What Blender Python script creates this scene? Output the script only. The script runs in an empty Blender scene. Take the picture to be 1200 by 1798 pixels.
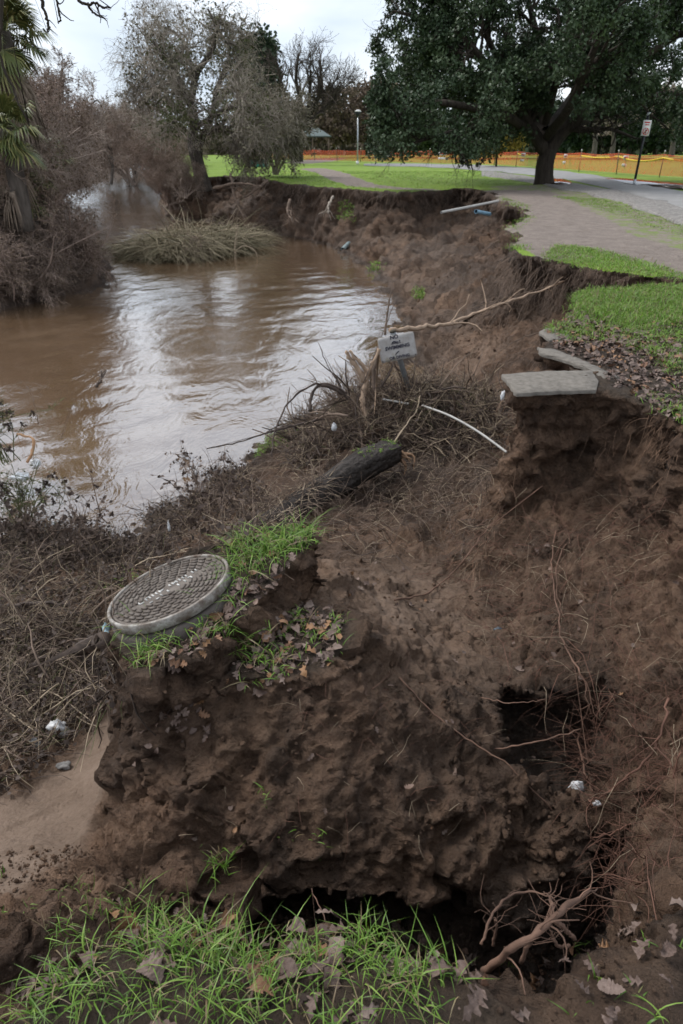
import bpy, math, random
import numpy as np
from mathutils import Vector, Matrix

# ------------------------------------------------------------------ camera, world, sun, exposure
scene = bpy.context.scene
COL = scene.collection
F_PX, PITCH, CAM_Z = 1199.0, math.radians(28.2), 1.65      # 24 mm lens on a 1200 x 1798 picture
cp, sp = math.cos(PITCH), math.sin(PITCH)
cam_data = bpy.data.cameras.new('camera')
cam_data.sensor_fit = 'VERTICAL'
cam_data.sensor_height = 36.0
cam_data.lens = 36.0 * F_PX / 1798.0
cam_data.clip_start = 0.05
cam_data.clip_end = 3000
cam_data.dof.use_dof = True
cam_data.dof.focus_distance = 2.7
cam_data.dof.aperture_fstop = 5.6
cam = bpy.data.objects.new('camera', cam_data)
COL.objects.link(cam)
cam.location = (0, 0, CAM_Z)
cam.rotation_euler = (math.radians(90) - PITCH, 0, 0)
scene.camera = cam

world = bpy.data.worlds.new('World')
scene.world = world
world.use_nodes = True
wn, wl = world.node_tree.nodes, world.node_tree.links
wn.clear()
SUN_EL, SUN_AZ = math.radians(52), math.radians(-62)        # azimuth measured from +Y towards +X
w_out = wn.new('ShaderNodeOutputWorld')
w_mix = wn.new('ShaderNodeMixShader')
w_sky = wn.new('ShaderNodeTexSky')
w_sky.sky_type = 'NISHITA'
w_sky.sun_disc = False
w_sky.sun_elevation = SUN_EL
w_sky.sun_rotation = SUN_AZ
w_bg1 = wn.new('ShaderNodeBackground'); w_bg1.inputs['Strength'].default_value = 0.10
w_bg2 = wn.new('ShaderNodeBackground'); w_bg2.inputs['Strength'].default_value = 0.70
w_tc = wn.new('ShaderNodeTexCoord')
w_map = wn.new('ShaderNodeMapping'); w_map.inputs['Scale'].default_value = (1.6, 1.6, 4.2)
w_map.inputs['Location'].default_value = (0.35, 0.2, 0.1)
w_noise = wn.new('ShaderNodeTexNoise')
w_noise.inputs['Scale'].default_value = 1.5
w_noise.inputs['Detail'].default_value = 5.0
w_noise.inputs['Roughness'].default_value = 0.5
w_noise.inputs['Distortion'].default_value = 0.3
w_ramp = wn.new('ShaderNodeValToRGB')
w_ramp.color_ramp.elements[0].position = 0.34; w_ramp.color_ramp.elements[0].color = (0.50, 0.58, 0.69, 1)
w_ramp.color_ramp.elements[1].position = 0.64; w_ramp.color_ramp.elements[1].color = (0.92, 0.95, 0.99, 1)
wl.new(w_tc.outputs['Generated'], w_map.inputs['Vector'])
wl.new(w_map.outputs['Vector'], w_noise.inputs['Vector'])
wl.new(w_noise.outputs['Fac'], w_ramp.inputs['Fac'])
wl.new(w_ramp.outputs['Color'], w_bg2.inputs['Color'])
wl.new(w_sky.outputs['Color'], w_bg1.inputs['Color'])
w_mix.inputs['Fac'].default_value = 0.9
wl.new(w_bg1.outputs[0], w_mix.inputs[1]); wl.new(w_bg2.outputs[0], w_mix.inputs[2])
wl.new(w_mix.outputs[0], w_out.inputs['Surface'])

sun_data = bpy.data.lights.new('sun', 'SUN')
sun_data.energy = 1.5
sun_data.angle = math.radians(22)
sun_data.color = (1.0, 0.97, 0.93)
sun = bpy.data.objects.new('sun', sun_data)
COL.objects.link(sun)
sun_dir = Vector((math.sin(SUN_AZ) * math.cos(SUN_EL), math.cos(SUN_AZ) * math.cos(SUN_EL), math.sin(SUN_EL)))
sun.rotation_euler = sun_dir.to_track_quat('Z', 'Y').to_euler()

scene.view_settings.view_transform = 'Standard'
scene.view_settings.look = 'None'
scene.view_settings.exposure = 1.0
scene.view_settings.gamma = 1.0
scene.view_settings.use_curve_mapping = False
scene.cycles.use_denoising = True
scene.cycles.use_adaptive_sampling = True
scene.cycles.adaptive_threshold = 0.025
scene.cycles.max_bounces = 6
scene.cycles.diffuse_bounces = 3
scene.cycles.glossy_bounces = 3
scene.cycles.transparent_max_bounces = 12

# ------------------------------------------------------------------ helpers
def ray(px, py):
    x = (px - 600) / F_PX; y = (899 - py) / F_PX
    return np.array([x, cp + y * sp, -sp + y * cp])
def P(px, py, z=0.0):                      # the point at height z seen at a photo pixel
    r = ray(px, py); t = (z - CAM_Z) / r[2]
    return r * t + np.array([0, 0, CAM_Z])
def D(px, py, Y):                          # the point at distance Y along the ground seen at a photo pixel
    r = ray(px, py); t = Y / r[1]
    return r * t + np.array([0, 0, CAM_Z])
def project(V):
    V = np.asarray(V, float); x = V[:, 0]; y = V[:, 1]; z = V[:, 2] - CAM_Z
    d = y * cp - z * sp; u = y * sp + z * cp
    d = np.maximum(d, 1e-3)
    return 600 + x / d * F_PX, 899 - u / d * F_PX, d

def smooth(a, b, x):
    t = np.clip((x - a) / (b - a), 0, 1); return t * t * (3 - 2 * t)

def _hash(i, j, k, s):
    h = (i.astype(np.uint32) * np.uint32(374761393) + j.astype(np.uint32) * np.uint32(668265263)
         + k.astype(np.uint32) * np.uint32(2246822519) + np.uint32(s * 3266489 + 12345))
    h ^= h >> np.uint32(13); h *= np.uint32(1274126177); h ^= h >> np.uint32(16)
    h *= np.uint32(2654435761); h ^= h >> np.uint32(15)
    return h
def noise3(x, y, z, s=0):                  # value noise, -1..1
    x, y, z = np.broadcast_arrays(np.asarray(x, np.float32), np.asarray(y, np.float32), np.asarray(z, np.float32))
    xi = np.floor(x); yi = np.floor(y); zi = np.floor(z)
    fx = x - xi; fy = y - yi; fz = z - zi
    fx = fx * fx * fx * (fx * (fx * 6 - 15) + 10); fy = fy * fy * fy * (fy * (fy * 6 - 15) + 10); fz = fz * fz * fz * (fz * (fz * 6 - 15) + 10)
    xi = xi.astype(np.int64); yi = yi.astype(np.int64); zi = zi.astype(np.int64)
    r = 0
    for a in (0, 1):
        wa = fx if a else 1 - fx
        for b in (0, 1):
            wb = fy if b else 1 - fy
            for c in (0, 1):
                wc = fz if c else 1 - fz
                r = r + wa * wb * wc * (_hash(xi + a, yi + b, zi + c, s).astype(np.float32) * np.float32(2 / 4294967295.0) - 1)
    return r
def fbm(x, y, z, s=0, o=4, rough=0.5):
    r = 0; a = 1.0; t = 0
    for i in range(o):
        r = r + a * noise3(x * 2 ** i + 7.3 * i, y * 2 ** i - 3.1 * i, z * 2 ** i + 1.7 * i, s + i); t += a; a *= rough
    return r / t
def worley(x, y, z, s=0):                  # distance to the nearest feature point and that cell's random value
    x = np.asarray(x, np.float32); y = np.asarray(y, np.float32); z = np.asarray(z, np.float32)
    xi = np.floor(x).astype(np.int64); yi = np.floor(y).astype(np.int64); zi = np.floor(z).astype(np.int64)
    best = np.full(x.shape, 9, np.float32); val = np.zeros(x.shape, np.float32)
    for a in (-1, 0, 1):
        for b in (-1, 0, 1):
            for c in (-1, 0, 1):
                i, j, k = xi + a, yi + b, zi + c
                h1 = _hash(i, j, k, s); h2 = _hash(i, j, k, s + 17); h3 = _hash(i, j, k, s + 31)
                q = np.float32(1 / 4294967295.0)
                d = (i + h1 * q - x) ** 2 + (j + h2 * q - y) ** 2 + (k + h3 * q - z) ** 2
                m = d < best
                best = np.where(m, d, best); val = np.where(m, (h1 ^ h3) * q, val)
    return np.sqrt(best), val

def mesh_np(name, V, Fc, smooth_shade=True):
    """mesh from numpy: V (n,3); Fc a list of (m,k) index arrays (k = 3 or 4)"""
    if isinstance(Fc, np.ndarray): Fc = [Fc]
    Fc = [f for f in Fc if len(f)]
    me = bpy.data.meshes.new(name)
    me.vertices.add(len(V)); me.vertices.foreach_set('co', np.ascontiguousarray(V, np.float32).ravel())
    loops = np.concatenate([f.ravel() for f in Fc]).astype(np.int32)
    tot = np.concatenate([np.full(len(f), f.shape[1], np.int32) for f in Fc])
    start = np.concatenate([[0], np.cumsum(tot)[:-1]]).astype(np.int32)
    me.loops.add(len(loops)); me.loops.foreach_set('vertex_index', loops)
    me.polygons.add(len(tot)); me.polygons.foreach_set('loop_start', start)
    if smooth_shade: me.polygons.foreach_set('use_smooth', np.ones(len(tot), bool))
    me.update(calc_edges=True)
    return me
def add_attr(me, name, vals):
    vals = np.asarray(vals, np.float32)
    if vals.ndim == 1:
        a = me.attributes.new(name, 'FLOAT', 'POINT'); a.data.foreach_set('value', vals)
    else:
        c = np.ones((len(vals), 4), np.float32); c[:, :vals.shape[1]] = vals
        a = me.attributes.new(name, 'FLOAT_COLOR', 'POINT'); a.data.foreach_set('color', c.ravel())
def link(name, me, mat=None, parent=None, loc=None):
    o = bpy.data.objects.new(name, me); COL.objects.link(o)
    if mat is not None and me is not None and len(me.materials) == 0: me.materials.append(mat)
    if parent is not None: o.parent = parent
    if loc is not None: o.location = loc
    return o
def empty(name, loc=(0, 0, 0), rotz=0.0):
    o = bpy.data.objects.new(name, None); COL.objects.link(o); o.location = loc; o.rotation_euler = (0, 0, rotz)
    o.empty_display_size = 0.1
    return o
def tag(o, label=None, cat=None, group=None, kind=None):
    if label: o['label'] = label
    if cat: o['category'] = cat
    if group: o['group'] = group
    if kind: o['kind'] = kind
    return o
def copy_tree(o, parent=None):
    c = o.copy(); COL.objects.link(c)
    if parent is not None: c.parent = parent
    for ch in list(o.children): copy_tree(ch, c)
    return c

class MB:
    """collects shapes, then links them as one mesh object"""
    def __init__(s): s.V = []; s.F3 = []; s.F4 = []; s.n = 0; s.extra = []
    def add(s, V, F):
        V = np.asarray(V, np.float32).reshape(-1, 3); F = np.asarray(F, np.int64)
        (s.F3 if F.shape[1] == 3 else s.F4).append(F + s.n); s.V.append(V); s.n += len(V); return s
    def box(s, c, d, R=None):
        c = np.asarray(c, float); d = np.asarray(d, float) / 2
        v = np.array([[x, y, z] for x in (-1, 1) for y in (-1, 1) for z in (-1, 1)], float) * d
        if R is not None: v = v @ np.asarray(R, float).T
        return s.add(v + c, [[0, 1, 3, 2], [4, 6, 7, 5], [0, 4, 5, 1], [2, 3, 7, 6], [0, 2, 6, 4], [1, 5, 7, 3]])
    def tube(s, pts, rad, sides=8, cap=True):
        pts = np.asarray(pts, float); rad = np.broadcast_to(np.asarray(rad, float), (len(pts),))
        V, F = tubes(pts[None], rad[None], sides); s.add(V, F)
        if cap:
            n = len(pts)
            for e in (0, n - 1):
                ring = np.arange(sides) + e * sides + s.n - n * sides
                if e == 0: ring = ring[::-1]
                s.V.append(pts[e][None].astype(np.float32)); ci = s.n; s.n += 1
                s.F3.append(np.stack([ring, np.roll(ring, -1), np.full(sides, ci)], 1))
        return s
    def prism(s, poly, z0, z1):
        poly = np.asarray(poly, float); n = len(poly)
        b = np.c_[poly, np.full(n, z0)]; t = np.c_[poly, np.full(n, z1)]
        i = np.arange(n); j = (i + 1) % n
        base = s.n
        s.add(np.r_[b, t], np.stack([i, j, j + n, i + n], 1))
        s.extra.append([base + n + k for k in range(n)]); s.extra.append([base + k for k in range(n)][::-1])
        return s
    def build(s, name, mat=None, parent=None, sm=False, loc=None):
        V = np.concatenate(s.V)
        if s.extra:
            me = bpy.data.meshes.new(name)
            fs = [list(map(int, f)) for a in s.F3 + s.F4 for f in a] + s.extra
            me.from_pydata(V.tolist(), [], fs); me.update()
            if sm: me.polygons.foreach_set('use_smooth', np.ones(len(me.polygons), bool))
        else:
            me = mesh_np(name, V, [np.concatenate(a) for a in (s.F3, s.F4) if a], sm)
        return link(name, me, mat, parent, loc)

def tubes(Pt, R, sides=3):
    """Pt (M,N,3), R (M,N) -> open tubes"""
    Pt = np.asarray(Pt, float); M, N, _ = Pt.shape
    T = np.gradient(Pt, axis=1); T /= np.linalg.norm(T, axis=2, keepdims=True) + 1e-9
    ref = np.zeros((M, 1, 3)); ref[..., 0] = 0.31; ref[..., 1] = 0.17; ref[..., 2] = 1.0
    mean = T.mean(1, keepdims=True)
    vert = np.abs(mean[..., 2:3]) > 0.75
    ref = np.where(vert, np.array([1.0, 0.23, 0.1]), ref)
    A = np.cross(T, ref); A /= np.linalg.norm(A, axis=2, keepdims=True) + 1e-9
    B = np.cross(T, A)
    a = np.arange(sides) * 2 * np.pi / sides
    V = Pt[:, :, None] + R[:, :, None, None] * (A[:, :, None] * np.cos(a)[:, None] + B[:, :, None] * np.sin(a)[:, None])
    idx = np.arange(M * N * sides).reshape(M, N, sides)
    a0 = idx[:, :-1]; a1 = idx[:, 1:]
    Fq = np.stack([a0, np.roll(a0, -1, 2), np.roll(a1, -1, 2), a1], -1).reshape(-1, 4)
    return V.reshape(-1, 3), Fq

def crv(pts, n=24, jit=0.0, rng=None):
    """smooth polyline through points (Catmull-Rom), optional jitter"""
    p = np.asarray(pts, float); p = np.r_[[2 * p[0] - p[1]], p, [2 * p[-1] - p[-2]]]
    out = []
    m = len(p) - 3
    for t in np.linspace(0, m - 1e-6, n):
        i = int(t); u = t - i
        a, b, c, d = p[i:i + 4]
        out.append(0.5 * (2 * b + (c - a) * u + (2 * a - 5 * b + 4 * c - d) * u * u + (3 * b - a - 3 * c + d) * u ** 3))
    out = np.array(out)
    if jit and rng is not None: out += rng.normal(0, jit, out.shape)
    return out
# ------------------------------------------------------------------ materials
class NT:
    def __init__(s, name):
        s.m = bpy.data.materials.new(name); s.m.use_nodes = True
        s.n = s.m.node_tree.nodes; s.l = s.m.node_tree.links
        s.b = s.n['Principled BSDF']; s.out = s.n['Material Output']
        s._co = None
    def co(s):
        if s._co is None: s._co = s.n.new('ShaderNodeTexCoord')
        return s._co.outputs['Object']
    def noise(s, scale, detail=4, rough=0.55, vec=None, dist=0.0):
        t = s.n.new('ShaderNodeTexNoise'); t.inputs['Scale'].default_value = scale
        t.inputs['Detail'].default_value = detail; t.inputs['Roughness'].default_value = rough
        t.inputs['Distortion'].default_value = dist
        s.l.new(vec if vec is not None else s.co(), t.inputs['Vector']); return t.outputs['Fac']
    def voro(s, scale, feature='F1', vec=None, out='Distance'):
        t = s.n.new('ShaderNodeTexVoronoi'); t.feature = feature; t.inputs['Scale'].default_value = scale
        s.l.new(vec if vec is not None else s.co(), t.inputs['Vector']); return t.outputs[out]
    def mapping(s, scale, rot=(0, 0, 0), vec=None):
        t = s.n.new('ShaderNodeMapping'); t.inputs['Scale'].default_value = scale; t.inputs['Rotation'].default_value = rot
        s.l.new(vec if vec is not None else s.co(), t.inputs['Vector']); return t.outputs['Vector']
    def ramp(s, fac, stops):
        t = s.n.new('ShaderNodeValToRGB'); e = t.color_ramp.elements
        while len(e) < len(stops): e.new(0.5)
        for k, (p, c) in enumerate(stops):
            e[k].position = p; e[k].color = (c, c, c, 1) if np.isscalar(c) else (*c, 1)
        s.l.new(fac, t.inputs['Fac']); return t.outputs['Color']
    def mix(s, fac, a, b, mode='MIX'):
        t = s.n.new('ShaderNodeMix'); t.data_type = 'RGBA'; t.blend_type = mode
        for sock, v in ((t.inputs[0], fac), (t.inputs[6], a), (t.inputs[7], b)):
            if hasattr(v, 'links'): s.l.new(v, sock)
            elif np.isscalar(v): sock.default_value = v
            else: sock.default_value = (*v, 1)
        return t.outputs[2]
    def math(s, op, a, b=None):
        t = s.n.new('ShaderNodeMath'); t.operation = op
        for sock, v in zip(t.inputs, (a, b)):
            if v is None: continue
            if hasattr(v, 'links'): s.l.new(v, sock)
            else: sock.default_value = v
        return t.outputs[0]
    def attr(s, name, out='Fac'):
        t = s.n.new('ShaderNodeAttribute'); t.attribute_name = name; return t.outputs[out]
    def sep(s, col):
        t = s.n.new('ShaderNodeSeparateColor'); s.l.new(col, t.inputs[0]); return t.outputs
    def bump(s, h, strength=0.5, dist=0.02, prev=None):
        t = s.n.new('ShaderNodeBump'); t.inputs['Strength'].default_value = strength; t.inputs['Distance'].default_value = dist
        s.l.new(h, t.inputs['Height'])
        if prev is not None: s.l.new(prev, t.inputs['Normal'])
        return t.outputs['Normal']
    def rnd(s):
        return s.n.new('ShaderNodeObjectInfo').outputs['Random']
    def fin(s, color=None, rough=0.8, normal=None, spec=0.3, **kw):
        if color is not None:
            if hasattr(color, 'links'): s.l.new(color, s.b.inputs['Base Color'])
            else: s.b.inputs['Base Color'].default_value = (*color, 1)
        if hasattr(rough, 'links'): s.l.new(rough, s.b.inputs['Roughness'])
        else: s.b.inputs['Roughness'].default_value = rough
        s.b.inputs['Specular IOR Level'].default_value = spec
        if normal is not None: s.l.new(normal, s.b.inputs['Normal'])
        for k, v in kw.items(): s.b.inputs[k.replace('_', ' ')].default_value = v
        return s.m

def mat_simple(name, col, rough=0.7, var=0.3, scale=8.0, spec=0.3, bump=0.0, metallic=0.0, obj_var=0.0, bdist=0.01):
    t = NT(name)
    n = t.noise(scale, 5, 0.6)
    lo = tuple(c * (1 - var) for c in col); hi = tuple(min(1, c * (1 + var)) for c in col)
    c = t.ramp(n, [(0.3, lo), (0.7, hi)])
    if obj_var:
        c = t.mix(t.math('MULTIPLY', t.rnd(), obj_var), c, tuple(x * 0.4 for x in col))
    nm = t.bump(t.noise(scale * 6, 4, 0.6), bump, bdist) if bump else None
    return t.fin(c, rough, nm, spec, Metallic=metallic)

def mat_earth():
    """vertex 'zone' colour: R sand, G turf soil and litter, B wet dark mud"""
    t = NT('earth')
    z = t.sep(t.attr('zone', 'Color'))
    n1 = t.noise(1.3, 6, 0.62, dist=0.4); n2 = t.noise(9, 6, 0.65); n3 = t.noise(55, 4, 0.6)
    nv = t.noise(5, 5, 0.6, vec=t.mapping((1, 1, 5.5)))
    base = t.ramp(n1, [(0.28, (0.046, 0.023, 0.012)), (0.5, (0.092, 0.049, 0.027)), (0.74, (0.175, 0.104, 0.062))])
    base = t.mix(0.30, base, t.ramp(n2, [(0.3, (0.050, 0.028, 0.018)), (0.7, (0.20, 0.13, 0.088))]))
    base = t.mix(0.22, base, t.ramp(nv, [(0.35, (0.065, 0.037, 0.023)), (0.65, (0.20, 0.135, 0.092))]))
    sand = t.ramp(t.noise(3.5, 6, 0.6), [(0.3, (0.135, 0.090, 0.062)), (0.55, (0.185, 0.128, 0.092)), (0.75, (0.235, 0.168, 0.124))])
    sand = t.mix(0.25, sand, t.ramp(n3, [(0.35, (0.12, 0.08, 0.055)), (0.7, (0.26, 0.19, 0.14))]))
    turf = t.ramp(n2, [(0.3, (0.030, 0.019, 0.012)), (0.6, (0.062, 0.042, 0.027)), (0.75, (0.095, 0.066, 0.043))])
    mud = t.ramp(n2, [(0.3, (0.035, 0.024, 0.018)), (0.7, (0.085, 0.06, 0.045))])
    pat = t.noise(0.55, 4, 0.6, dist=1.2); pat2 = t.noise(3.1, 5, 0.7, dist=0.8)
    base = t.mix(1.0, base, t.ramp(pat, [(0.34, 0.58), (0.5, 1.0), (0.66, 1.42)]), 'MULTIPLY')
    base = t.mix(1.0, base, t.ramp(pat2, [(0.36, 0.62), (0.5, 1.0), (0.68, 1.35)]), 'MULTIPLY')
    grit = t.ramp(t.voro(150), [(0.10, 1.0), (0.22, 0.0)])
    base = t.mix(t.math('MULTIPLY', grit, t.ramp(t.noise(40, 2), [(0.52, 0.0), (0.62, 0.5)])), base, (0.30, 0.23, 0.17))
    c = t.mix(z[0], base, sand); c = t.mix(z[2], c, mud); c = t.mix(z[1], c, turf)
    lump = t.math('ADD', t.math('MULTIPLY', t.noise(26, 8, 0.68), 1.0), t.math('MULTIPLY', t.voro(38, 'SMOOTH_F1'), 0.45))
    soft = t.math('SUBTRACT', 1.0, t.math('MULTIPLY', z[0], 0.72))
    nm = t.bump(t.math('MULTIPLY', t.noise(6.5, 5, 0.68, dist=0.5), soft), 0.9, 0.11)
    nm = t.bump(t.math('MULTIPLY', lump, soft), 1.0, 0.045, nm)
    nm = t.bump(t.noise(150, 5, 0.7), 0.8, 0.008, nm)
    ro = t.math('SUBTRACT', t.math('ADD', 0.72, t.math('MULTIPLY', n2, 0.25)), t.math('MULTIPLY', z[2], 0.22))
    return t.fin(c, ro, nm, 0.35)

def mat_lawn():
    """far park ground: grass with worn patches; 'path' attribute = bare trodden earth, 'sand' channel through zone"""
    t = NT('park_ground')
    n1 = t.noise(0.35, 5, 0.6); n2 = t.noise(3.0, 6, 0.65); n3 = t.noise(22, 4, 0.6)
    g = t.ramp(n1, [(0.3, (0.13, 0.205, 0.026)), (0.55, (0.19, 0.285, 0.036)), (0.75, (0.25, 0.315, 0.06))])
    g = t.mix(0.35, g, t.ramp(n3, [(0.3, (0.05, 0.10, 0.014)), (0.7, (0.21, 0.31, 0.06))]))
    g = t.mix(t.ramp(n2, [(0.52, 0.0), (0.72, 0.45)]), g, (0.17, 0.15, 0.075))
    d = t.ramp(n2, [(0.25, (0.13, 0.10, 0.085)), (0.5, (0.215, 0.175, 0.15)), (0.75, (0.30, 0.25, 0.215))])
    d = t.mix(0.3, d, t.ramp(n3, [(0.3, (0.09, 0.07, 0.055)), (0.7, (0.30, 0.26, 0.23))]))
    pa = t.attr('path')
    f = t.ramp(t.math('ADD', pa, t.math('MULTIPLY', t.math('SUBTRACT', n2, 0.5), 0.9)), [(0.38, 0.0), (0.62, 1.0)])
    c = t.mix(f, g, d)
    nm = t.bump(t.math('ADD', n3, t.noise(80, 3, 0.6)), 0.8, 0.03)
    return t.fin(c, 0.85, nm, 0.2)
# ------------------------------------------------------------------ terrain field
WATER_Z = -2.3
def pts2(px_list):
    out = []
    for q in px_list:
        if len(q) == 3 and q[2] == 'w': out.append((q[0], q[1]))
        else: out.append(tuple(P(q[0], q[1], 0.0 if len(q) < 3 else q[2])[:2]))
    return np.array(out)

PLATEAU = pts2([(-3.5, -14, 'w'), (-1.7, -0.6, 'w'), (-1.05, 0.5, 'w'), (20, 1740), (110, 1665), (190, 1612), (260, 1592), (340, 1618),
    (430, 1640), (560, 1628), (640, 1622), (730, 1650), (800, 1664), (900, 1670), (1000, 1652), (1080, 1622), (1160, 1580), (1235, 1545),
    (1.35, 1.22, 'w'), (2.0, 1.45, 'w'), (2.7, 2.2, 'w'), (3.0, 3.2, 'w'), (2.75, 3.9, 'w'), (1230, 768), (1200, 746), (1150, 721), (1100, 700),
    (1050, 684), (985, 687), (908, 689), (880, 660), (930, 655), (1000, 652), (1040, 656), (1052, 664), (1056, 655), (1040, 645), (1010, 633), (960, 620), (944, 611),
    (955, 604), (985, 603), (975, 592), (944, 586), (962, 579), (995, 563), (1008, 542), (1012, 522), (1040, 515), (1110, 511), (1200, 504), (6.6, 10.6, 'w'),
    (1200, 492), (1120, 483), (1060, 475), (1000, 463), (960, 453), (915, 447), (900, 440), (897, 425), (910, 412), (885, 401), (905, 386),
    (918, 376), (900, 362), (872, 351), (868, 342), (845, 331), (810, 329), (760, 335), (700, 337), (620, 332), (560, 328), (500, 321),
    (460, 312), (430, 309), (395, 308), (350, 312), (315, 312), (-11.2, 49, 'w'), (-13.2, 58, 'w'), (-16.5, 75, 'w'), (-24, 110, 'w'), (-40, 170, 'w'), (-80, 260, 'w'), (400, 260, 'w'), (400, -14, 'w')])
LEFT_BANK = np.array([(-400, 14), (-30, 17), (-16, 18.5), (-9.8, 19.6), (-8.4, 22.5), (-9.6, 27), (-12.2, 33), (-15.6, 40), (-20, 52), (-23, 62),
    (-27, 80), (-31, 110), (-46, 170), (-90, 262), (-400, 262)], float)

FOOT = np.array([(3.3, -14), (3.3, 6), (2.6, 10.2)] + [tuple(P(a, b, -2.35)[:2]) for a, b in [(738, 660), (712, 600), (690, 555), (650, 490), (612, 450), (560, 428), (500, 417), (455, 411), (400, 400), (340, 384), (295, 368), (266, 352)]]
    + [(-20.2, 80), (-28, 112), (-44, 170), (-84, 260), (400, 260), (400, -14)], float)

def sdist(poly, X, Y):
    """signed distance to a polygon, + inside"""
    d = np.full(X.shape, 1e9, np.float32); ins = np.zeros(X.shape, bool)
    n = len(poly)
    for i in range(n):
        x0, y0 = poly[i]; x1, y1 = poly[(i + 1) % n]
        ex, ey = x1 - x0, y1 - y0; L = ex * ex + ey * ey + 1e-12
        t = np.clip(((X - x0) * ex + (Y - y0) * ey) / L, 0, 1)
        d = np.minimum(d, (X - x0 - t * ex) ** 2 + (Y - y0 - t * ey) ** 2)
        if y0 != y1:
            ins ^= ((y0 > Y) != (y1 > Y)) & (X < (x1 - x0) * (Y - y0) / (y1 - y0) + x0)
    d = np.sqrt(d); return np.where(ins, d, -d).astype(np.float32)

# heights of the collapsed ground: (pixel x, pixel y, height), and world points
FLOOR_PX = [
    # sandy chute and dirt left of the block
    (0, 1690, -0.42), (60, 1640, -0.42), (140, 1610, -0.5), (60, 1590, -0.72), (0, 1560, -0.95), (150, 1560, -0.85), (205, 1520, -1.02), (0, 1500, -1.15), (100, 1480, -1.25), (150, 1400, -1.48),
    (50, 1420, -1.42), (0, 1400, -1.5), (180, 1310, -1.62), (215, 1240, -1.72), (120, 1350, -1.6), (205, 1440, -1.3),
    # left debris slope
    (60, 1320, -1.6), (0, 1250, -1.72), (100, 1200, -1.78), (150, 1100, -1.85), (50, 1060, -1.98), (0, 1010, -2.12), (180, 1020, -2.0),
    (60, 985, -2.2), (140, 975, -2.2), (270, 985, -2.2), (0, 945, -2.32), (80, 945, -2.34), (200, 962, -2.34), (300, 905, -2.3), (350, 890, -2.15), (390, 845, -2.25), (425, 820, -2.33), (460, 792, -2.3), (535, 735, -2.32),
    (500, 760, -2.1), (470, 830, -2.0), (560, 745, -1.95), (400, 930, -1.75), (330, 960, -1.8),
    # debris hump
    (500, 870, -1.75), (590, 720, -1.7), (610, 700, -1.4), (650, 690, -1.12), (720, 690, -1.0), (800, 690, -1.12), (870, 715, -1.2), (880, 790, -1.4), (780, 770, -1.42),
    (680, 800, -1.5), (740, 830, -1.55), (600, 870, -1.6), (650, 900, -1.55), (700, 870, -1.6), (800, 880, -1.5), (850, 870, -1.35), (560, 930, -1.45), (620, 980, -1.3),
    (700, 985, -1.33), (780, 960, -1.36), (800, 1050, -1.27), (900, 1000, -1.15), (860, 930, -1.22), (730, 1080, -1.2), (650, 1090, -0.95), (660, 1040, -1.1),
    # river edge at the foot of the bank
    (740, 658, -2.38), (712, 600, -2.4), (600, 690, -2.5), (690, 645, -2.5), (650, 655, -2.5),
    (800, 640, -1.7), (860, 640, -1.25), (770, 600, -1.95), (820, 580, -1.4),
    # right bank below its rim
    (1200, 1040, -0.78), (1000, 1000, -1.0), (1100, 1080, -0.95), (950, 1150, -1.22), (870, 1070, -1.24), (1100, 1180, -0.98),
    (1200, 1200, -0.88), (1060, 1280, -1.15), (1120, 1380, -1.1), (1200, 1400, -0.92), (870, 1130, -1.27), (900, 1190, -1.3),
    (970, 1400, -1.25), (940, 1480, -1.28), (1010, 1450, -1.3), (880, 1440, -1.3), (1175, 1500, -0.72), (1190, 1560, -0.5),
    # the slumped block
    (300, 1230, -0.78), (480, 1230, -0.76), (250, 1300, -0.93), (400, 1340, -0.93), (600, 1200, -0.72), (600, 1300, -0.88), (690, 1180, -0.86), (740, 1280, -0.97), (780, 1190, -1.18), (830, 1210, -1.26), (800, 1290, -1.06), (820, 1380, -1.12), (860, 1450, -1.25),
    (700, 1440, -1.08), (560, 1440, -1.03), (420, 1440, -1.04), (300, 1420, -1.04), (240, 1420, -1.12), (560, 1100, -0.66), (620, 1060, -0.75), (580, 1000, -0.82), (460, 1130, -0.66),
    (300, 1500, -1.12), (450, 1515, -1.13), (600, 1510, -1.13), (740, 1490, -1.16), (245, 1500, -1.12)]
FLOOR_W = [(-0.55, 1.45, -1.75), (-0.2, 1.42, -1.85), (0.2, 1.42, -1.85), (0.55, 1.4, -1.8), (0.85, 1.4, -1.75), (-0.9, 1.0, -0.8), (-1.2, 0.7, -0.75), (-1.8, 0.6, -1.1), (-2.6, 1.0, -1.7), (-3.2, 2.4, -2.0), (-4.2, 3.6, -2.5), (-3.0, 0.2, -1.9),
    (1.05, 1.75, -1.7), (1.15, 1.95, -1.7), (1.6, 1.9, -1.0), (2.2, 2.4, -0.9), (2.6, 3.3, -0.7), (0.3, 0.6, -1.6), (-0.4, 0.6, -1.6),
    (2.6, 6.2, -0.9), (2.9, 7.4, -0.95), (3.2, 9.0, -0.8), (2.5, 8.6, -1.25), (4.5, 9.6, -0.7), (5.8, 10.2, -0.45), (-5.5, 4.5, -2.7), (-6, 7, -2.9), (-5, 9, -3.0), (-3.2, 8.0, -2.9), (-2.4, 9.5, -3.0), (-1.5, 11.5, -3.0), (0.3, 12.3, -3.0), (1.0, 14.5, -3.0),
    (-6, 13, -3.0), (-2, 15, -3.0), (3, 4.6, -0.5), (3.6, 11.5, -0.9), (2.3, 11.5, -1.6), (2.7, 14, -1.7), (3.2, 16, -1.5), (1.2, 17, -2.8), (0.5, 9.1, -1.9), (0.6, 10, -2.5), (1.35, 10.6, -2.45), (1.25, 9.3, -1.75), (-0.2, 8.8, -2.2)]
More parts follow.
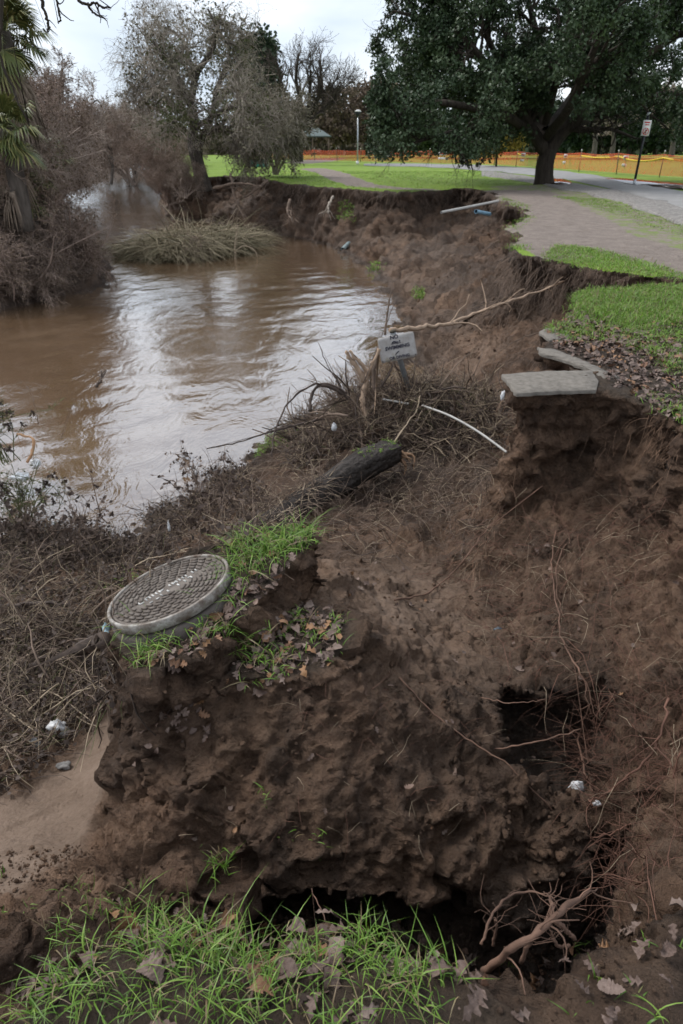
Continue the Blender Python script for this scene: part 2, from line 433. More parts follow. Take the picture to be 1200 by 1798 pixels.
# the raw face under the right-hand rim: (pixel x, pixel y, distance)
FLOOR_D = [(1150, 800, 4.55), (1150, 850, 4.45), (1150, 930, 4.2), (1200, 830, 4.22), (1200, 880, 4.1), (1200, 950, 3.85), (1050, 800, 4.97), (1050, 860, 4.85), (1050, 920, 4.65),
           (950, 800, 5.28), (950, 860, 5.18), (1240, 860, 4.0), (1270, 1000, 3.4)]
_fp = np.array([P(a, b, c) for a, b, c in FLOOR_PX] + [list(q) for q in FLOOR_W] + [D(a, b, c) for a, b, c in FLOOR_D])
def _rbf_fit(pts):
    n = len(pts); d = np.linalg.norm(pts[:, None, :2] - pts[None, :, :2], axis=2)
    A = np.zeros((n + 3, n + 3)); A[:n, :n] = d - np.eye(n) * 0.02
    A[:n, n] = 1; A[:n, n + 1:] = pts[:, :2]; A[n:, :n] = A[:n, n:].T
    return np.linalg.solve(A, np.r_[pts[:, 2], 0, 0, 0])
_fw = _rbf_fit(_fp)
def floor_h(X, Y):
    r = np.zeros(X.shape, np.float32) + _fw[-3] + _fw[-2] * X + _fw[-1] * Y
    for i in range(len(_fp)):
        r = r + np.float32(_fw[i]) * np.sqrt((X - _fp[i, 0]) ** 2 + (Y - _fp[i, 1]) ** 2)
    r = np.clip(r, -3.1, -0.12)
    return r * (1 - smooth(14.5, 17, Y)) + -3.0 * smooth(14.5, 17, Y)

# raised pieces of the slumped block: outline (pixel, height) with a sloping top
def _chunk(px):
    q = np.array([P(*a) for a in px])
    A = np.c_[q[:, :2], np.ones(len(q))]; pl = np.linalg.lstsq(A, q[:, 2], rcond=None)[0]
    return q[:, :2], pl
STRIP = _chunk([(196, 1118, -0.62), (215, 1150, -0.62), (262, 1182, -0.59), (330, 1150, -0.53), (402, 1086, -0.46), (450, 1040, -0.42), (505, 992, -0.38),
                (548, 950, -0.35), (520, 930, -0.35), (440, 940, -0.39), (330, 968, -0.49), (215, 1060, -0.61)])
PATCH = _chunk([(408, 1182, -0.665), (470, 1195, -0.665), (540, 1180, -0.655), (598, 1150, -0.64), (602, 1085, -0.62), (540, 1058, -0.615), (480, 1085, -0.63), (430, 1130, -0.65)])
# hollows: centre, radii, rotation about z
HOLES = [((-0.12, 1.98, -1.62), (0.72, 0.50, 0.36), 0.0), ((0.55, 1.72, -1.7), (0.5, 0.34, 0.35), -0.3), ((1.05, 3.0, -1.50), (0.34, 0.34, 0.26), 0.1), ((1.18, 1.88, -1.28), (0.14, 0.17, 0.40), 0.4), ((1.05, 1.75, -1.6), (0.2, 0.25, 0.3), 0.0),
         ((0.6, 1.2, -1.2), (0.45, 0.28, 0.45), 0.0), ((0.0, 1.15, -1.3), (0.7, 0.2, 0.5), 0.0)]

PITS = [(np.array([P(a, b, -1.15)[:2] for a, b in [(842, 1218), (890, 1200), (960, 1194), (1050, 1205), (1085, 1280), (1070, 1390), (1000, 1365), (930, 1352), (880, 1330)]]), -1.12, 0.62),
        (np.array([P(a, b, -1.25)[:2] for a, b in [(1048, 1440), (1085, 1425), (1135, 1445), (1150, 1500), (1110, 1560), (1050, 1590), (960, 1590), (900, 1610), (820, 1610), (800, 1560), (900, 1545), (990, 1540), (1030, 1500)]]), -1.1, 0.8)]
def field_2d(X, Y):
    d = {}
    d['dp'] = sdist(PLATEAU, X, Y) + (0.030 * noise3(X * 7, Y * 7, 0, 5) + 0.018 * noise3(X * 19, Y * 19, 0, 6)
              + (0.35 * noise3(X * 1.1, Y * 1.1, 0, 8) + 0.12 * noise3(X * 3.3, Y * 3.3, 0, 9)) * smooth(14, 22, Y)).astype(np.float32)
    d['top'] = (0.012 * noise3(X * 2, Y * 2, 0, 3) + 0.03 * noise3(X * .5, Y * .5, 0, 4) - 0.07 * smooth(0.12, 0.0, d['dp']) * smooth(2.5, 1.2, Y)).astype(np.float32)
    fl = floor_h(X, Y)
    for poly, z0, dep in PITS:
        dd = sdist(poly, X, Y) + 0.035 * noise3(X * 9, Y * 9, 0, 33) + 0.05 * noise3(X * 4, Y * 4, 0, 34)
        fl = np.where(dd > 0, np.minimum(fl, np.maximum(fl - dd * 6, z0 - dep)), fl)
    d['fl'] = fl.astype(np.float32)
    d['ds'] = sdist(STRIP[0], X, Y) + (0.02 * noise3(X * 11, Y * 11, 0, 15)).astype(np.float32)
    d['ts'] = (STRIP[1][0] * X + STRIP[1][1] * Y + STRIP[1][2]).astype(np.float32)
    d['dt'] = sdist(PATCH[0], X, Y) + (0.025 * noise3(X * 11, Y * 11, 0, 16)).astype(np.float32)
    d['tt'] = (PATCH[1][0] * X + PATCH[1][1] * Y + PATCH[1][2]).astype(np.float32)
    df = sdist(FOOT, X, Y); s = np.clip(df / np.maximum(df - d['dp'], 0.05), 0, 1)
    s = np.clip(s + 0.16 * fbm(X * .9, Y * .9, 0, 23, 3) * smooth(0, .15, s) * smooth(1, .8, s), 0, 1)
    hp = np.interp(s, [0, .12, .3, .5, .7, .86, .97, 1.0], [-2.5, -2.1, -1.75, -1.5, -1.2, -0.98, -0.8, -0.7])
    hp = hp + 0.10 * fbm(X * 1.7, Y * 1.7, 0, 24, 3) * smooth(0, .2, s)
    hp = np.where(df > -0.02, hp, np.maximum(-3.0, -2.5 + df * 0.8))
    d['fl'] = np.where(Y > 9, np.maximum(d['fl'], hp * smooth(10.5, 13, Y) - 3.0 * (1 - smooth(10.5, 13, Y))), d['fl']).astype(np.float32)
    d['gul'] = noise3(X * 0.9, Y * 0.9, 0, 21) + 0.5 * noise3(X * 2.3, Y * 2.3, 0, 22)
    d['far'] = smooth(8.5, 12, Y).astype(np.float32)
    d['lb'] = sdist(LEFT_BANK, X, Y)
    return d

def field(X, Y, z, d):
    """solid where positive; z is one height, X / Y a whole layer"""
    dz = -z
    off = 0.09 * smooth(0.05, 0.30, dz) * (1 - smooth(0.5, 1.0, dz))
    tal = 0.25 * max(dz - 0.6, 0)
    off_far = 0.22 * smooth(0.1, 0.6, dz) * (1 - smooth(0.7, 1.3, dz)) - tal + 0.16 * d['gul'] * min(1.0, dz)
    o = off * (1 - d['far']) + off_far * d['far']
    f = np.minimum(d['top'] - z, d['dp'] - o)
    f = np.maximum(f, (d['fl'] - z) * 0.8)
    f = np.maximum(f, np.minimum(d['ts'] - z, d['ds'] + 0.10 * np.clip(d['ts'] - z, 0, 0.6) + 0.03))
    f = np.maximum(f, np.minimum(d['tt'] - z, d['dt'] + 0.45 * np.clip(d['tt'] - z, 0, 0.4)))
    f = np.maximum(f, np.minimum(-1.7 - z, (d['lb'] + 1.2 * (-1.7 - z)) * 0.6))
    for (c, r, a) in HOLES:
        if abs(z - c[2]) > r[2] + 0.1: continue
        ca, sa = math.cos(a), math.sin(a)
        u = ((X - c[0]) * ca + (Y - c[1]) * sa) / r[0]; v = (-(X - c[0]) * sa + (Y - c[1]) * ca) / r[1]; w = (z - c[2]) / r[2]
        f = np.minimum(f, (np.sqrt(u * u + v * v + w * w) - 1) * min(r))
    return f

def surface_net(lo, hi, h):
    xs = np.arange(lo[0], hi[0], h, dtype=np.float32); ys = np.arange(lo[1], hi[1], h, dtype=np.float32); zs = np.arange(lo[2], hi[2], h, dtype=np.float32)
    X, Y = np.meshgrid(xs, ys, indexing='ij')
    d = field_2d(X, Y)
    G = np.empty((len(xs), len(ys), len(zs)), np.float32)
    for k, z in enumerate(zs): G[:, :, k] = field(X, Y, float(z), d)
    S = G > 0
    nx, ny, nz = G.shape
    cnt = np.zeros((nx - 1, ny - 1, nz - 1), np.uint8)
    for a in (0, 1):
        for b in (0, 1):
            for c in (0, 1): cnt += S[a:nx - 1 + a, b:ny - 1 + b, c:nz - 1 + c]
    act = (cnt > 0) & (cnt < 8)
    I, J, K = np.nonzero(act)
    vid = np.full(act.shape, -1, np.int32); vid[I, J, K] = np.arange(len(I))
    acc = np.zeros((len(I), 3), np.float32); num = np.zeros(len(I), np.float32)
    off = [(a, b, c) for a in (0, 1) for b in (0, 1) for c in (0, 1)]
    val = {o: G[I + o[0], J + o[1], K + o[2]] for o in off}
    for o in off:
        for ax in range(3):
            if o[ax] == 0:
                o2 = list(o); o2[ax] = 1; o2 = tuple(o2)
                a, b = val[o], val[o2]; m = (a > 0) != (b > 0)
                t = np.where(m, a / np.where(m, a - b, 1), 0)
                for q in range(3):
                    acc[:, q] += np.where(m, (t if q == ax else o[q]), 0)
                num += m
    acc /= num[:, None]
    V = np.stack([xs[I] + acc[:, 0] * h, ys[J] + acc[:, 1] * h, zs[K] + acc[:, 2] * h], 1)
    quads = []
    for ax in range(3):
        sl0 = [slice(1, -1)] * 3; sl1 = [slice(1, -1)] * 3
        sl0[ax] = slice(0, -1); sl1[ax] = slice(1, None)
        A = S[tuple(sl0)]; B = S[tuple(sl1)]
        i, j, k = np.nonzero(A != B)
        pos = A[i, j, k]
        base = [i, j, k]
        for q in range(3):
            if q != ax: base[q] = base[q] + 1
        u, v = [(1, 2), (2, 0), (0, 1)][ax]
        def at(du, dv):
            c = [base[0].copy(), base[1].copy(), base[2].copy()]
            c[u] = c[u] - du; c[v] = c[v] - dv
            return vid[c[0], c[1], c[2]]
        q4 = np.stack([at(1, 1), at(0, 1), at(0, 0), at(1, 0)], 1)
        q4[~pos] = q4[~pos][:, ::-1]
        quads.append(q4)
    Q = np.concatenate(quads); Q = Q[(Q >= 0).all(1)]
    return V, Q

def normals_of(V, Q):
    a = V[Q[:, 2]] - V[Q[:, 0]]; b = V[Q[:, 3]] - V[Q[:, 1]]
    fn = np.cross(a, b); N = np.zeros((len(V), 3))
    for c in range(3):
        for k in range(4): N[:, c] += np.bincount(Q[:, k], weights=fn[:, c], minlength=len(V))
    N /= np.linalg.norm(N, axis=1, keepdims=True) + 1e-12
    return N

def zone_masks(V, N):
    x, y, z = V[:, 0], V[:, 1], V[:, 2]
    dp = sdist(PLATEAU, x, y); ds = sdist(STRIP[0], x, y); dt = sdist(PATCH[0], x, y)
    up = smooth(0.55, 0.85, N[:, 2])
    turf = up * smooth(-0.16, -0.08, z) * smooth(-0.06, 0.0, dp)
    turf = np.maximum(turf, up * smooth(-0.05, 0.0, ds) * (z > STRIP[1][0] * x + STRIP[1][1] * y + STRIP[1][2] - 0.06))
    turf = np.maximum(turf, up * smooth(-0.08, 0.0, dt) * (z > PATCH[1][0] * x + PATCH[1][1] * y + PATCH[1][2] - 0.06))
    turf = turf * (1 - 0.75 * smooth(0.25, 0.45, x + 0.1 * noise3(x * 8, y * 8, 0, 39)) * (y < 1.7))
    # the sandy chute left of the block, washed smooth
    chute = sdist(pts2([(-150, 1330, -1.4), (20, 1370, -1.4), (90, 1310, -1.5), (225, 1190, -1.7), (260, 1260, -1.65), (232, 1350, -1.5), (195, 1430, -1.4), (170, 1510, -1.15), (60, 1580, -0.95), (-150, 1640, -0.85)]), x, y)
    sand = smooth(-0.02, 0.10, chute + 0.06 * noise3(x * 5, y * 5, z * 5, 40)) * (z < -0.85) * (x < -0.85)
    # washed sand on the saddle, and on the lower bank further off
    sad = np.exp(-(((x - 0.45) / 0.75) ** 2 + ((y - 3.8) / 0.9) ** 2)) * 1.0 * up
    sand = np.maximum(sand, np.clip(sad * (0.6 + 0.6 * fbm(x * 3, y * 3, z * 3, 41)), 0, 1))
    farz = smooth(9.5, 11.5, y) * smooth(-0.9, -1.5, z) * np.clip(0.55 + 1.0 * fbm(x * .8, y * .8, z * 2.5, 42), 0, 1)
    sand = np.maximum(sand, farz * 0.4)
    scar = smooth(0.0, 0.05, sdist(pts2([(425, 1110, -.55), (440, 1060, -.5), (480, 1030, -.5), (500, 1055, -.55), (455, 1105, -.6)]), x, y))
    sand = np.maximum(sand, scar * 0.6)
    wet = smooth(-2.05, -2.28, z) * 0.8
    wet = np.maximum(wet, smooth(-1.25, -1.6, z) * (y < 3.4) * (x > -0.75) * 0.9)
    hump = np.exp(-(((x - 0.6) / 1.5) ** 2 + ((y - 7.3) / 1.5) ** 2)) * 0.85
    wet = np.maximum(wet, hump * np.clip(0.5 + fbm(x * 2, y * 2, z * 2, 43), 0, 1))
    farup = smooth(9, 13, y) * smooth(-0.75, -0.5, z) * (1 - turf) * 0.75
    wet = np.maximum(wet, 0.62 * smooth(10, 14, y) * np.clip(0.55 + 1.3 * fbm(x * .7, y * .7, z * 1.4, 46), 0, 1))
    wet = np.maximum(wet, farup * np.clip(0.7 + fbm(x, y, z, 44), 0, 1))
    return np.clip(np.stack([sand * (1 - turf), turf, wet * (1 - turf)], 1), 0, 1)

def displace(V, N, zone, s):
    """relief along the normal: crumbs, clods and gullies"""
    x, y, z = V[:, 0], V[:, 1], V[:, 2]
    rough = (1 - 0.85 * zone[:, 0]) * (1 - 0.85 * zone[:, 1])
    if s < 0.03: rough = rough * (1 - 0.82 * smooth(0.4, 0.8, N[:, 2]) * smooth(-0.22, -0.1, z) * (y < 1.8))
    d = 0.10 * fbm(x * 2.1, y * 2.1, z * 2.6, 50, 3) + 0.060 * fbm(x * 7, y * 7, z * 8, 53, 4, 0.6)
    rid = 1 - np.abs(fbm(x * 4.3, y * 4.3, z * 6, 57, 3)) * 2
    d = d + 0.035 * (rid - 0.5)
    cl = smooth(-0.15, 0.25, fbm(x * 1.6 + 3, y * 1.6, z * 1.6, 60, 2))
    if s < 0.05:
        w, v = worley(x * 8.5 + 0.25 * noise3(x * 9, y * 9, z * 9, 61), y * 8.5, z * 8.5, 62); d = d + (0.25 + 0.75 * cl) * 0.060 * (0.55 - w)
        w2, v2 = worley(x * 24, y * 24, z * 24, 64); d = d + (0.3 + 0.7 * cl) * 0.015 * (0.5 - w2) * (0.4 + v2)
        d = d + 0.010 * noise3(x * 38, y * 38, z * 38, 66)
        # angular blocks of torn soil
        wx = 0.5 * fbm(x * 5, y * 5, z * 5, 90, 2)
        w3, v3 = worley(x * 4.6 + wx, y * 4.6 + wx, z * 5.2, 91); d = d + 0.13 * (v3 - 0.5) * smooth(-0.2, 0.15, noise3(x * 1.3, y * 1.3, z * 1.3, 93))
        w4, v4 = worley(x * 12 + wx, y * 12, z * 13 + wx, 94); d = d + 0.050 * (v4 - 0.5)
        # shrinkage cracks and shear steps
        cr = np.abs(fbm(x * 2.6 + 9, y * 2.6, z * 3.5, 68, 3)); d = d - 0.075 * np.exp(-(cr / 0.022) ** 2) * smooth(0.0, 0.3, noise3(x * 1.1, y * 1.1, z * 1.1, 69))
        tr_ = (z * 7 + 2.2 * fbm(x * 1.5, y * 1.5, z * 1.5, 71, 3)); d = d + 0.03 * (np.abs((tr_ % 1) - 0.5) - 0.25) * smooth(0.85, 0.55, N[:, 2])
    else:
        # gullies that run down the far face
        w3, v3 = worley(x * 1.7 + 0.6 * fbm(x * 2, y * 2, z * 2, 90, 2), y * 1.7, z * 2.1, 91); d = d + 0.30 * (v3 - 0.5) * smooth(-0.25, -0.8, z)
        w4, v4 = worley(x * 3.6 + 0.4 * fbm(x * 4, y * 4, z * 4, 96, 2), y * 3.6, z * 4.4, 97); d = d + (0.16 * (v4 - 0.5) + 0.08 * (0.5 - w4)) * smooth(-0.1, -0.5, z)
        g = fbm(x * 1.9, y * 1.9, z * 0.5, 70, 4, 0.62); d = d + 0.30 * g * smooth(-0.1, -0.8, z) + 0.16 * fbm(x * 4, y * 4, z * 3.2, 74, 3, 0.65)
    small = 0.006 * noise3(x * 9, y * 9, z * 9, 80) + 0.006 * fbm(x * 26, y * 26, z * 26, 81, 2) * (1 - 0.7 * zone[:, 0])
    return V + N * (d * rough + small)[:, None]

M_EARTH = mat_earth()
M_LAWN = mat_lawn()
TERR = []                                   # (V, N, zone) of each piece, for placing things on it
def path_mask(x, y):
    """1 on trodden earth and gravel paths of the plateau"""
    def seg(pl, w0, w1):
        pl = np.array(pl); best = np.zeros(x.shape)
        for i in range(len(pl) - 1):
            a, b = pl[i], pl[i + 1]; e = b - a; L = (e ** 2).sum()
            t = np.clip(((x - a[0]) * e[0] + (y - a[1]) * e[1]) / L, 0, 1)
            dd = np.hypot(x - a[0] - t * e[0], y - a[1] - t * e[1])
            w = w0 + (w1 - w0) * (i + t) / (len(pl) - 1)
            best = np.maximum(best, 1 - smooth(w * 0.6, w * 1.25, dd))
        return best
    m = seg(pts2([(905, 336), (935, 350), (975, 375), (1020, 405), (1090, 430), (1200, 462), (1330, 500)]), 1.7, 0.62)
    m = np.maximum(m, seg(pts2([(880, 345), (905, 366), (930, 395), (940, 425), (990, 450)]), 0.8, 0.5))
    m = np.maximum(m, seg(pts2([(552, 296), (580, 303), (610, 316), (640, 326), (720, 331), (760, 333)]), 1.3, 0.45))
    m = np.maximum(m, 0.56 * seg(pts2([(930, 328), (985, 345), (1060, 372), (1130, 395), (1200, 420), (1330, 470)]), 2.2, 1.2))
    m = np.maximum(m, seg(pts2([(525, 286), (560, 282), (580, 278)]), 2.2, 2.6))
    return m

def terrain_piece(name, lo, hi, h, shift=0.0, lawn_from=None):
    V, Q = surface_net(lo, hi, h)
    V[:, 2] += shift
    N = normals_of(V, Q); zone = zone_masks(V, N)
    Vd = displace(V, N, zone, h)
    me = mesh_np(name, Vd, Q)
    add_attr(me, 'zone', zone)
    me.materials.append(M_EARTH)
    if lawn_from is not None:
        add_attr(me, 'path', path_mask(V[:, 0], V[:, 1]))
        me.materials.append(M_LAWN)
        top = (zone[:, 1] > 0.5)[Q].all(1) & (V[Q[:, 0], 1] > lawn_from)
        me.polygons.foreach_set('material_index', top.astype(np.int32))
    o = link(name, me); tag(o, kind='structure')
    N2 = normals_of(Vd, Q)
    TERR.append((Vd, N2, zone))
    return o
tag(terrain_piece('slumped_earth_bank', (-3.1, 0.22, -2.7), (3.25, 4.62, 0.13), 0.0192), 'collapsed brown earth bank in the foreground with a slumped block and hollows')
tag(terrain_piece('earth_bank', (-5.6, 4.55, -2.9), (7.1, 13.6, 0.16), 0.041, lawn_from=10.2), 'steep raw earth bank with muddy hump by the river bend')
tag(terrain_piece('far_earth_bank', (-14.5, 13.45, -2.95), (16.5, 56, 0.3), 0.112, -0.01, lawn_from=0), 'long eroded brown bank along the far side of the river bend')

# everything beyond: one sheet out to the horizon
def ground_sheet():
    def axis(a, b, fine0, fine1, h0, grow):
        v = [fine0]
        while v[-1] < fine1: v.append(v[-1] + h0)
        st = h0
        while v[-1] < b: st *= grow; v.append(v[-1] + st)
        w = [fine0]; st = h0
        while w[-1] > a: st *= grow; w.append(w[-1] - st)
        return np.array(w[:0:-1] + v)
    xs = axis(-900, 900, -26, 40, 0.7, 1.14); ys = axis(-60, 1500, 0.2, 100, 0.7, 1.14)
    X, Y = np.meshgrid(xs, ys, indexing='ij')
    dp = sdist(PLATEAU, X, Y); lb = sdist(LEFT_BANK, X, Y)
    h = np.where(dp > 0, 0.0, np.maximum(-3.0, dp * 2.5))
    hl = -2.9 + np.clip(lb, -0.5, 1e3) * 0.75; hl = np.minimum(hl, -1.5 + 0.02 * np.clip(lb, 0, 60))
    h = np.where(lb > -0.5, np.maximum(h, hl), h)
    h = np.where(Y > 262, -0.3, h)
    h = h + 0.03 * noise3(X * .5, Y * .5, 0, 4) + np.where(lb > 1, 0.25 * noise3(X * .3, Y * .3, 0, 90), 0)
    inA = np.minimum(np.minimum(X + 3.1, 3.25 - X), np.minimum(Y - 0.22, 6.0 - Y))
    inB = np.minimum(np.minimum(X + 5.6, 7.1 - X), np.minimum(Y - 4.55, 15.5 - Y))
    inC = np.minimum(np.minimum(X + 14.5, 16.5 - X), np.minimum(Y - 13.45, 56 - Y))
    ins = np.maximum(np.maximum(inA, inB), inC)
    h = h - 0.8 * smooth(0.0, 0.6, ins) - 2.5 * smooth(0.5, 1.2, ins) - 0.015
    n0, n1 = X.shape; idx = np.arange(n0 * n1).reshape(n0, n1)
    Q = np.stack([idx[:-1, :-1], idx[1:, :-1], idx[1:, 1:], idx[:-1, 1:]], -1).reshape(-1, 4)
    V = np.stack([X, Y, h], -1).reshape(-1, 3)
    me = mesh_np('ground', V, Q); add_attr(me, 'path', path_mask(V[:, 0], V[:, 1])); 
    low = (lb > -2).ravel() & (dp < 0).ravel() | (dp.ravel() < -0.2)
    add_attr(me, 'zone', np.stack([np.zeros(len(V)), np.ones(len(V)) * 0.7, np.zeros(len(V))], 1))
    me.materials.append(M_LAWN); me.materials.append(M_EARTH)
    me.polygons.foreach_set('material_index', low[Q].any(1).astype(np.int32))
    tag(link('ground', me), 'green park lawn reaching to the trees behind the river', kind='structure')
ground_sheet()

# terrain look-ups
TV = np.concatenate([t[0] for t in TERR]); TN = np.concatenate([t[1] for t in TERR]); TZ = np.concatenate([t[2] for t in TERR])
TPX, TPY, TD = project(TV)
def hit(px, py, tol=None):
    """the terrain point seen at a photo pixel, with its normal"""
    for r in (5, 9, 16, 30, 60):
        m = np.nonzero((np.abs(TPX - px) < r) & (np.abs(TPY - py) < r) & (TN[:, 1] * TV[:, 1] + TN[:, 0] * TV[:, 0] + TN[:, 2] * (TV[:, 2] - CAM_Z) < 0))[0]
        if len(m): break
    near = TD[m].min(); m = m[TD[m] < near + 0.25]
    k = m[np.argmin((TPX[m] - px) ** 2 + (TPY[m] - py) ** 2)]
    return TV[k].astype(float), TN[k].astype(float)
_hg = {}
def _hmap():
    h = 0.05; x0, y0 = -6.0, 0.0; nx, ny = 280, 280
    H = np.full((nx, ny), -9.0)
    i = ((TV[:, 0] - x0) / h).astype(int); j = ((TV[:, 1] - y0) / h).astype(int)
    m = (i >= 0) & (i < nx) & (j >= 0) & (j < ny)
    np.maximum.at(H, (i[m], j[m]), TV[m, 2])
    return H, h, x0, y0
_H = _hmap()
def ground_z(x, y):
    H, h, x0, y0 = _H
    i = np.clip(((np.asarray(x) - x0) / h).astype(int), 0, H.shape[0] - 1); j = np.clip(((np.asarray(y) - y0) / h).astype(int), 0, H.shape[1] - 1)
    return H[i, j]
# ------------------------------------------------------------------ river
def mat_water():
    t = NT('muddy_water')
    v = t.mapping((1.0, 0.55, 1.0), (0, 0, math.radians(-20)))
    n1 = t.noise(0.5, 3, 0.5); n2 = t.noise(2.6, 5, 0.6, vec=v, dist=0.6); n3 = t.noise(11, 4, 0.6, vec=v, dist=0.4)
    c = t.ramp(n1, [(0.3, (0.125, 0.075, 0.040)), (0.7, (0.165, 0.105, 0.062))])
    n4 = t.noise(1.5, 4, 0.55, vec=v, dist=0.9); nm = t.bump(n4, 0.20, 0.14); nm = t.bump(n2, 0.20, 0.06, nm); nm = t.bump(n3, 0.16, 0.02, nm)
    m = t.fin(c, 0.06, nm, 1.0); t.b.inputs['IOR'].default_value = 1.75; t.b.inputs['Coat Weight'].default_value = 1.0; t.b.inputs['Coat IOR'].default_value = 2.0; t.b.inputs['Coat Roughness'].default_value = 0.08; t.l.new(nm, t.b.inputs['Coat Normal'])
    return m
def river():
    def sheet(xs, ys):
        X, Y = np.meshgrid(xs, ys, indexing='ij')
        a = math.radians(28)
        u = X * math.cos(a) + Y * math.sin(a); v = -X * math.sin(a) + Y * math.cos(a)
        w = noise3(X * 0.35, Y * 0.35, 0, 101)
        Z = WATER_Z + 0.007 * noise3(u * 0.9 + 1.4 * w, v * 2.0, 0, 102) + 0.005 * noise3(u * 2.2, v * 5 + 2 * w, 0, 103) + 0.012 * noise3(X * .4, Y * .4, 0, 104)
        # folded standing waves in the outflow
        tr = np.exp(-((X + 4.2) ** 2 / 4 + (Y - 10.5) ** 2 / 6)); Z = Z + tr * 0.02 * noise3(u * 1.4, v * 4, 0, 105)
        tr2 = np.exp(-((X + 2.0) ** 2 / 8 + (Y - 21) ** 2 / 20)); Z = Z + tr2 * 0.012 * noise3(u * 1.2 + w, v * 3, 0, 106)
        n0, n1 = X.shape; idx = np.arange(n0 * n1).reshape(n0, n1)
        Q = np.stack([idx[:-1, :-1], idx[1:, :-1], idx[1:, 1:], idx[:-1, 1:]], -1).reshape(-1, 4)
        return np.stack([X, Y, Z], -1).reshape(-1, 3), Q
    V1, Q1 = sheet(np.arange(-26, 8.01, 0.2), np.concatenate([np.arange(3.5, 30, 0.18), np.arange(30, 60, 0.4), np.arange(60, 181, 2.0)]))
    V2, Q2 = sheet(np.arange(-126, -25.9, 2.0), np.arange(3.5, 260, 2.0))
    me = mesh_np('river', np.r_[V1, V2], np.r_[Q1, Q2 + len(V1)])
    tag(link('river', me, mat_water()), 'muddy brown river bending between its banks', kind='structure')
river()
# ------------------------------------------------------------------ trees and shrubs
def norm(v): return v / (np.linalg.norm(v, axis=-1, keepdims=True) + 1e-9)
def sprout(Pt, R, n, length, ang, rng, N=5, droop=0.0, wob=0.25, tmin=0.2, tmax=1.0, rs=0.6, rend=0.35, up=0.0, out=None):
    """n child branches from parent polylines Pt (M,N0,3), R (M,N0); returns arrays (n,N,3), (n,N)"""
    M, N0, _ = Pt.shape
    L = np.linalg.norm(np.diff(Pt, axis=1), axis=2).sum(1)
    m = rng.choice(M, n, p=L / L.sum())
    t = tmin + (tmax - tmin) * rng.random(n); tt = t * (N0 - 1); i = np.minimum(tt.astype(int), N0 - 2); u = (tt - i)[:, None]
    a, b = Pt[m, i], Pt[m, i + 1]
    p = a * (1 - u) + b * u; tan = norm(b - a); r0 = R[m, i] * (1 - u[:, 0]) + R[m, i + 1] * u[:, 0]
    rp = norm(np.cross(tan, rng.normal(size=(n, 3))))
    if out is not None: rp = norm(rp + out * norm((p - p.mean(0)) * [1, 1, 0.3]))
    an = np.radians(ang[0] + (ang[1] - ang[0]) * rng.random(n))[:, None]
    d = norm(tan * np.cos(an) + rp * np.sin(an) + np.array([0, 0, up]))
    ln = (length[0] + (length[1] - length[0]) * rng.random(n)) * (1.1 - 0.45 * t)
    st = (ln / (N - 1))[:, None]
    pts = [p]
    for k in range(N - 1):
        pts.append(pts[-1] + d * st)
        d = norm(d + rng.normal(0, wob, (n, 3)) + np.array([0, 0, -droop]) * (0.5 + k / N))
    Pc = np.stack(pts, 1)
    Rc = (np.minimum(r0 * rs, ln * 0.05))[:, None] * np.linspace(1, rend, N)[None]
    return Pc, Rc
def leaves(Pos, size, rng, up=0.0, elong=1.6):
    """small folded leaf faces (4 triangles' worth of quads) at positions"""
    n = len(Pos); d = norm(rng.normal(size=(n, 3)) + [0, 0, up]); q = norm(np.cross(d, rng.normal(size=(n, 3)))); nn = np.cross(d, q)
    s = size * (0.6 + 0.8 * rng.random(n))[:, None]
    a = Pos; b = Pos + d * s * 0.5 * elong + q * s * 0.5 + nn * s * 0.12; c = Pos + d * s * elong; e = Pos + d * s * 0.5 * elong - q * s * 0.5 + nn * s * 0.12
    V = np.stack([a, b, c, e], 1).reshape(-1, 3); i = np.arange(n)[:, None] * 4
    return V, np.concatenate([i + [0, 1, 2], i + [0, 2, 3]])
def along(Pt, n, rng, tmin=0.3):
    M, N0, _ = Pt.shape; m = rng.integers(0, M, n); tt = (tmin + (1 - tmin) * rng.random(n)) * (N0 - 1); i = np.minimum(tt.astype(int), N0 - 2); u = (tt - i)[:, None]
    return Pt[m, i] * (1 - u) + Pt[m, i + 1] * u
def bark(name, c0, c1, scale=9.0):
    t = NT(name); v = t.mapping((1, 1, 0.22))
    n = t.noise(scale, 6, 0.65, vec=v); c = t.ramp(n, [(0.32, c0), (0.7, c1)])
    return t.fin(c, 0.9, t.bump(n, 0.8, 0.05), 0.2)
def foliage(name, stops, rough=0.55, spec=0.35, trans=0.0, scale=0.9):
    t = NT(name)
    n = t.noise(scale, 3, 0.6); n2 = t.noise(scale * 9, 2, 0.6)
    c = t.ramp(t.math('ADD', t.math('MULTIPLY', n, 0.55), t.math('MULTIPLY', n2, 0.45)), stops)
    m = t.fin(c, rough, None, spec)
    return m
M_BARK_DARK = bark('dark_bark', (0.018, 0.014, 0.011), (0.06, 0.048, 0.038))
M_BARK_GREY = bark('grey_bark', (0.05, 0.042, 0.036), (0.135, 0.115, 0.098))
M_TWIG = mat_simple('twig', (0.27, 0.215, 0.18), 0.9, 0.4, 1.2)
M_TWIG_RED = mat_simple('reddish_twig', (0.25, 0.185, 0.15), 0.9, 0.45, 0.8)
M_TWIG_GREY = mat_simple('grey_twig', (0.30, 0.26, 0.215), 0.9, 0.4, 1.0)
M_OAK_LEAF = foliage('oak_foliage', [(0.3, (0.016, 0.032, 0.013)), (0.5, (0.035, 0.060, 0.024)), (0.72, (0.075, 0.105, 0.042))], 0.5, 0.3)
M_OLIVE = foliage('olive_foliage', [(0.3, (0.045, 0.055, 0.022)), (0.55, (0.10, 0.108, 0.045)), (0.75, (0.155, 0.148, 0.068))], 0.7, 0.2)
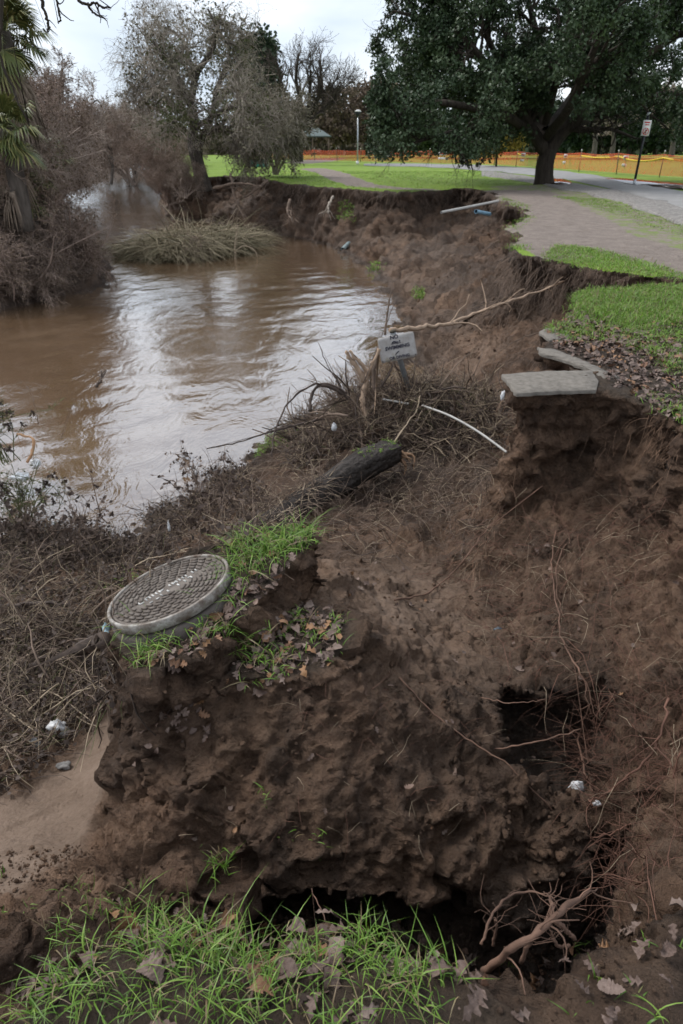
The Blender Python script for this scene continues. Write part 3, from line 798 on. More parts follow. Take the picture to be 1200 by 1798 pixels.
M_GREYLEAF = foliage('grey_foliage', [(0.3, (0.11, 0.10, 0.065)), (0.55, (0.175, 0.158, 0.11)), (0.75, (0.25, 0.22, 0.155))], 0.8, 0.2)
M_DKGREEN = foliage('evergreen_foliage', [(0.3, (0.012, 0.025, 0.012)), (0.55, (0.028, 0.048, 0.022)), (0.75, (0.05, 0.072, 0.035))], 0.6, 0.25, scale=0.3)
M_MIDGREEN = foliage('mid_green_foliage', [(0.3, (0.03, 0.05, 0.02)), (0.55, (0.06, 0.085, 0.035)), (0.75, (0.10, 0.125, 0.05))], 0.7, 0.2, scale=0.3)
M_BROWNLEAF = foliage('brown_crown', [(0.3, (0.085, 0.060, 0.043)), (0.55, (0.15, 0.112, 0.080)), (0.75, (0.22, 0.17, 0.12))], 0.85, 0.15, scale=0.4)
M_YELLEAF = foliage('yellow_foliage', [(0.3, (0.11, 0.085, 0.015)), (0.55, (0.19, 0.15, 0.025)), (0.75, (0.25, 0.16, 0.03))], 0.8, 0.2, scale=1.5)

def wood_obj(name, parts, mat, parent, sides):
    V = []; Q = []; n = 0
    for (Pt, R), s in zip(parts, sides):
        v, q = tubes(Pt, R, s); V.append(v); Q.append(q + n); n += len(v)
    return link(name, mesh_np(name, np.concatenate(V), np.concatenate(Q)), mat, parent)
def same(paths, N=12):
    Ps = []; Rs = []
    for pts, r0, r1 in paths:
        Ps.append(crv(pts, N)); Rs.append(np.linspace(r0, r1, N))
    return np.array(Ps), np.array(Rs)

# --- the big evergreen oak on the right
def live_oak():
    rng = np.random.default_rng(11)
    b = P(956, 324, 0.0)
    def q(px, py, dy=0.0): return D(px, py, b[1] + dy) - b
    root = empty('oak_tree', b)
    tag(root, 'large dark evergreen oak beside the paved road, crown spreading over the lawn', 'tree')
    trunk, tr = same([([(0, 0, -0.2), q(957, 290), q(965, 262)], 0.46, 0.38)])
    tr[0, :3] *= [1.35, 1.15, 1.05]
    limbs, lr = same([
        ([q(960, 268), q(935, 230), q(915, 195, -.5), q(880, 150, -1.5), q(840, 95, -2.5), q(800, 50, -3)], 0.34, 0.10),
        ([q(964, 266), q(985, 235), q(1030, 195, -.5), q(1075, 150, -1), q(1140, 95, -2), q(1210, 50, -2)], 0.36, 0.10),
        ([q(962, 265), q(955, 220, 1), q(960, 160, 2), q(950, 90, 2), q(930, 10, 2), q(920, -60, 2)], 0.34, 0.08),
        ([q(935, 232), q(890, 205, -2), q(830, 190, -3.5), q(770, 180, -4.5), q(720, 190, -5), q(690, 215, -5)], 0.22, 0.05),
        ([q(1000, 220), q(1050, 205, 2), q(1110, 175, 3), q(1180, 165, 4), q(1260, 170, 4), q(1320, 190, 4)], 0.22, 0.05),
        ([q(960, 240), q(1000, 190, -3), q(1030, 120, -5), q(1060, 50, -6), q(1100, -20, -6)], 0.24, 0.06),
        ([q(957, 240), q(910, 190, 3), q(850, 140, 5), q(790, 120, 6), q(730, 110, 6.5)], 0.22, 0.05),
        ([q(960, 230), q(1010, 160, 4), q(1060, 90, 6), q(1120, 40, 7)], 0.22, 0.05),
        ([q(900, 180, -1), q(850, 110, -1), q(790, 60, 0), q(730, 30, 0), q(690, 20, 0)], 0.18, 0.05),
        ([q(880, 200, -2), q(830, 225, -4), q(780, 235, -5.5), q(730, 250, -6), q(700, 262, -6)], 0.14, 0.03),
        ([q(930, 222), q(885, 130), q(855, 60), q(835, 0), q(825, -50)], 0.2, 0.05), ([q(958, 215), q(985, 110, -2), q(1000, 30, -2), q(1010, -50, -2)], 0.2, 0.05), ([q(900, 190), q(850, 160, 1), q(800, 150, 2), q(750, 140, 2)], 0.16, 0.04),
        ([q(1060, 165, -1), q(1120, 60, -1), q(1190, -30, 0), q(1260, -60, 0)], 0.2, 0.06)])
    b1 = sprout(limbs, lr, 235, (1.4, 3.4), (30, 75), rng, 6, 0.03, 0.22, 0.2, 1, 0.55, 0.3, 0.10)
    b2 = sprout(*b1, 1850, (0.7, 1.7), (25, 75), rng, 5, 0.07, 0.3, 0.2, 1, 0.6, 0.3)
    b3 = sprout(*b2, 5200, (0.35, 0.8), (20, 80), rng, 3, 0.10, 0.3, 0.2, 1, 0.6, 0.4)
    wood_obj('trunk', [(trunk, tr), (limbs, lr)], M_BARK_DARK, root, (14, 8))
    tr_o = root.children[-1] if root.children else None
    wood_obj('branches', [b1, b2, b3], M_BARK_DARK, root, (5, 3, 3))
    pos = np.concatenate([along(b3[0], 165000, rng, 0.0), along(b2[0], 20000, rng, 0.2)])
    pos = pos + rng.normal(0, 0.10, pos.shape)
    # hanging skirts on the river side reach low
    zmin = 0.75 + 0.35 * (noise3(pos[:, 0] * .5, pos[:, 1] * .5, 0, 7) + 1) + 1.7 * smooth(-3.0, 1.5, pos[:, 0]) * smooth(9, 4, pos[:, 0])
    gap = fbm(pos[:, 0] * .55, pos[:, 1] * .55, pos[:, 2] * .7, 9, 3)
    wpx = project(pos + b)[0]; pos = pos[(pos[:, 2] > zmin) & (gap > -0.42) & (wpx > 652 + 30 * gap + 30 * smooth(5, 8, pos[:, 2]))]
    V, Fc = leaves(pos, 0.088, rng)
    link('crown', mesh_np('crown', V, Fc, False), M_OAK_LEAF, root)
live_oak()

# --- the drooping tree on the far point, grey twigs and thin leaves
def drooping_tree():
    rng = np.random.default_rng(5)
    b = P(352, 312, -0.25) ; b[1] = 41.0; b = D(352, 322, 41.0)
    def q(px, py, dy=0.0): return D(px, py, b[1] + dy) - b
    root = empty('drooping_tree', b)
    tag(root, 'tall grey tree with drooping fine twigs on the far river bank', 'tree')
    trunk, tr = same([([(0.1, 0, -0.4), q(347, 290), q(338, 250), q(342, 215), q(335, 180)], 0.34, 0.22), ([(0.4, .3, -0.4), q(352, 285, .5), q(352, 250, .5), q(372, 205, .5), q(380, 160, .5)], 0.22, 0.14)])
    limbs, lr = same([
        ([q(335, 185), q(315, 140, -1), q(300, 110, -2), q(280, 85, -2), q(255, 60, -2)], 0.2, 0.05),
        ([q(336, 180), q(345, 130), q(372, 90), q(380, 50), q(365, 15)], 0.2, 0.05),
        ([q(378, 165), q(400, 110, 1), q(405, 75, 1), q(418, 95, 1), q(425, 120, 1)], 0.15, 0.04),
        ([q(340, 215), q(300, 180, 2), q(270, 170, 3), q(245, 190, 3)], 0.14, 0.04),
        ([q(355, 235), q(395, 225, -1), q(415, 240, -1), q(440, 250, -1), q(460, 265, -1)], 0.17, 0.04),
        ([q(375, 190), q(410, 155, 2), q(440, 165, 3), q(465, 200, 3), q(478, 240, 3)], 0.14, 0.03),
        ([q(350, 220), q(400, 190, -3), q(440, 190, -4), q(465, 215, -4)], 0.14, 0.03),
        ([q(335, 180), q(300, 150, 1), q(260, 130, 2), q(240, 110, 2)], 0.14, 0.03),
        ([q(345, 150), q(320, 70, 2), q(270, 40, 2)], 0.12, 0.03),
        ([q(340, 200), q(310, 210, -3), q(285, 235, -3)], 0.12, 0.03)])
    b1 = sprout(limbs, lr, 150, (1.2, 2.6), (25, 75), rng, 6, 0.05, 0.3, 0.15, 1, 0.5, 0.3, 0.15)
    b2 = sprout(*b1, 1300, (0.7, 1.6), (25, 80), rng, 6, 0.20, 0.28, 0.15, 1, 0.55, 0.35)
    b3 = sprout(*b2, 6200, (0.45, 1.15), (25, 90), rng, 4, 0.40, 0.22, 0.1, 1, 0.7, 0.5)
    b3[1][:] = np.maximum(b3[1], 0.006)
    wood_obj('trunk', [(trunk, tr), (limbs, lr)], M_BARK_GREY, root, (10, 7))
    wood_obj('twigs', [b1, b2, b3], M_TWIG_GREY, root, (4, 3, 3))
    g = along(b3[0], 14000, rng, 0.1); k = noise3(g[:, 0] * .6, g[:, 1] * .6, g[:, 2] * .6, 3) > -0.25
    V, Fc = leaves(g[k], 0.07, rng, -0.6, 2.2)
    link('crown', mesh_np('crown', V, Fc, False), M_GREYLEAF, root)
    # olive leaf tufts (mistletoe and new leaves)
    m = limbs.reshape(-1, 3)[rng.integers(0, limbs.shape[0] * limbs.shape[1], 60)]
    pos = (m[rng.integers(0, 60, 9000)] + rng.normal(0, 0.42, (9000, 3)))
    V, Fc = leaves(pos, 0.085, rng); link('leaf_tufts', mesh_np('leaf_tufts', V, Fc, False), M_OLIVE, root)
drooping_tree()

# --- weeping thicket at the right foot of that tree
def weeping_mound(px, py, Y, w, h, seed, label, mat=M_GREYLEAF, name='weeping_shrub'):
    rng = np.random.default_rng(seed); b = D(px, py, Y)
    root = empty(name, b); tag(root, label, 'shrub')
    st, sr = same([([(rng.normal(0, .1), 0, -.2), (rng.normal(0, w * .2), rng.normal(0, w * .2), h * .5), (rng.normal(0, w * .35), rng.normal(0, w * .35), h * .95)], 0.07, 0.03) for _ in range(8)], 8)
    b1 = sprout(st, sr, 160, (h * .3, h * .7), (30, 100), rng, 7, 0.28, 0.22, 0.35, 1, 0.6, 0.4)
    b2 = sprout(*b1, 2000, (h * .2, h * .45), (20, 80), rng, 4, 0.45, 0.2, 0.1, 1, 0.8, 0.5); b2[1][:] = np.maximum(b2[1], 0.006)
    wood_obj('stems', [(st, sr), b1, b2], M_TWIG_GREY, root, (5, 3, 3))
    V, Fc = leaves(along(b2[0], 14000, rng, 0), 0.075, rng, -0.6, 2.2)
    link('foliage', mesh_np('foliage', V, Fc, False), mat, root)
    return root
weeping_mound(484, 300, 46, 2.2, 3.6, 21, 'grey green weeping thicket right of the drooping tree, beside the lawn')

# --- generic bare tree
def bare_tree(name, b, paths, seed, label, mat=M_BARK_GREY, tw=M_TWIG, n=(120, 900, 4200), ln=((1.4, 3), (0.7, 1.5), (0.3, 0.8)), rmin=0.012, droop=0.0, group=None, fol=None, up=0.2):
    rng = np.random.default_rng(seed)
    root = empty(name, b); tag(root, label, 'tree', group)
    limbs, lr = same(paths)
    b1 = sprout(limbs, lr, n[0], ln[0], (25, 65), rng, 6, droop, 0.2, 0.25, 1, 0.55, 0.3, up)
    b2 = sprout(*b1, n[1], ln[1], (25, 65), rng, 5, droop, 0.22, 0.15, 1, 0.6, 0.35, up * .7)
    b3 = sprout(*b2, n[2], ln[2], (25, 70), rng, 3, droop, 0.22, 0.1, 1, 0.7, 0.5, up * .5)
    for bb in (b2, b3): bb[1][:] = np.maximum(bb[1], rmin)
    wood_obj('trunk', [(limbs, lr)], mat, root, (8,))
    wood_obj('branches', [b1, b2, b3], tw, root, (4, 3, 3))
    if fol:
        V, Fc = leaves(along(b3[0], fol[1], rng, 0), fol[2], rng); link('crown', mesh_np('crown', V, Fc, False), fol[0], root)
    return root
def qq(b):
    return lambda px, py, dy=0.0: D(px, py, b[1] + dy) - b
b = D(522, 278, 76.0); q = qq(b)
bare_tree('bare_tree', b, [([(0, 0, -.3), q(521, 240), q(522, 225)], 0.62, 0.5), ([q(522, 230), q(505, 190), q(495, 150), q(487, 110)], 0.34, 0.08), ([q(522, 230), q(528, 180), q(520, 140), q(525, 95)], 0.32, 0.08),
    ([q(523, 230), q(550, 190), q(565, 150), q(560, 105)], 0.34, 0.08), ([q(524, 228), q(555, 205), q(585, 175), q(597, 150)], 0.28, 0.06), ([q(521, 228), q(498, 200), q(478, 170), q(472, 140)], 0.26, 0.06), ([q(540, 205), q(545, 150), q(545, 110)], 0.2, 0.05)],
    31, 'tall leafless tree with dark branching crown against the sky', M_BARK_DARK, mat_simple('dark_twig', (0.07, 0.055, 0.046), 0.9, 0.3, 1.0), (70, 460, 1700), ((1.8, 3.8), (1.0, 2.2), (0.6, 1.3)), 0.013)

def leafy_tree(name, b, height, width, seed, label, mat, n=26000, leaf=0.3, trunk=0.25, base=0.25, group=None, bark_m=M_BARK_DARK, gap=-0.22):
    rng = np.random.default_rng(seed); root = empty(name, b); tag(root, label, 'tree', group)
    lean = rng.normal(0, 0.04, 2) * height
    limbs, lr = same([([(0, 0, -.3), (lean[0] * .4, lean[1] * .4, height * .4), (lean[0], lean[1], height * .85)], trunk, trunk * .2)] +
        [([(lean[0] * .3, lean[1] * .3, height * (.25 + .06 * k)), (width * .22 * math.cos(k * 2.4), width * .22 * math.sin(k * 2.4), height * (.45 + .05 * k)), (width * .4 * math.cos(k * 2.4), width * .4 * math.sin(k * 2.4), height * (.6 + .05 * k))], trunk * .5, trunk * .1) for k in range(7)], 8)
    wood_obj('trunk', [(limbs, lr)], bark_m, root, (7,))
    nb = 46; th = rng.random(nb) * 6.28; zz = base + (0.97 - base) * rng.random(nb) ** .8; rr = np.sqrt(rng.random(nb)) * width * .42 * np.sqrt(np.clip(1 - ((zz - .5) / .62) ** 2, .1, 1))
    c = np.stack([rr * np.cos(th) + lean[0] * zz, rr * np.sin(th) + lean[1] * zz, zz * height], 1)
    pos = c[rng.integers(0, nb, n)] + rng.normal(0, 1, (n, 3)) * [width * .085, width * .085, height * .055]
    g = fbm(pos[:, 0] * 1.2 / leaf * .3, pos[:, 1] * 1.2 / leaf * .3, pos[:, 2] * 1.2 / leaf * .3, seed, 3)
    pos = pos[(g > gap) & (pos[:, 2] > base * height * .7)]
    V, Fc = leaves(pos, leaf, rng); link('crown', mesh_np('crown', V, Fc, False), mat, root)
    return root
leafy_tree('evergreen_tree', D(470, 285, 92), 12.2, 5.6, 41, 'dark evergreen tree rising behind the leafless tree', M_DKGREEN, 16000, 0.34)
leafy_tree('small_tree', D(466, 282, 84) + [0, 0, 0], 4.2, 4.5, 43, 'small round dark tree under the leafless tree behind the fence', M_BROWNLEAF, 5000, 0.22, 0.15, 0.35)
# --- far trees behind the meadow
GRP = 'trees at the far edge of the park'
rng = np.random.default_rng(77)
for k, (px, top, Y, w, m, lab) in enumerate([
        (548, 190, 118, 7, M_BROWNLEAF, 'low brown tree left of the far picnic shelter'),
        (600, 160, 125, 9, M_BROWNLEAF, 'brownish tree rising right behind the picnic shelter'),
        (640, 146, 130, 10, M_BROWNLEAF, 'tallest brownish far tree, straight behind the lamp post'),
        (672, 150, 128, 9, M_BROWNLEAF, 'brownish far tree between the lamp post and the oak crown'),
        (705, 145, 132, 10, M_OLIVE, 'olive far tree half hidden by the left edge of the oak crown')]):
    b = D(px, 268, Y); h = D(px, top, Y)[2] - b[2]
    leafy_tree('far_tree', b, h, w, 100 + k, lab, m, 6500, 0.34, 0.3, 0.16, GRP, M_BARK_GREY, -0.1)
for k, (px, top, Y, w, m, lab) in enumerate([
        (760, 190, 120, 11, M_MIDGREEN, 'green far tree seen under the left side of the oak crown'),
        (830, 190, 112, 11, M_DKGREEN, 'dark far tree under the oak crown, left of the oak trunk'),
        (905, 185, 116, 11, M_MIDGREEN, 'green far tree directly left of the oak trunk'),
        (990, 180, 110, 10, M_DKGREEN, 'dark green far tree directly right of the oak trunk'),
        (1050, 165, 116, 11, M_MIDGREEN, 'green far tree between the oak trunk and the road sign'),
        (1105, 170, 108, 10, M_DKGREEN, 'dark green far tree left behind the road sign'),
        (1150, 150, 114, 11, M_MIDGREEN, 'pale green far tree right of the road sign'),
        (1205, 160, 106, 11, M_DKGREEN, 'dark green far tree at the right edge of the picture')]):
    b = D(px, 268, Y); h = D(px, top, Y)[2] - b[2]
    leafy_tree('far_tree', b, h, w, 120 + k, lab, m, 9000, 0.34, 0.32, 0.12, GRP, M_BARK_GREY, -0.2)
for k, (px, Y) in enumerate([(1043, 96), (1075, 99), (1180, 92)]):
    b = D(px, 272, Y); q = qq(b)
    bare_tree('bare_trunk_tree', b, [([(0, 0, -.2), q(px + 3, 240), q(px - 2, 200), q(px + 4, 150)], 0.35, 0.1), ([q(px, 230), q(px + 15, 200), q(px + 22, 165)], 0.18, 0.05), ([q(px, 225), q(px - 14, 195), q(px - 20, 165)], 0.18, 0.05)],
        140 + k, ['pale bare trunk behind the fence, just right of the oak', 'pale bare trunk behind the fence, second from the oak', 'pale bare trunk behind the fence near the right edge'][k], M_BARK_GREY, M_TWIG, (30, 150, 300), ((1.5, 3), (0.8, 1.6), (0.4, 0.9)), 0.02, group='bare trunks behind the fence')
leafy_tree('yellowing_shrub', D(872, 287, 66), 4.4, 4.6, 151, 'yellowing leafy shrub under the oak crown beside the fence', M_YELLEAF, 6500, 0.16, 0.1, 0.12)

# --- thickets of the left bank: four bare shrub shapes, copied
def shrub_mesh(seed, h, w, n=(60, 650, 3600), rm=0.006, droop=0.1, ns=11):
    rng = np.random.default_rng(seed)
    st, sr = same([([(rng.normal(0, .2), rng.normal(0, .2), -.2), (rng.normal(0, w * .22), rng.normal(0, w * .22), h * .5), (rng.normal(0, w * .42), rng.normal(0, w * .42), h * (.75 + .35 * rng.random()))], 0.055, 0.015) for _ in range(ns)], 9)
    b1 = sprout(st, sr, n[0], (h * .25, h * .55), (20, 70), rng, 6, droop * .4, 0.25, 0.15, 1, 0.6, 0.35, 0.1)
    b2 = sprout(*b1, n[1], (h * .14, h * .32), (20, 80), rng, 5, droop, 0.28, 0.1, 1, 0.7, 0.4)
    b3 = sprout(*b2, n[2], (h * .07, h * .2), (20, 90), rng, 3, droop * 1.6, 0.28, 0.05, 1, 0.8, 0.5)
    for bb in (b1, b2, b3): bb[1][:] = np.maximum(bb[1], rm)
    V = []; Q = []; k = 0
    for (Pt, R), s in zip([(st, sr), b1, b2, b3], (5, 3, 3, 3)):
        v, q = tubes(Pt, R, s); V.append(v); Q.append(q + k); k += len(v)
    return mesh_np('branches', np.concatenate(V), np.concatenate(Q)), b3[0]
SHRUBS = []
for k in range(4):
    me, tips = shrub_mesh(200 + k, 3.4, 3.6, droop=(0.1, 0.25, 0.15, 0.4)[k])
    me.materials.append((M_TWIG_RED, M_TWIG, M_TWIG, M_TWIG_RED)[k])
    V, Fc = leaves(along(tips, 5200, np.random.default_rng(210 + k), 0), 0.055, np.random.default_rng(220 + k), -0.3, 1.8)
    SHRUBS.append((me, mesh_np('dead_leaves', V, Fc, False)))
    SHRUBS[-1][1].materials.append(M_BROWNLEAF)
def shrub(k, px, py, Y, s, label, rot=0.0, tilt=(0, 0), sz=1.0, group='bare shrubs of the left bank'):
    b = D(px, py, Y); root = empty('bare_shrub', b, rot); root.rotation_euler = (tilt[0], tilt[1], rot); root.scale = (s, s, s * sz)
    tag(root, label, 'shrub', group)
    link('branches', SHRUBS[k][0], None, root); link('dead_leaves', SHRUBS[k][1], None, root)
for a in [
    (0, 30, 470, 21.5, 0.85, 'brown bare shrub at the left edge, hanging over the water'),
    (3, 110, 490, 22.5, 0.62, 'drooping bare shrub over the water right of the left-edge shrub', 1.0, (0.1, 0.25)),
    (2, 60, 400, 24.5, 0.8, 'reddish bare shrub below the low palm on the left bank', 2.0),
    (1, -20, 410, 22.5, 0.8, 'grey bare shrub cut by the left edge, below the palm', 0.5),
    (0, 75, 385, 31, 0.6, 'brown bare shrub at the narrow of the river, left side', 4.0),
    (2, 70, 360, 28, 0.72, 'bare shrub behind the drooping one on the left bank', 2.7),
    (0, 55, 345, 26, 0.75, 'brown bare shrub right below the green palm fronds', 1.1),
    (1, 105, 345, 42, 0.8, 'grey bare shrub where the river narrows in the distance', 3.0),
    (2, 92, 335, 38, 1.0, 'tall reddish thicket left of the distant river', 5.0),
    (0, 90, 320, 33, 1.0, 'tall brown thicket behind the low palm', 0.3),
    (1, 128, 332, 62, 1.0, 'pale thicket at the far bend of the river', 1.7),
    (2, 290, 326, 72, 1.3, 'reddish thicket beyond the far bend, left of the drooping tree', 2.2),
    (0, 300, 322, 66, 1.2, 'brown thicket just left behind the drooping tree', 0.9),
    (2, 118, 324, 56, 1.3, 'tall reddish thicket closing the view up the river', 4.4),
    (1, 235, 318, 84, 2.0, 'far grey thicket at the head of the river', 3.7),
    (3, 290, 335, 47, 0.7, 'dark low shrub on the far bank point under the drooping tree', 2.0),
    (0, 290, 348, 44, 0.45, 'small brown shrub at the water on the far point', 3.0),
    (1, 325, 345, 39.5, 0.45, 'small grey shrub on the slope below the drooping tree', 1.2),
    (3, 15, 535, 19.8, 0.62, 'lowest drooping brown shrub at the left edge, touching the water', 0.4, (0.2, 0.1)),
    (3, 60, 530, 20.3, 0.6, 'matted brown shrub leaning over the water, second from the left edge', 2.4, (0.2, 0.2)),
    (1, 100, 520, 21.5, 0.55, 'grey matted shrub at the tip of the left bank', 3.9, (0.1, 0.3)),
    (3, 105, 470, 25.5, 0.45, 'small drooping shrub beyond the tip of the left bank', 5.1, (0.1, 0.3)),
    (0, 40, 440, 22.5, 0.62, 'brown shrub behind the matted shrubs of the left bank', 1.9),
    (3, 75, 425, 28, 0.55, 'drooping shrub halfway along the left bank', 0.9, (0.1, 0.25)),
    (2, 80, 395, 33, 0.6, 'reddish shrub at the water opposite the reed clump', 3.3, (0.1, 0.2)),
    (1, -10, 480, 20.5, 0.75, 'grey shrub rising at the very left edge over the water', 2.9)]:
    shrub(*a)
# taller leafless trees of the left bank
for k, (px, py, Y, top, wd) in enumerate([(105, 330, 40, 95, 20), (62, 330, 34, 120, 16), (150, 320, 62, 165, 22), (195, 318, 78, 190, 22), (235, 316, 90, 195, 22), (15, 335, 30, 130, 20)]):
    b = D(px, py, Y); q = qq(b); rs = np.random.default_rng(300 + k)
    u = Y * 0.93 / F_PX                                            # metres to a pixel there
    paths = [([(0, 0, -.3), q(px + 4, (py + top) / 2 + 20), q(px + rs.normal(0, 6), top + 45)], 0.16, 0.04)]
    for j in range(7):
        y0 = py + (top - py) * (0.2 + 0.1 * j); dx = rs.normal(0, wd)
        paths.append(([q(px + 2, y0), q(px + dx * .6, y0 - 20, rs.normal(0, 1)), q(px + dx, max(top + 40, y0 - 45), rs.normal(0, 1.5))], 0.07, 0.02))
    bare_tree('bare_tree', b, paths, 310 + k,
        ['bare grey tree right of the palm on the left bank', 'bare tree crowded against the palm skirt', 'slender bare tree between the palm and the river head', 'thin bare tree above the far bend of the river', 'far bare tree left of the drooping tree', 'bare tree behind the palm at the left edge'][k],
        M_BARK_GREY, M_TWIG_RED if k % 2 else M_TWIG, (60, 620, 2400), ((22 * u, 44 * u), (12 * u, 26 * u), (6 * u, 15 * u)), 0.006 + 0.00011 * Y, 0.03, 'bare trees of the left bank', (M_BROWNLEAF, 1500, 0.06))

# the wood that closes the view behind the park, too far off to tell its trees apart
def far_wood():
    rng = np.random.default_rng(900); n = 36000
    x = rng.uniform(-150, 190, n); y = 165 + 0.10 * np.abs(x - 20) + rng.normal(0, 6, n)
    top = 6.5 + 3.0 * noise3(x * .11, 0, 0, 1) + 2.0 * noise3(x * .37, 3, 0, 2)
    z = -0.4 + top * rng.random(n) ** 0.8
    V, Fc = leaves(np.stack([x, y, z], 1), 0.95, rng)
    right = smooth(0, 40, x)
    me = mesh_np('far_wood', V, Fc, False); add_attr(me, 'rnd', np.repeat(np.clip(right + 0.25 * rng.normal(size=n), 0, 1), 4))
    t = NT('far_wood'); nn = t.noise(0.25, 4, 0.6)
    c = t.mix(t.attr('rnd'), t.ramp(nn, [(0.3, (0.085, 0.066, 0.05)), (0.7, (0.17, 0.14, 0.105))]), t.ramp(nn, [(0.3, (0.02, 0.032, 0.014)), (0.7, (0.06, 0.08, 0.035))]))
    tag(link('far_wood', me, t.fin(c, 0.8, None, 0.2)), 'hazy band of far woodland behind the park', 'wood', kind='stuff')
far_wood()
# ------------------------------------------------------------------ the park: road, lamp, signs, fence, shelter
M_ASPHALT = mat_simple('asphalt', (0.22, 0.215, 0.21), 0.8, 0.16, 1.2, 0.3, 0.4)
M_GRAVEL = mat_simple('gravel', (0.215, 0.20, 0.185), 0.85, 0.5, 9, 0.3, 0.9, bdist=0.03)
M_STEEL = mat_simple('galvanised_steel', (0.42, 0.44, 0.46), 0.45, 0.15, 6, 0.5, 0.0, 0.6)
M_BLACKPAINT = mat_simple('black_paint', (0.022, 0.023, 0.026), 0.45, 0.3, 5)
M_WHITEPAINT = mat_simple('white_paint', (0.72, 0.71, 0.69), 0.5, 0.12, 6)
M_REDPAINT = mat_simple('red_paint', (0.55, 0.05, 0.045), 0.5, 0.15, 6)
M_WOODPOST = mat_simple('wooden_stake', (0.16, 0.12, 0.09), 0.85, 0.3, 10)
M_YELTAPE = mat_simple('yellow_tape', (0.72, 0.52, 0.05), 0.5, 0.1, 4)

def ribbon(name, left, right, mat, z0, label, ns=160, jit=0.05, thick=0.05, seed=0):
    """a laid surface between two edge lines (pixels on the ground), with a slightly uneven edge"""
    r = np.random.default_rng(seed)
    A = crv(np.c_[pts2(left), np.zeros(len(left))], ns); B = crv(np.c_[pts2(right), np.zeros(len(right))], ns)
    k_ = np.arange(ns); A[:, :2] += 5 * jit * np.stack([noise3(k_ * .07, seed, c, 61) + .3 * noise3(k_ * .2, seed, c, 62) for c in (0, 9)], 1); B[:, :2] += 3 * jit * np.stack([noise3(k_ * .07, seed, c, 63) for c in (0, 9)], 1)
    nc = 7; t = np.linspace(0, 1, nc)[None, :, None]
    G = A[:, None] * (1 - t) + B[:, None] * t
    G[..., 2] = z0 + 0.03 * noise3(G[..., 0] * .5, G[..., 1] * .5, 0, 4) + 0.012
    G[:, 0, 2] -= thick; G[:, -1, 2] -= thick
    G[:, 1, :2] = G[:, 0, :2] * .75 + G[:, 1, :2] * .25; G[:, -2, :2] = G[:, -1, :2] * .75 + G[:, -2, :2] * .25
    idx = np.arange(ns * nc).reshape(ns, nc)
    Q = np.stack([idx[:-1, :-1], idx[:-1, 1:], idx[1:, 1:], idx[1:, :-1]], -1).reshape(-1, 4)
    o = link(name, mesh_np(name, G.reshape(-1, 3), Q), mat); tag(o, label, kind='structure'); return o
ribbon('gravel_shoulder', [(850, 309), (900, 317), (960, 327), (1010, 335), (1100, 356), (1200, 392), (1330, 440)], [(850, 300), (900, 306), (960, 315), (1010, 322), (1100, 338), (1200, 362), (1330, 396)], M_GRAVEL, 0.03, 'strip of loose grey gravel along the paved road', jit=0.06)
ribbon('paved_road', [(640, 291), (760, 294), (850, 300), (960, 311), (1010, 318), (1060, 328), (1130, 347), (1200, 370), (1330, 415)], [(640, 288), (760, 289), (850, 291), (960, 299), (1040, 308), (1090, 317), (1140, 327), (1200, 338), (1330, 362)], M_ASPHALT, 0.05, 'grey paved park road curving past the oak', jit=0.02)
def puddle(px_poly, label, z=0.10):
    t = NT('puddle_water'); m = t.fin((0.05, 0.035, 0.026), 0.03, t.bump(t.noise(6, 2), 0.05, 0.01), 0.9)
    c = pts2(px_poly); c3 = np.r_[c, c[:1]]; c3 = crv(np.c_[c3, np.zeros(len(c3))], 40)[:-1, :2]
    n = len(c3); V = np.r_[np.c_[c3, np.full(n, z)], [[*c3.mean(0), z]], np.c_[c3 * 1.0, np.full(n, z - 0.05)]]
    i = np.arange(n); j = (i + 1) % n
    me = mesh_np('puddle', V, [np.stack([i, j, np.full(n, n)], 1), np.stack([i, i + n + 1, j + n + 1, j], 1)], False)
    tag(link('puddle', me, m), label, kind='structure')
puddle([(1062, 316), (1100, 317), (1150, 322), (1210, 327), (1290, 333), (1290, 340), (1210, 334), (1150, 331), (1100, 324)], 'shallow puddle along the far side of the road by the sign')
puddle([(965, 318), (985, 318), (1003, 324), (990, 327), (966, 325)], 'small puddle just right of the oak trunk')

# lamp post
b = P(628, 288.5); root = empty('lamp_post', b); tag(root, 'tall pale lamp post standing alone on the lawn', 'lamp post')
m = MB(); m.tube([(0, 0, 0), (0, 0, 4.25)], [0.085, 0.06], 12); m.build('pole', M_STEEL, root, True)
m = MB(); m.tube([(0, 0, 0), (0, 0, 0.28)], [0.17, 0.14], 12); m.build('base', M_WHITEPAINT, root, True)
m = MB(); m.tube([(0, 0, 4.2), (0, 0, 4.35), (0, 0, 4.6)], [0.09, 0.2, 0.3], 14); m.build('lamp_housing', M_BLACKPAINT, root, True)
m = MB(); m.tube([(0, 0, 4.6), (0, 0, 4.7), (0, 0, 4.78)], [0.34, 0.30, 0.08], 14); m.build('lamp_cap', M_WHITEPAINT, root, True)

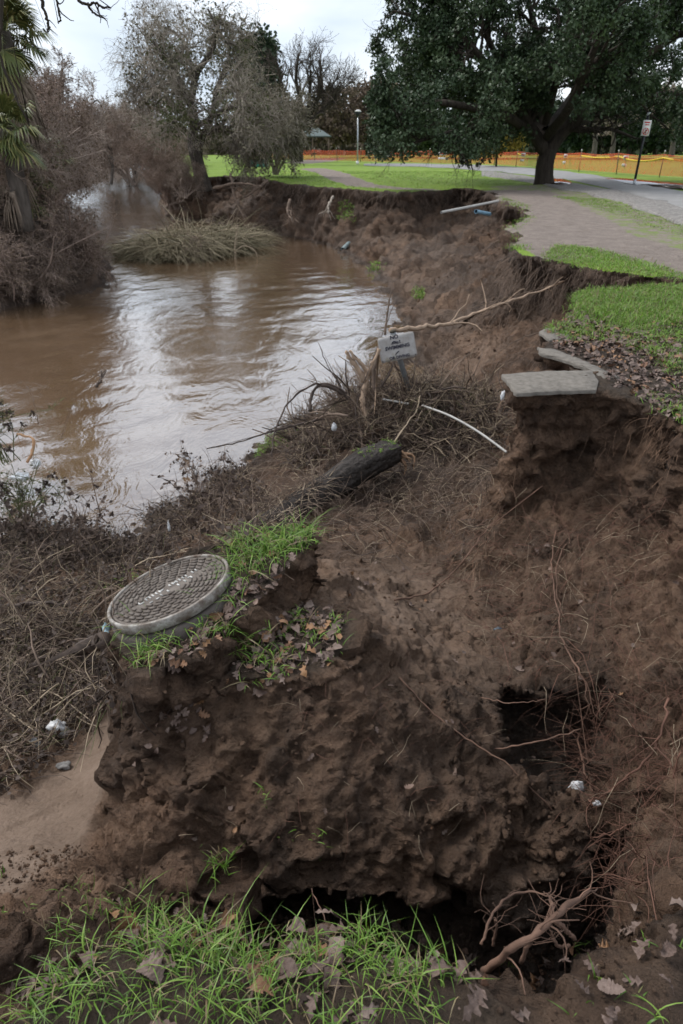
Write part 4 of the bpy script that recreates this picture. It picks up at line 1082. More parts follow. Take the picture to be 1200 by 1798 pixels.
# road sign on a black post
b = P(1113, 327); root = empty('road_sign', b); root.rotation_euler = (0, math.radians(1.5), 0)
tag(root, 'black post with a small white prohibition sign beside the puddle', 'sign')
m = MB(); m.tube([(0, 0, 0), (0, 0, 2.85)], 0.055, 10); m.build('post', M_BLACKPAINT, root, True)
m = MB(); m.tube([(0, 0, 0), (0, 0, 0.3)], 0.065, 10); m.build('post_sleeve', M_STEEL, root, True)
m = MB(); m.box((0, -0.075, 2.35), (0.36, 0.02, 0.62)); bd = m.build('board', M_WHITEPAINT, root)
def ring(c, r, w, y, n=28, th=0.004):
    a = np.linspace(0, 2 * np.pi, n, endpoint=False); V = []
    for rr in (r, r - w):
        V.append(np.stack([c[0] + rr * np.cos(a), np.full(n, y), c[1] + rr * np.sin(a)], 1))
    i = np.arange(n); j = (i + 1) % n
    return np.concatenate(V), np.stack([i, i + n, j + n, j], 1)
m = MB(); m.add(*ring((0, 2.22), 0.14, 0.03, -0.0885)); R = Matrix.Rotation(math.radians(45), 3, 'Y'); m.box((0, -0.0885, 2.22), (0.03, 0.003, 0.25), np.array(R)); m.build('prohibition_mark', M_REDPAINT, bd)
m = MB(); m.box((0, -0.087, 2.22), (0.05, 0.003, 0.16)); m.box((0.035, -0.087, 2.26), (0.05, 0.003, 0.06)); m.build('symbol', M_BLACKPAINT, bd)
m = MB(); m.box((0, -0.087, 2.57), (0.26, 0.003, 0.05)); m.box((0, -0.087, 2.48), (0.2, 0.003, 0.04)); m.build('red_lettering', M_REDPAINT, bd)
m = MB(); m.tube([(-.05, 0, 2.84), (0.0, 0, 2.92), (0.08, 0, 2.95)], [0.05, 0.06, 0.02], 8); m.build('post_cap', M_STEEL, root, True)

# orange net fence
FENCE = [(1330, 322), (1200, 314), (1085, 306), (990, 299), (910, 293), (850, 290), (760, 288), (690, 286), (640, 285), (580, 283), (520, 281), (440, 279)]
fp = crv(np.c_[pts2(FENCE), np.zeros(len(FENCE))], 66); fp[:, 2] = 0.03
root = empty('safety_fence', fp[33]); tag(root, 'long orange plastic net fence on stakes along the road', 'fence')
t = NT('orange_net'); tr = t.n.new('ShaderNodeBsdfTransparent'); mx = t.n.new('ShaderNodeMixShader')
t.fin((0.62, 0.12, 0.045), 0.55, None, 0.3)
tcn = t.n.new('ShaderNodeTexCoord'); vor = t.noise(3, 2, 0.5, vec=tcn.outputs['Object'])
fac = t.ramp(vor, [(0.3, 0.40), (0.7, 0.56)])
t.l.new(fac, mx.inputs['Fac']); t.l.new(tr.outputs[0], mx.inputs[1]); t.l.new(t.b.outputs[0], mx.inputs[2]); t.l.new(mx.outputs[0], t.out.inputs['Surface'])
M_NET = t.m
rs = np.random.default_rng(9)
top = 1.17 - 0.10 * np.abs(np.sin(np.arange(66) * np.pi / 4)) + rs.normal(0, 0.01, 66)
lo = fp + [0, 0, 0.06]; hi = fp + np.c_[np.zeros(66), rs.normal(0, 0.02, 66), top]
mid = (lo + hi) / 2 + rs.normal(0, 0.03, (66, 3)) * [1, 1, 0]
V = np.concatenate([lo, mid, hi]) - fp[33]; i = np.arange(65)
link('net', mesh_np('net', V, np.concatenate([np.stack([i, i + 1, i + 67, i + 66], 1), np.stack([i + 66, i + 67, i + 133, i + 132], 1)])), M_NET, root)
V2, Q2 = tubes((hi - fp[33])[None], np.full((1, 66), 0.018), 4); link('top_cord', mesh_np('top_cord', V2, Q2), mat_simple('orange_cord', (0.6, 0.09, 0.03), 0.6), root)
stake = None
for k in range(0, 66, 4):
    c = fp[k] - fp[33]
    if stake is None:
        m = MB(); m.tube([(0, 0, -.1), (0, 0, 1.36)], 0.028, 7); stake = m.build('stake', M_WOODPOST, root, True); stake.location = c + [0, -0.06, 0]
        m = MB(); m.tube([(0, 0, 1.3), (0, 0, 1.40)], 0.034, 7); cap0 = m.build('stake_tip', M_WHITEPAINT, stake, True)
    else:
        s = stake.copy(); COL.objects.link(s); s.location = c + [0, -0.06, 0]; s.rotation_euler = (rs.normal(0, .04), rs.normal(0, .05), 0)
        s2 = cap0.copy(); COL.objects.link(s2); s2.parent = s
# notices hung on the net
def notice(px, py, w, label, rot):
    c = P(px, py); root = empty('hanging_notice', c + [0, -0.15, 0], rot); tag(root, label, 'notice', 'notices on the fence')
    m = MB(); m.box((0, 0, 0.98), (w, 0.012, 0.26)); b_ = m.build('upper_board', M_WHITEPAINT, root)
    m = MB(); m.box((0, -0.009, 0.98), (w * .75, 0.004, 0.08)); m.build('red_print', M_REDPAINT, b_)
    m = MB(); m.box((-0.05, 0, 0.55), (w * .9, 0.012, 0.17)); m.build('lower_board', M_WHITEPAINT, root)
    m = MB(); m.tube([(0, 0.01, 0.4), (0, 0.01, 1.1)], 0.012, 5); m.build('tie', M_WOODPOST, root)
notice(1093, 306.5, 0.34, 'white notice with red print on the fence near the road sign', 0.1)
notice(989, 299.5, 0.3, 'white notice with red print on the fence right of the oak trunk', 0.4)
notice(916, 294, 0.36, 'white notice with red print on the fence left of the oak trunk', -0.1)
notice(776, 289, 0.8, 'white notice on the fence below the left tip of the oak crown', 0.0)
# yellow tape strung along the stakes
def tape(pp, label):
    A = []
    for (p0, p1, sag) in pp:
        for u in np.linspace(0, 1, 14)[:-1]: A.append(p0 * (1 - u) + p1 * u - np.array([0, 0, sag * 4 * u * (1 - u)]))
    A.append(pp[-1][1]); A = np.array(A); n = len(A)
    V = np.concatenate([A - [0, 0, .04], A + [0, 0, .04], A + [0, .006, .04], A + [0, .006, -.04]]); i = np.arange(n - 1)
    Q = np.concatenate([np.stack([i + a * n, i + 1 + a * n, i + 1 + b_ * n, i + b_ * n], 1) for a, b_ in ((0, 1), (1, 2), (2, 3), (3, 0))])
    tag(link('warning_tape', mesh_np('warning_tape', V, Q, False), M_YELTAPE), label, 'tape')
sp_ = [fp[k] + [0, -0.12, 1.0] for k in (0, 4, 8, 12, 16, 20, 24)]
for k in range(1, 6):
    pass
tape([(sp_[k], sp_[k + 1], (0.3, 0.12, 0.2, 0.1, 0.15, 0.1)[k]) for k in range(6)], 'yellow warning tape sagging along the orange fence')

# shelter roof far behind
b = D(537, 272, 108); root = empty('picnic_shelter', b); tag(root, 'low picnic shelter with a pale green roof among far trees', 'shelter')
ROOF = mat_simple('green_roof', (0.085, 0.11, 0.105), 0.6, 0.1, 2)
m = MB(); w, dd, h0, h1 = 3.6, 2.2, 2.3, 3.3
m.add([(-w, -dd, h0), (w, -dd, h0), (w, dd, h0), (-w, dd, h0), (-w * .5, 0, h1), (w * .5, 0, h1)], [[0, 1, 5, 4], [2, 3, 4, 5]]); m.add([(-w, -dd, h0), (w, -dd, h0), (w, dd, h0), (-w, dd, h0), (-w * .5, 0, h1), (w * .5, 0, h1)], [[1, 2, 5], [3, 0, 4]])
m.box((0, 0, h0 - .05), (2 * w, 2 * dd, .12)); m.build('roof', ROOF, root)
for sx in (-1, -.33, .33, 1):
    for sy in (-1, 1):
        m = MB(); m.box((sx * w * .9, sy * dd * .85, h0 / 2 - .05), (0.16, 0.16, h0)); m.build('post', M_WOODPOST, root)
# green tarpaulin bundle under the drooping tree
b = P(452, 293); rs = np.random.default_rng(4)
n1, n2 = 26, 14; u, v = np.meshgrid(np.linspace(0, 2 * np.pi, n1, endpoint=False), np.linspace(0, np.pi / 2, n2), indexing='ij')
r = 1 + 0.25 * noise3(np.cos(u) * 2.5, np.sin(u) * 2.5, v * 2.5, 3); X = 0.95 * np.cos(u) * np.cos(v) * r; Y_ = 0.5 * np.sin(u) * np.cos(v) * r; Z = 0.62 * np.sin(v) ** .8 * (1 + 0.2 * noise3(np.cos(u) * 3, np.sin(u) * 3, v, 8))
idx = np.arange(n1 * n2).reshape(n1, n2); Q = np.stack([idx[:, :-1], np.roll(idx, -1, 0)[:, :-1], np.roll(idx, -1, 0)[:, 1:], idx[:, 1:]], -1).reshape(-1, 4)
o = link('tarpaulin', mesh_np('tarpaulin', np.stack([X, Y_, Z], -1).reshape(-1, 3), Q, False), mat_simple('green_tarp', (0.012, 0.15, 0.11), 0.4, 0.3, 4), None, b); tag(o, 'dark green tarpaulin bundle on the lawn under the drooping tree', 'tarpaulin')
# ------------------------------------------------------------------ grass, leaves, sticks
def region(poly_px, n, rng, cond=None, jit=0.012, weight=None):
    """n random terrain points whose photo position lies inside a pixel outline and that face the camera"""
    ins = sdist(np.array(poly_px, float), TPX.astype(np.float32), TPY.astype(np.float32)) > 0
    if cond is not None: ins &= cond
    k = np.nonzero(ins)[0]
    # drop points hidden behind nearer ground (coarse depth map)
    w = TD[k] ** 2
    k = rng.choice(k, n, p=w / w.sum())
    return TV[k] + rng.normal(0, jit, (n, 3)), TN[k]
# coarse visibility of terrain points
def _visible():
    c = 8; W, H = 1200 // c + 2, 1800 // c + 2
    ix = np.clip((TPX / c).astype(int), 0, W - 1); iy = np.clip((TPY / c).astype(int), 0, H - 1)
    Z = np.full((W, H), 1e9); np.minimum.at(Z, (ix, iy), TD)
    return TD < Z[ix, iy] * 1.035 + 0.03
TVIS = _visible() & (TPX > -150) & (TPX < 1350) & (TPY < 1990) & (TV[:, 1] > 0.3)

def blades(Pos, Nrm, length, width, rng, lean=0.5, seg=4, up=1.0, dirbias=(0, 0, 0)):
    n = len(Pos); L = (length[0] + (length[1] - length[0]) * rng.random(n))[:, None]
    d = norm(Nrm * 0.3 + np.array([0, 0, up]) + rng.normal(0, 0.28, (n, 3)) + np.array(dirbias))
    side = rng.normal(size=(n, 3)); side[:, 2] *= 0.2; side = norm(side)
    bend = side * lean * (0.3 + rng.random((n, 1))); W = np.cross(d, side); W = norm(W) * (width * (0.6 + 0.8 * rng.random((n, 1))))
    t = np.linspace(0, 1, seg + 1)
    V = []
    for k, u in enumerate(t):
        c = Pos + L * (d * (u - 0.35 * lean * u * u) + bend * u * u - np.array([0, 0, 0.30 * lean]) * u ** 3)
        w = W * (1 - u ** 2.2) * (0.75 + 0.5 * u * (1 - u) * 4 * .5)
        if k < seg: V += [c - w, c + w]
        else: V += [c]
    V = np.stack(V, 1); m = V.shape[1]; base = np.arange(n)[:, None] * m
    Q = np.concatenate([base + [2 * k, 2 * k + 1, 2 * k + 3, 2 * k + 2] for k in range(seg - 1)]); T = base + [2 * seg - 2, 2 * seg - 1, 2 * seg]
    return V.reshape(-1, 3), [Q, T], np.repeat(rng.random(n), m)
def mat_grass(name, lo, mid, hi):
    t = NT(name); a = t.attr('rnd'); c = t.ramp(a, [(0.0, lo), (0.55, mid), (0.80, hi), (0.83, (0.16, 0.11, 0.06)), (1.0, (0.30, 0.24, 0.13))])
    m = t.fin(c, 0.45, None, 0.4)
    # light passes through the thin blades
    tl = t.n.new('ShaderNodeBsdfTranslucent'); mx = t.n.new('ShaderNodeMixShader'); mx.inputs[0].default_value = 0.30
    t.l.new(c, tl.inputs['Color']); t.l.new(t.b.outputs[0], mx.inputs[1]); t.l.new(tl.outputs[0], mx.inputs[2]); t.l.new(mx.outputs[0], t.out.inputs['Surface'])
    return m
M_GRASS = mat_grass('grass_blade', (0.07, 0.145, 0.018), (0.14, 0.255, 0.034), (0.235, 0.35, 0.065))
M_GRASS_L = mat_grass('lawn_blade', (0.10, 0.19, 0.022), (0.16, 0.29, 0.035), (0.26, 0.38, 0.07))
def grass_obj(name, sets, mat, label):
    V = []; Q = []; T = []; A = []; n = 0
    for v, (q, t), a in sets:
        V.append(v); Q.append(q + n); T.append(t + n); A.append(a); n += len(v)
    me = mesh_np(name, np.concatenate(V), [np.concatenate(Q), np.concatenate(T)]); add_attr(me, 'rnd', np.concatenate(A))
    return tag(link(name, me, mat), label, 'grass', kind='stuff')
def tufts(Pos, Nrm, per, spread, rng):
    k = np.repeat(np.arange(len(Pos)), per); off = rng.normal(0, spread, (len(k), 3)) * [1, 1, 0.15]
    return Pos[k] + off, Nrm[k]

rng = np.random.default_rng(500)
UP = TN[:, 2] > 0.6
# near bank: long blades in tufts
p, n_ = region([(-60, 1740), (100, 1660), (200, 1585), (270, 1580), (420, 1615), (560, 1590), (660, 1600), (740, 1650), (800, 1710), (820, 1830), (780, 2000), (-200, 2000)], 170, rng, UP & TVIS & (TZ[:, 1] > 0.4))
a, b_ = tufts(p, n_, 8, 0.022, rng)
S1 = blades(a, b_, (0.035, 0.11), 0.0017, rng, 1.0, 4)
p, n_ = region([(80, 1640), (200, 1575), (300, 1580), (420, 1640), (470, 1720), (330, 1790), (120, 1798), (120, 1700)], 62, rng, UP & TVIS)
a, b_ = tufts(p, n_, 9, 0.025, rng); S2 = blades(a, b_, (0.05, 0.125), 0.0018, rng, 1.0, 5)
p, n_ = region([(530, 1600), (670, 1590), (740, 1680), (700, 1798), (500, 1798)], 34, rng, UP & TVIS)
a, b_ = tufts(p, n_, 8, 0.02, rng); S3 = blades(a, b_, (0.04, 0.10), 0.0017, rng, 1.0, 5)
p, n_ = region([(880, 1690), (1000, 1660), (1200, 1600), (1300, 1600), (1250, 1798), (900, 1798)], 14, rng, UP & TVIS)
a, b_ = tufts(p, n_, 5, 0.012, rng); S4 = blades(a, b_, (0.04, 0.09), 0.0022, rng, 0.9, 5)
p, n_ = region([(0, 1540), (150, 1530), (150, 1620), (20, 1680)], 8, rng, TVIS); a, b_ = tufts(p, n_, 5, 0.01, rng); S5 = blades(a, b_, (0.03, 0.07), 0.002, rng, 0.8, 4)
grass_obj('foreground_grass', [S1, S2, S3, S4, S5], M_GRASS, 'long bright green grass blades on the near edge at the bottom')
# on the slumped block
sets = []
for poly, cnt, per, ln in [
        ([(215, 1110), (262, 1180), (330, 1120), (290, 1090)], 26, 9, (0.08, 0.20)), ([(395, 950), (470, 940), (540, 930), (545, 950), (470, 1000), (410, 1035), (385, 1060), (400, 1010)], 80, 9, (0.07, 0.2)),
        ([(470, 935), (540, 930), (545, 955), (480, 990)], 40, 9, (0.05, 0.14)), ([(350, 1060), (420, 1050), (415, 1110), (340, 1130)], 16, 7, (0.06, 0.15)),
        ([(410, 1140), (470, 1110), (480, 1180), (430, 1200)], 20, 7, (0.05, 0.15)), ([(500, 1070), (600, 1080), (600, 1150), (480, 1190)], 40, 5, (0.04, 0.10)),
        ([(360, 1480), (400, 1480), (395, 1520), (365, 1520)], 4, 9, (0.05, 0.12)), ([(500, 1450), (560, 1450), (560, 1500), (500, 1500)], 3, 6, (0.03, 0.08)), ([(460, 1390), (480, 1390), (480, 1410), (460, 1410)], 2, 6, (0.03, 0.08)),
        ([(190, 1020), (240, 1000), (260, 1030), (200, 1045)], 8, 7, (0.06, 0.14)), ([(250, 1170), (280, 1170), (270, 1230), (250, 1220)], 5, 5, (0.06, 0.14))]:
    p, n_ = region(poly, cnt, rng, TVIS & (TN[:, 2] > -0.1)); a, b_ = tufts(p, n_, per, 0.025, rng); sets.append(blades(a, b_, ln, 0.003, rng, 1.0, 4, 0.8))
grass_obj('block_grass', sets, M_GRASS, 'green grass tufts clinging to the slumped block')
# right bank lawn
p, n_ = region([(960, 580), (1015, 515), (1110, 508), (1300, 495), (1400, 780), (1240, 770), (1150, 715), (1060, 660), (1010, 625)], 4200, rng, UP & TVIS & (TZ[:, 1] > 0.5))
den = noise3(p[:, 0] * 1.3, p[:, 1] * 1.3, 0, 601) + 0.9 * smooth(5.5, 9.0, p[:, 1]) + 0.5 * smooth(2.2, 3.5, p[:, 0]); keep = den + 0.35 * rng.normal(size=len(den)) > 0.10
a, b_ = tufts(p[keep], n_[keep], 9, 0.035, rng); S1 = blades(a, b_, (0.035, 0.10), 0.0032, rng, 0.8, 2)
p, n_ = region([(1000, 545), (1015, 515), (1110, 508), (1300, 495), (1300, 560), (1100, 575)], 2400, rng, UP & TVIS)
a, b_ = tufts(p, n_, 8, 0.04, rng); S2 = blades(a, b_, (0.05, 0.13), 0.0034, rng, 0.7, 2)
grass_obj('bank_grass', [S1, S2], M_GRASS_L, 'bright green grass on the right bank above the pillar')
# far side of the gully and along the worn path: short sparse grass
p, n_ = region([(945, 455), (980, 430), (1060, 440), (1200, 480), (1300, 510), (1300, 530), (1200, 495), (1050, 478)], 1500, rng, UP & (TV[:, 1] > 9.5))
a, b_ = tufts(p, n_, 7, 0.06, rng); S1 = blades(a, b_, (0.03, 0.08), 0.005, rng, 0.8, 2)
p, n_ = region([(970, 345), (1030, 360), (1200, 420), (1300, 460), (1300, 430), (1200, 395), (1060, 350)], 1200, rng, UP & (TV[:, 1] > 9.5))
a, b_ = tufts(p, n_, 7, 0.08, rng); S2 = blades(a, b_, (0.03, 0.07), 0.006, rng, 0.8, 2)
p, n_ = region([(880, 345), (925, 360), (935, 385), (915, 400), (925, 440), (890, 440)], 500, rng, UP & (TV[:, 1] > 9.5))
a, b_ = tufts(p, n_, 6, 0.08, rng); S3 = blades(a, b_, (0.03, 0.08), 0.006, rng, 0.8, 2)
p, n_ = region([(400, 300), (560, 296), (880, 300), (960, 330), (840, 330), (760, 336), (620, 333), (500, 324), (400, 312)], 3800, rng, UP)
k = path_mask(p[:, 0], p[:, 1]) < 0.4; a, b_ = tufts(p[k], n_[k], 5, 0.12, rng); S4 = blades(a, b_, (0.04, 0.12), 0.010, rng, 0.7, 2)
grass_obj('lawn_grass', [S1, S2, S3, S4], M_GRASS_L, 'short grass of the lawn along the far cliff edge')

# oak leaves
def oak_leaf_mesh(seed, n=29):
    r = np.random.default_rng(seed)
    t = np.linspace(0, 1, n); env = 0.30 * np.sin(np.pi * t ** 0.8) ** 0.8 + 0.015
    amp = r.choice([0.42, 0.36, 0.28, 0.06]); lob = 1 - amp + amp * np.cos(t * 2 * np.pi * r.uniform(2.6, 4.4) + r.uniform(0, 2)); wd = env * (lob + 0.1) * r.uniform(0.75, 1.15)
    wd[0] = 0.012; wd[1] = 0.012; wd[-1] = 0.01
    x = t - 0.12 * (1 - lob) * 0.3
    curl = r.uniform(0.2, 1.3); tw = r.normal(0, 0.45)
    mid = np.stack([t, 0 * t, 0.16 * np.sin(t * np.pi) * r.uniform(-1, 1.6)], 1)
    def side(s, k=1.0): 
        w = wd * k * (1 + 0.12 * r.normal(size=n)); return np.stack([x, s * w, mid[:, 2] + curl * w * w * 1.8 + tw * s * w * t + 0.018 * r.normal(size=n) * k], 1)
    L, R = side(1), side(-1); i = np.arange(n - 1)
    V = np.r_[L, mid, R]; V[:, 0] -= 0.5
    Q = np.concatenate([np.stack([i + n, i + 1 + n, i + 1, i], 1), np.stack([i + 2 * n, i + 1 + 2 * n, i + 1 + n, i + n], 1)])
    return V, Q
LEAFS = [oak_leaf_mesh(700 + k) for k in range(12)]
LEAFS_S = [oak_leaf_mesh(700 + k, 13) for k in range(12)]
LEAF_STOPS = [(0.0, (0.040, 0.022, 0.017)), (0.3, (0.085, 0.050, 0.038)), (0.55, (0.14, 0.094, 0.076)), (0.78, (0.20, 0.148, 0.122)), (0.84, (0.17, 0.072, 0.032)), (1.0, (0.30, 0.15, 0.055))]
def mat_leaf(name, src):
    t = NT(name); f = t.rnd() if src == 'obj' else t.attr('rnd')
    c = t.ramp(f, LEAF_STOPS); c = t.mix(0.35, c, t.ramp(t.noise(30 if src != 'obj' else 6, 4, 0.6), [(0.3, (0.05, 0.030, 0.022)), (0.7, (0.24, 0.18, 0.15))]))
    return t.fin(c, 0.6, t.bump(t.noise(9 if src == 'obj' else 120, 3), 0.4, 0.02), 0.35)
M_LEAF_O, M_LEAF_S = mat_leaf('fallen_leaf', 'obj'), mat_leaf('leaf_litter', 'attr')
LEAF_ME = []
for V, Q in LEAFS:
    me = mesh_np('fallen_oak_leaf', V, Q); me.materials.append(M_LEAF_O); LEAF_ME.append(me)
from mathutils import Quaternion
def lay(p, n, size, rng, label, group, tilt=0.35):
    o = link('fallen_oak_leaf', LEAF_ME[rng.integers(0, 12)]); 
    nn = Vector(norm(n + rng.normal(0, tilt, 3))); q = nn.to_track_quat('Z', 'X') @ Quaternion((0, 0, 1), rng.random() * 6.283)
    o.rotation_mode = 'QUATERNION'; o.rotation_quaternion = q; o.location = p + n * 0.014; o.scale = (size, size * rng.uniform(.75, 1.2), size * rng.uniform(.6, 1.8))
    tag(o, label, 'leaf', group)
for poly, cnt, sz, lab, grp in [
        ([(-60, 1750), (100, 1665), (200, 1600), (420, 1618), (560, 1600), (700, 1620), (790, 1665), (870, 1690), (850, 1900), (-60, 1900)], 200, (0.05, 0.09), 'dry brown lobed oak leaf lying among the foreground grass', 'oak leaves in the foreground grass'),
        ([(880, 1690), (1000, 1660), (1200, 1590), (1260, 1600), (1260, 1850), (880, 1850)], 60, (0.03, 0.065), 'dry oak leaf on the dark bare soil at the lower right', 'oak leaves on the bare soil'),
        ([(240, 1170), (330, 1085), (430, 1030), (450, 1050), (400, 1120), (330, 1170), (260, 1200)], 45, (0.05, 0.085), 'dry oak leaf on the slumped block beside the manhole cover', 'oak leaves beside the manhole cover')]:
    c = TVIS & (TN[:, 2] > 0.25)
    p, n_ = region(poly, cnt, rng, c, 0.006)
    for k in range(cnt): lay(p[k], n_[k], rng.uniform(*sz), rng, lab, grp)
def litter(name, sets, label):
    VV = []; QQ = []; AA = []; n0 = 0
    for p, nm, sz in sets:
        for k in range(len(p)):
            V, Q = LEAFS_S[rng.integers(0, 12)]
            z = norm(nm[k] + rng.normal(0, 0.35, 3)); x = norm(np.cross(z, rng.normal(size=3))); y = np.cross(z, x); s = rng.uniform(*sz)
            VV.append((V * s) @ np.stack([x, y, z]) + p[k] + nm[k] * 0.008); QQ.append(Q + n0); n0 += len(V); AA.append(np.full(len(V), rng.random()))
    me = mesh_np(name, np.concatenate(VV), np.concatenate(QQ)); add_attr(me, 'rnd', np.concatenate(AA)); return tag(link(name, me, M_LEAF_S), label, 'leaves', kind='stuff')
sets = []
for poly, cnt, sz in [([(-60, 1760), (100, 1680), (250, 1610), (560, 1605), (700, 1625), (800, 1670), (880, 1700), (850, 1900), (-60, 1900)], 330, (0.035, 0.075)), ([(420, 1615), (700, 1620), (800, 1668), (840, 1720), (800, 1800), (450, 1800)], 200, (0.045, 0.085)), ([(410, 1180), (480, 1090), (540, 1060), (600, 1080), (600, 1150), (540, 1185), (470, 1205)], 230, (0.04, 0.08)), ([(240, 1180), (330, 1090), (440, 1020), (520, 985), (450, 1060), (330, 1170)], 150, (0.04, 0.075)),
        ([(240, 1250), (330, 1230), (400, 1240), (370, 1300), (270, 1310)], 30, (0.035, 0.07)), ([(400, 1190), (480, 1200), (450, 1240)], 10, (.04, .07)), ([(560, 1000), (640, 1000), (640, 1050), (580, 1050)], 10, (0.05, 0.08)), ([(620, 950), (1200, 950), (1200, 1500), (800, 1500)], 70, (0.03, 0.07)),
        ([(250, 1200), (800, 1200), (800, 1500), (250, 1500)], 30, (0.03, 0.06)), ([(400, 950), (540, 930), (540, 970), (430, 1030)], 40, (0.05, 0.08)), ([(1110, 1560), (1210, 1530), (1210, 1620), (1120, 1650)], 12, (.03, .06))]:
    p, n_ = region(poly, cnt, rng, TVIS & (TN[:, 2] > 0.1)); sets.append((p, n_, sz))
p, n_ = region([(950, 590), (1000, 560), (1200, 600), (1260, 790), (1150, 722), (1050, 660), (1000, 625)], 1900, rng, UP & TVIS & (TZ[:, 1] > .4)); sets.append((p, n_, (0.045, 0.085)))
p, n_ = region([(1000, 540), (1300, 500), (1300, 620), (1000, 600)], 350, rng, UP & TVIS); sets.append((p, n_, (0.05, 0.09)))
litter('leaf_litter', sets, 'scattered dead oak leaves over the bank and the slumped block')

# clods and crumbs of soil
def clods(sets, label, name='soil_clods'):
    ph = (1 + 5 ** .5) / 2
    ico = norm(np.array([(-1, ph, 0), (1, ph, 0), (-1, -ph, 0), (1, -ph, 0), (0, -1, ph), (0, 1, ph), (0, -1, -ph), (0, 1, -ph), (ph, 0, -1), (ph, 0, 1), (-ph, 0, -1), (-ph, 0, 1)], float))
    Fi = np.array([(0, 11, 5), (0, 5, 1), (0, 1, 7), (0, 7, 10), (0, 10, 11), (1, 5, 9), (5, 11, 4), (11, 10, 2), (10, 7, 6), (7, 1, 8), (3, 9, 4), (3, 4, 2), (3, 2, 6), (3, 6, 8), (3, 8, 9), (4, 9, 5), (2, 4, 11), (6, 2, 10), (8, 6, 7), (9, 8, 1)])
    VV = []; FF = []; n0 = 0
    for p, s in sets:
        n = len(p); r = (s[0] + (s[1] - s[0]) * rng.random(n) ** 3)[:, None, None]
        sc = 0.6 + 0.7 * rng.random((n, 1, 3)); jit = 1 + 0.22 * rng.normal(size=(n, 12, 1))
        V = p[:, None] + ico[None] * jit * sc * r; VV.append(V.reshape(-1, 3)); FF.append((np.arange(n)[:, None, None] * 12 + Fi[None]).reshape(-1, 3) + n0); n0 += n * 12
    V = np.concatenate(VV); me = mesh_np(name, V, np.concatenate(FF), True); add_attr(me, 'zone', np.zeros((len(V), 3)))
    return tag(link(name, me, M_EARTH), label, 'soil', kind='stuff')
sets = []
for poly, cnt, s in [([(200, 1200), (600, 1190), (850, 1200), (1040, 1400), (1000, 1560), (220, 1560)], 1000, (0.003, 0.015)), ([(600, 950), (1200, 850), (1200, 1500), (820, 1480), (650, 1150)], 1000, (0.003, 0.018)), ([(-20, 1500), (210, 1480), (220, 1600), (100, 1660), (-20, 1740)], 900, (0.003, 0.012)),
        ([(500, 700), (880, 690), (880, 900), (560, 950)], 700, (0.006, 0.03)), ([(850, 1680), (1200, 1590), (1260, 1900), (820, 1900)], 1000, (0.003, 0.010)), ([(870, 1380), (1030, 1390), (1040, 1500), (880, 1560)], 160, (0.006, 0.03))]:
    p, n_ = region(poly, cnt, rng, TVIS & (TN[:, 2] > 0.05)); sets.append((p, s))
clods(sets, 'loose crumbs and clods of brown soil over the slumped earth')
sets = []
for poly, cnt, s in [([(440, 420), (640, 440), (720, 560), (740, 640), (880, 640), (930, 470), (850, 380), (600, 350), (440, 330)], 700, (0.012, 0.05))]:
    p, n_ = region(poly, cnt, rng, TVIS & (TN[:, 2] > 0.05)); sets.append((p, s))
clods(sets, 'clods of earth on the far eroded slope', 'fallen_clods')

# ------------------------------------------------------------------ sticks, roots and flood debris
M_DRY = mat_simple('dry_stalk', (0.30, 0.235, 0.165), 0.85, 0.4, 5)
M_STICK = mat_simple('dead_stick', (0.15, 0.108, 0.082), 0.85, 0.45, 6)
M_STICK_D = mat_simple('wet_dark_stick', (0.062, 0.044, 0.035), 0.7, 0.45, 6)
M_ROOT = mat_simple('root', (0.125, 0.072, 0.050), 0.8, 0.45, 9, 0.3, 0.4)
M_ROOT_RED = mat_simple('fine_red_root', (0.13, 0.066, 0.046), 0.8, 0.5, 7)
M_WOOD_PALE = mat_simple('pale_driftwood', (0.33, 0.235, 0.165), 0.8, 0.3, 12, 0.3, 0.4)
M_GREENSTEM = mat_simple('green_stem', (0.085, 0.095, 0.035), 0.7, 0.35, 5)
def strands(Pos, Nrm, length, r, rng, N=5, along_n=0.25, droop=0.15, wob=0.25, updir=0.15):
    n = len(Pos); tang = norm(np.cross(Nrm, rng.normal(size=(n, 3)))); d = norm(tang + Nrm * along_n * rng.random((n, 1)) + [0, 0, updir])
    ln = (length[0] + (length[1] - length[0]) * rng.random(n) ** 1.6)[:, None] / (N - 1); pts = [Pos]
    for k in range(N - 1):
        pts.append(pts[-1] + d * ln); d = norm(d + rng.normal(0, wob, (n, 3)) - [0, 0, droop])
    return np.stack(pts, 1), (r[0] + (r[1] - r[0]) * rng.random(n) ** 2)[:, None] * np.linspace(1, 0.4, N)[None]
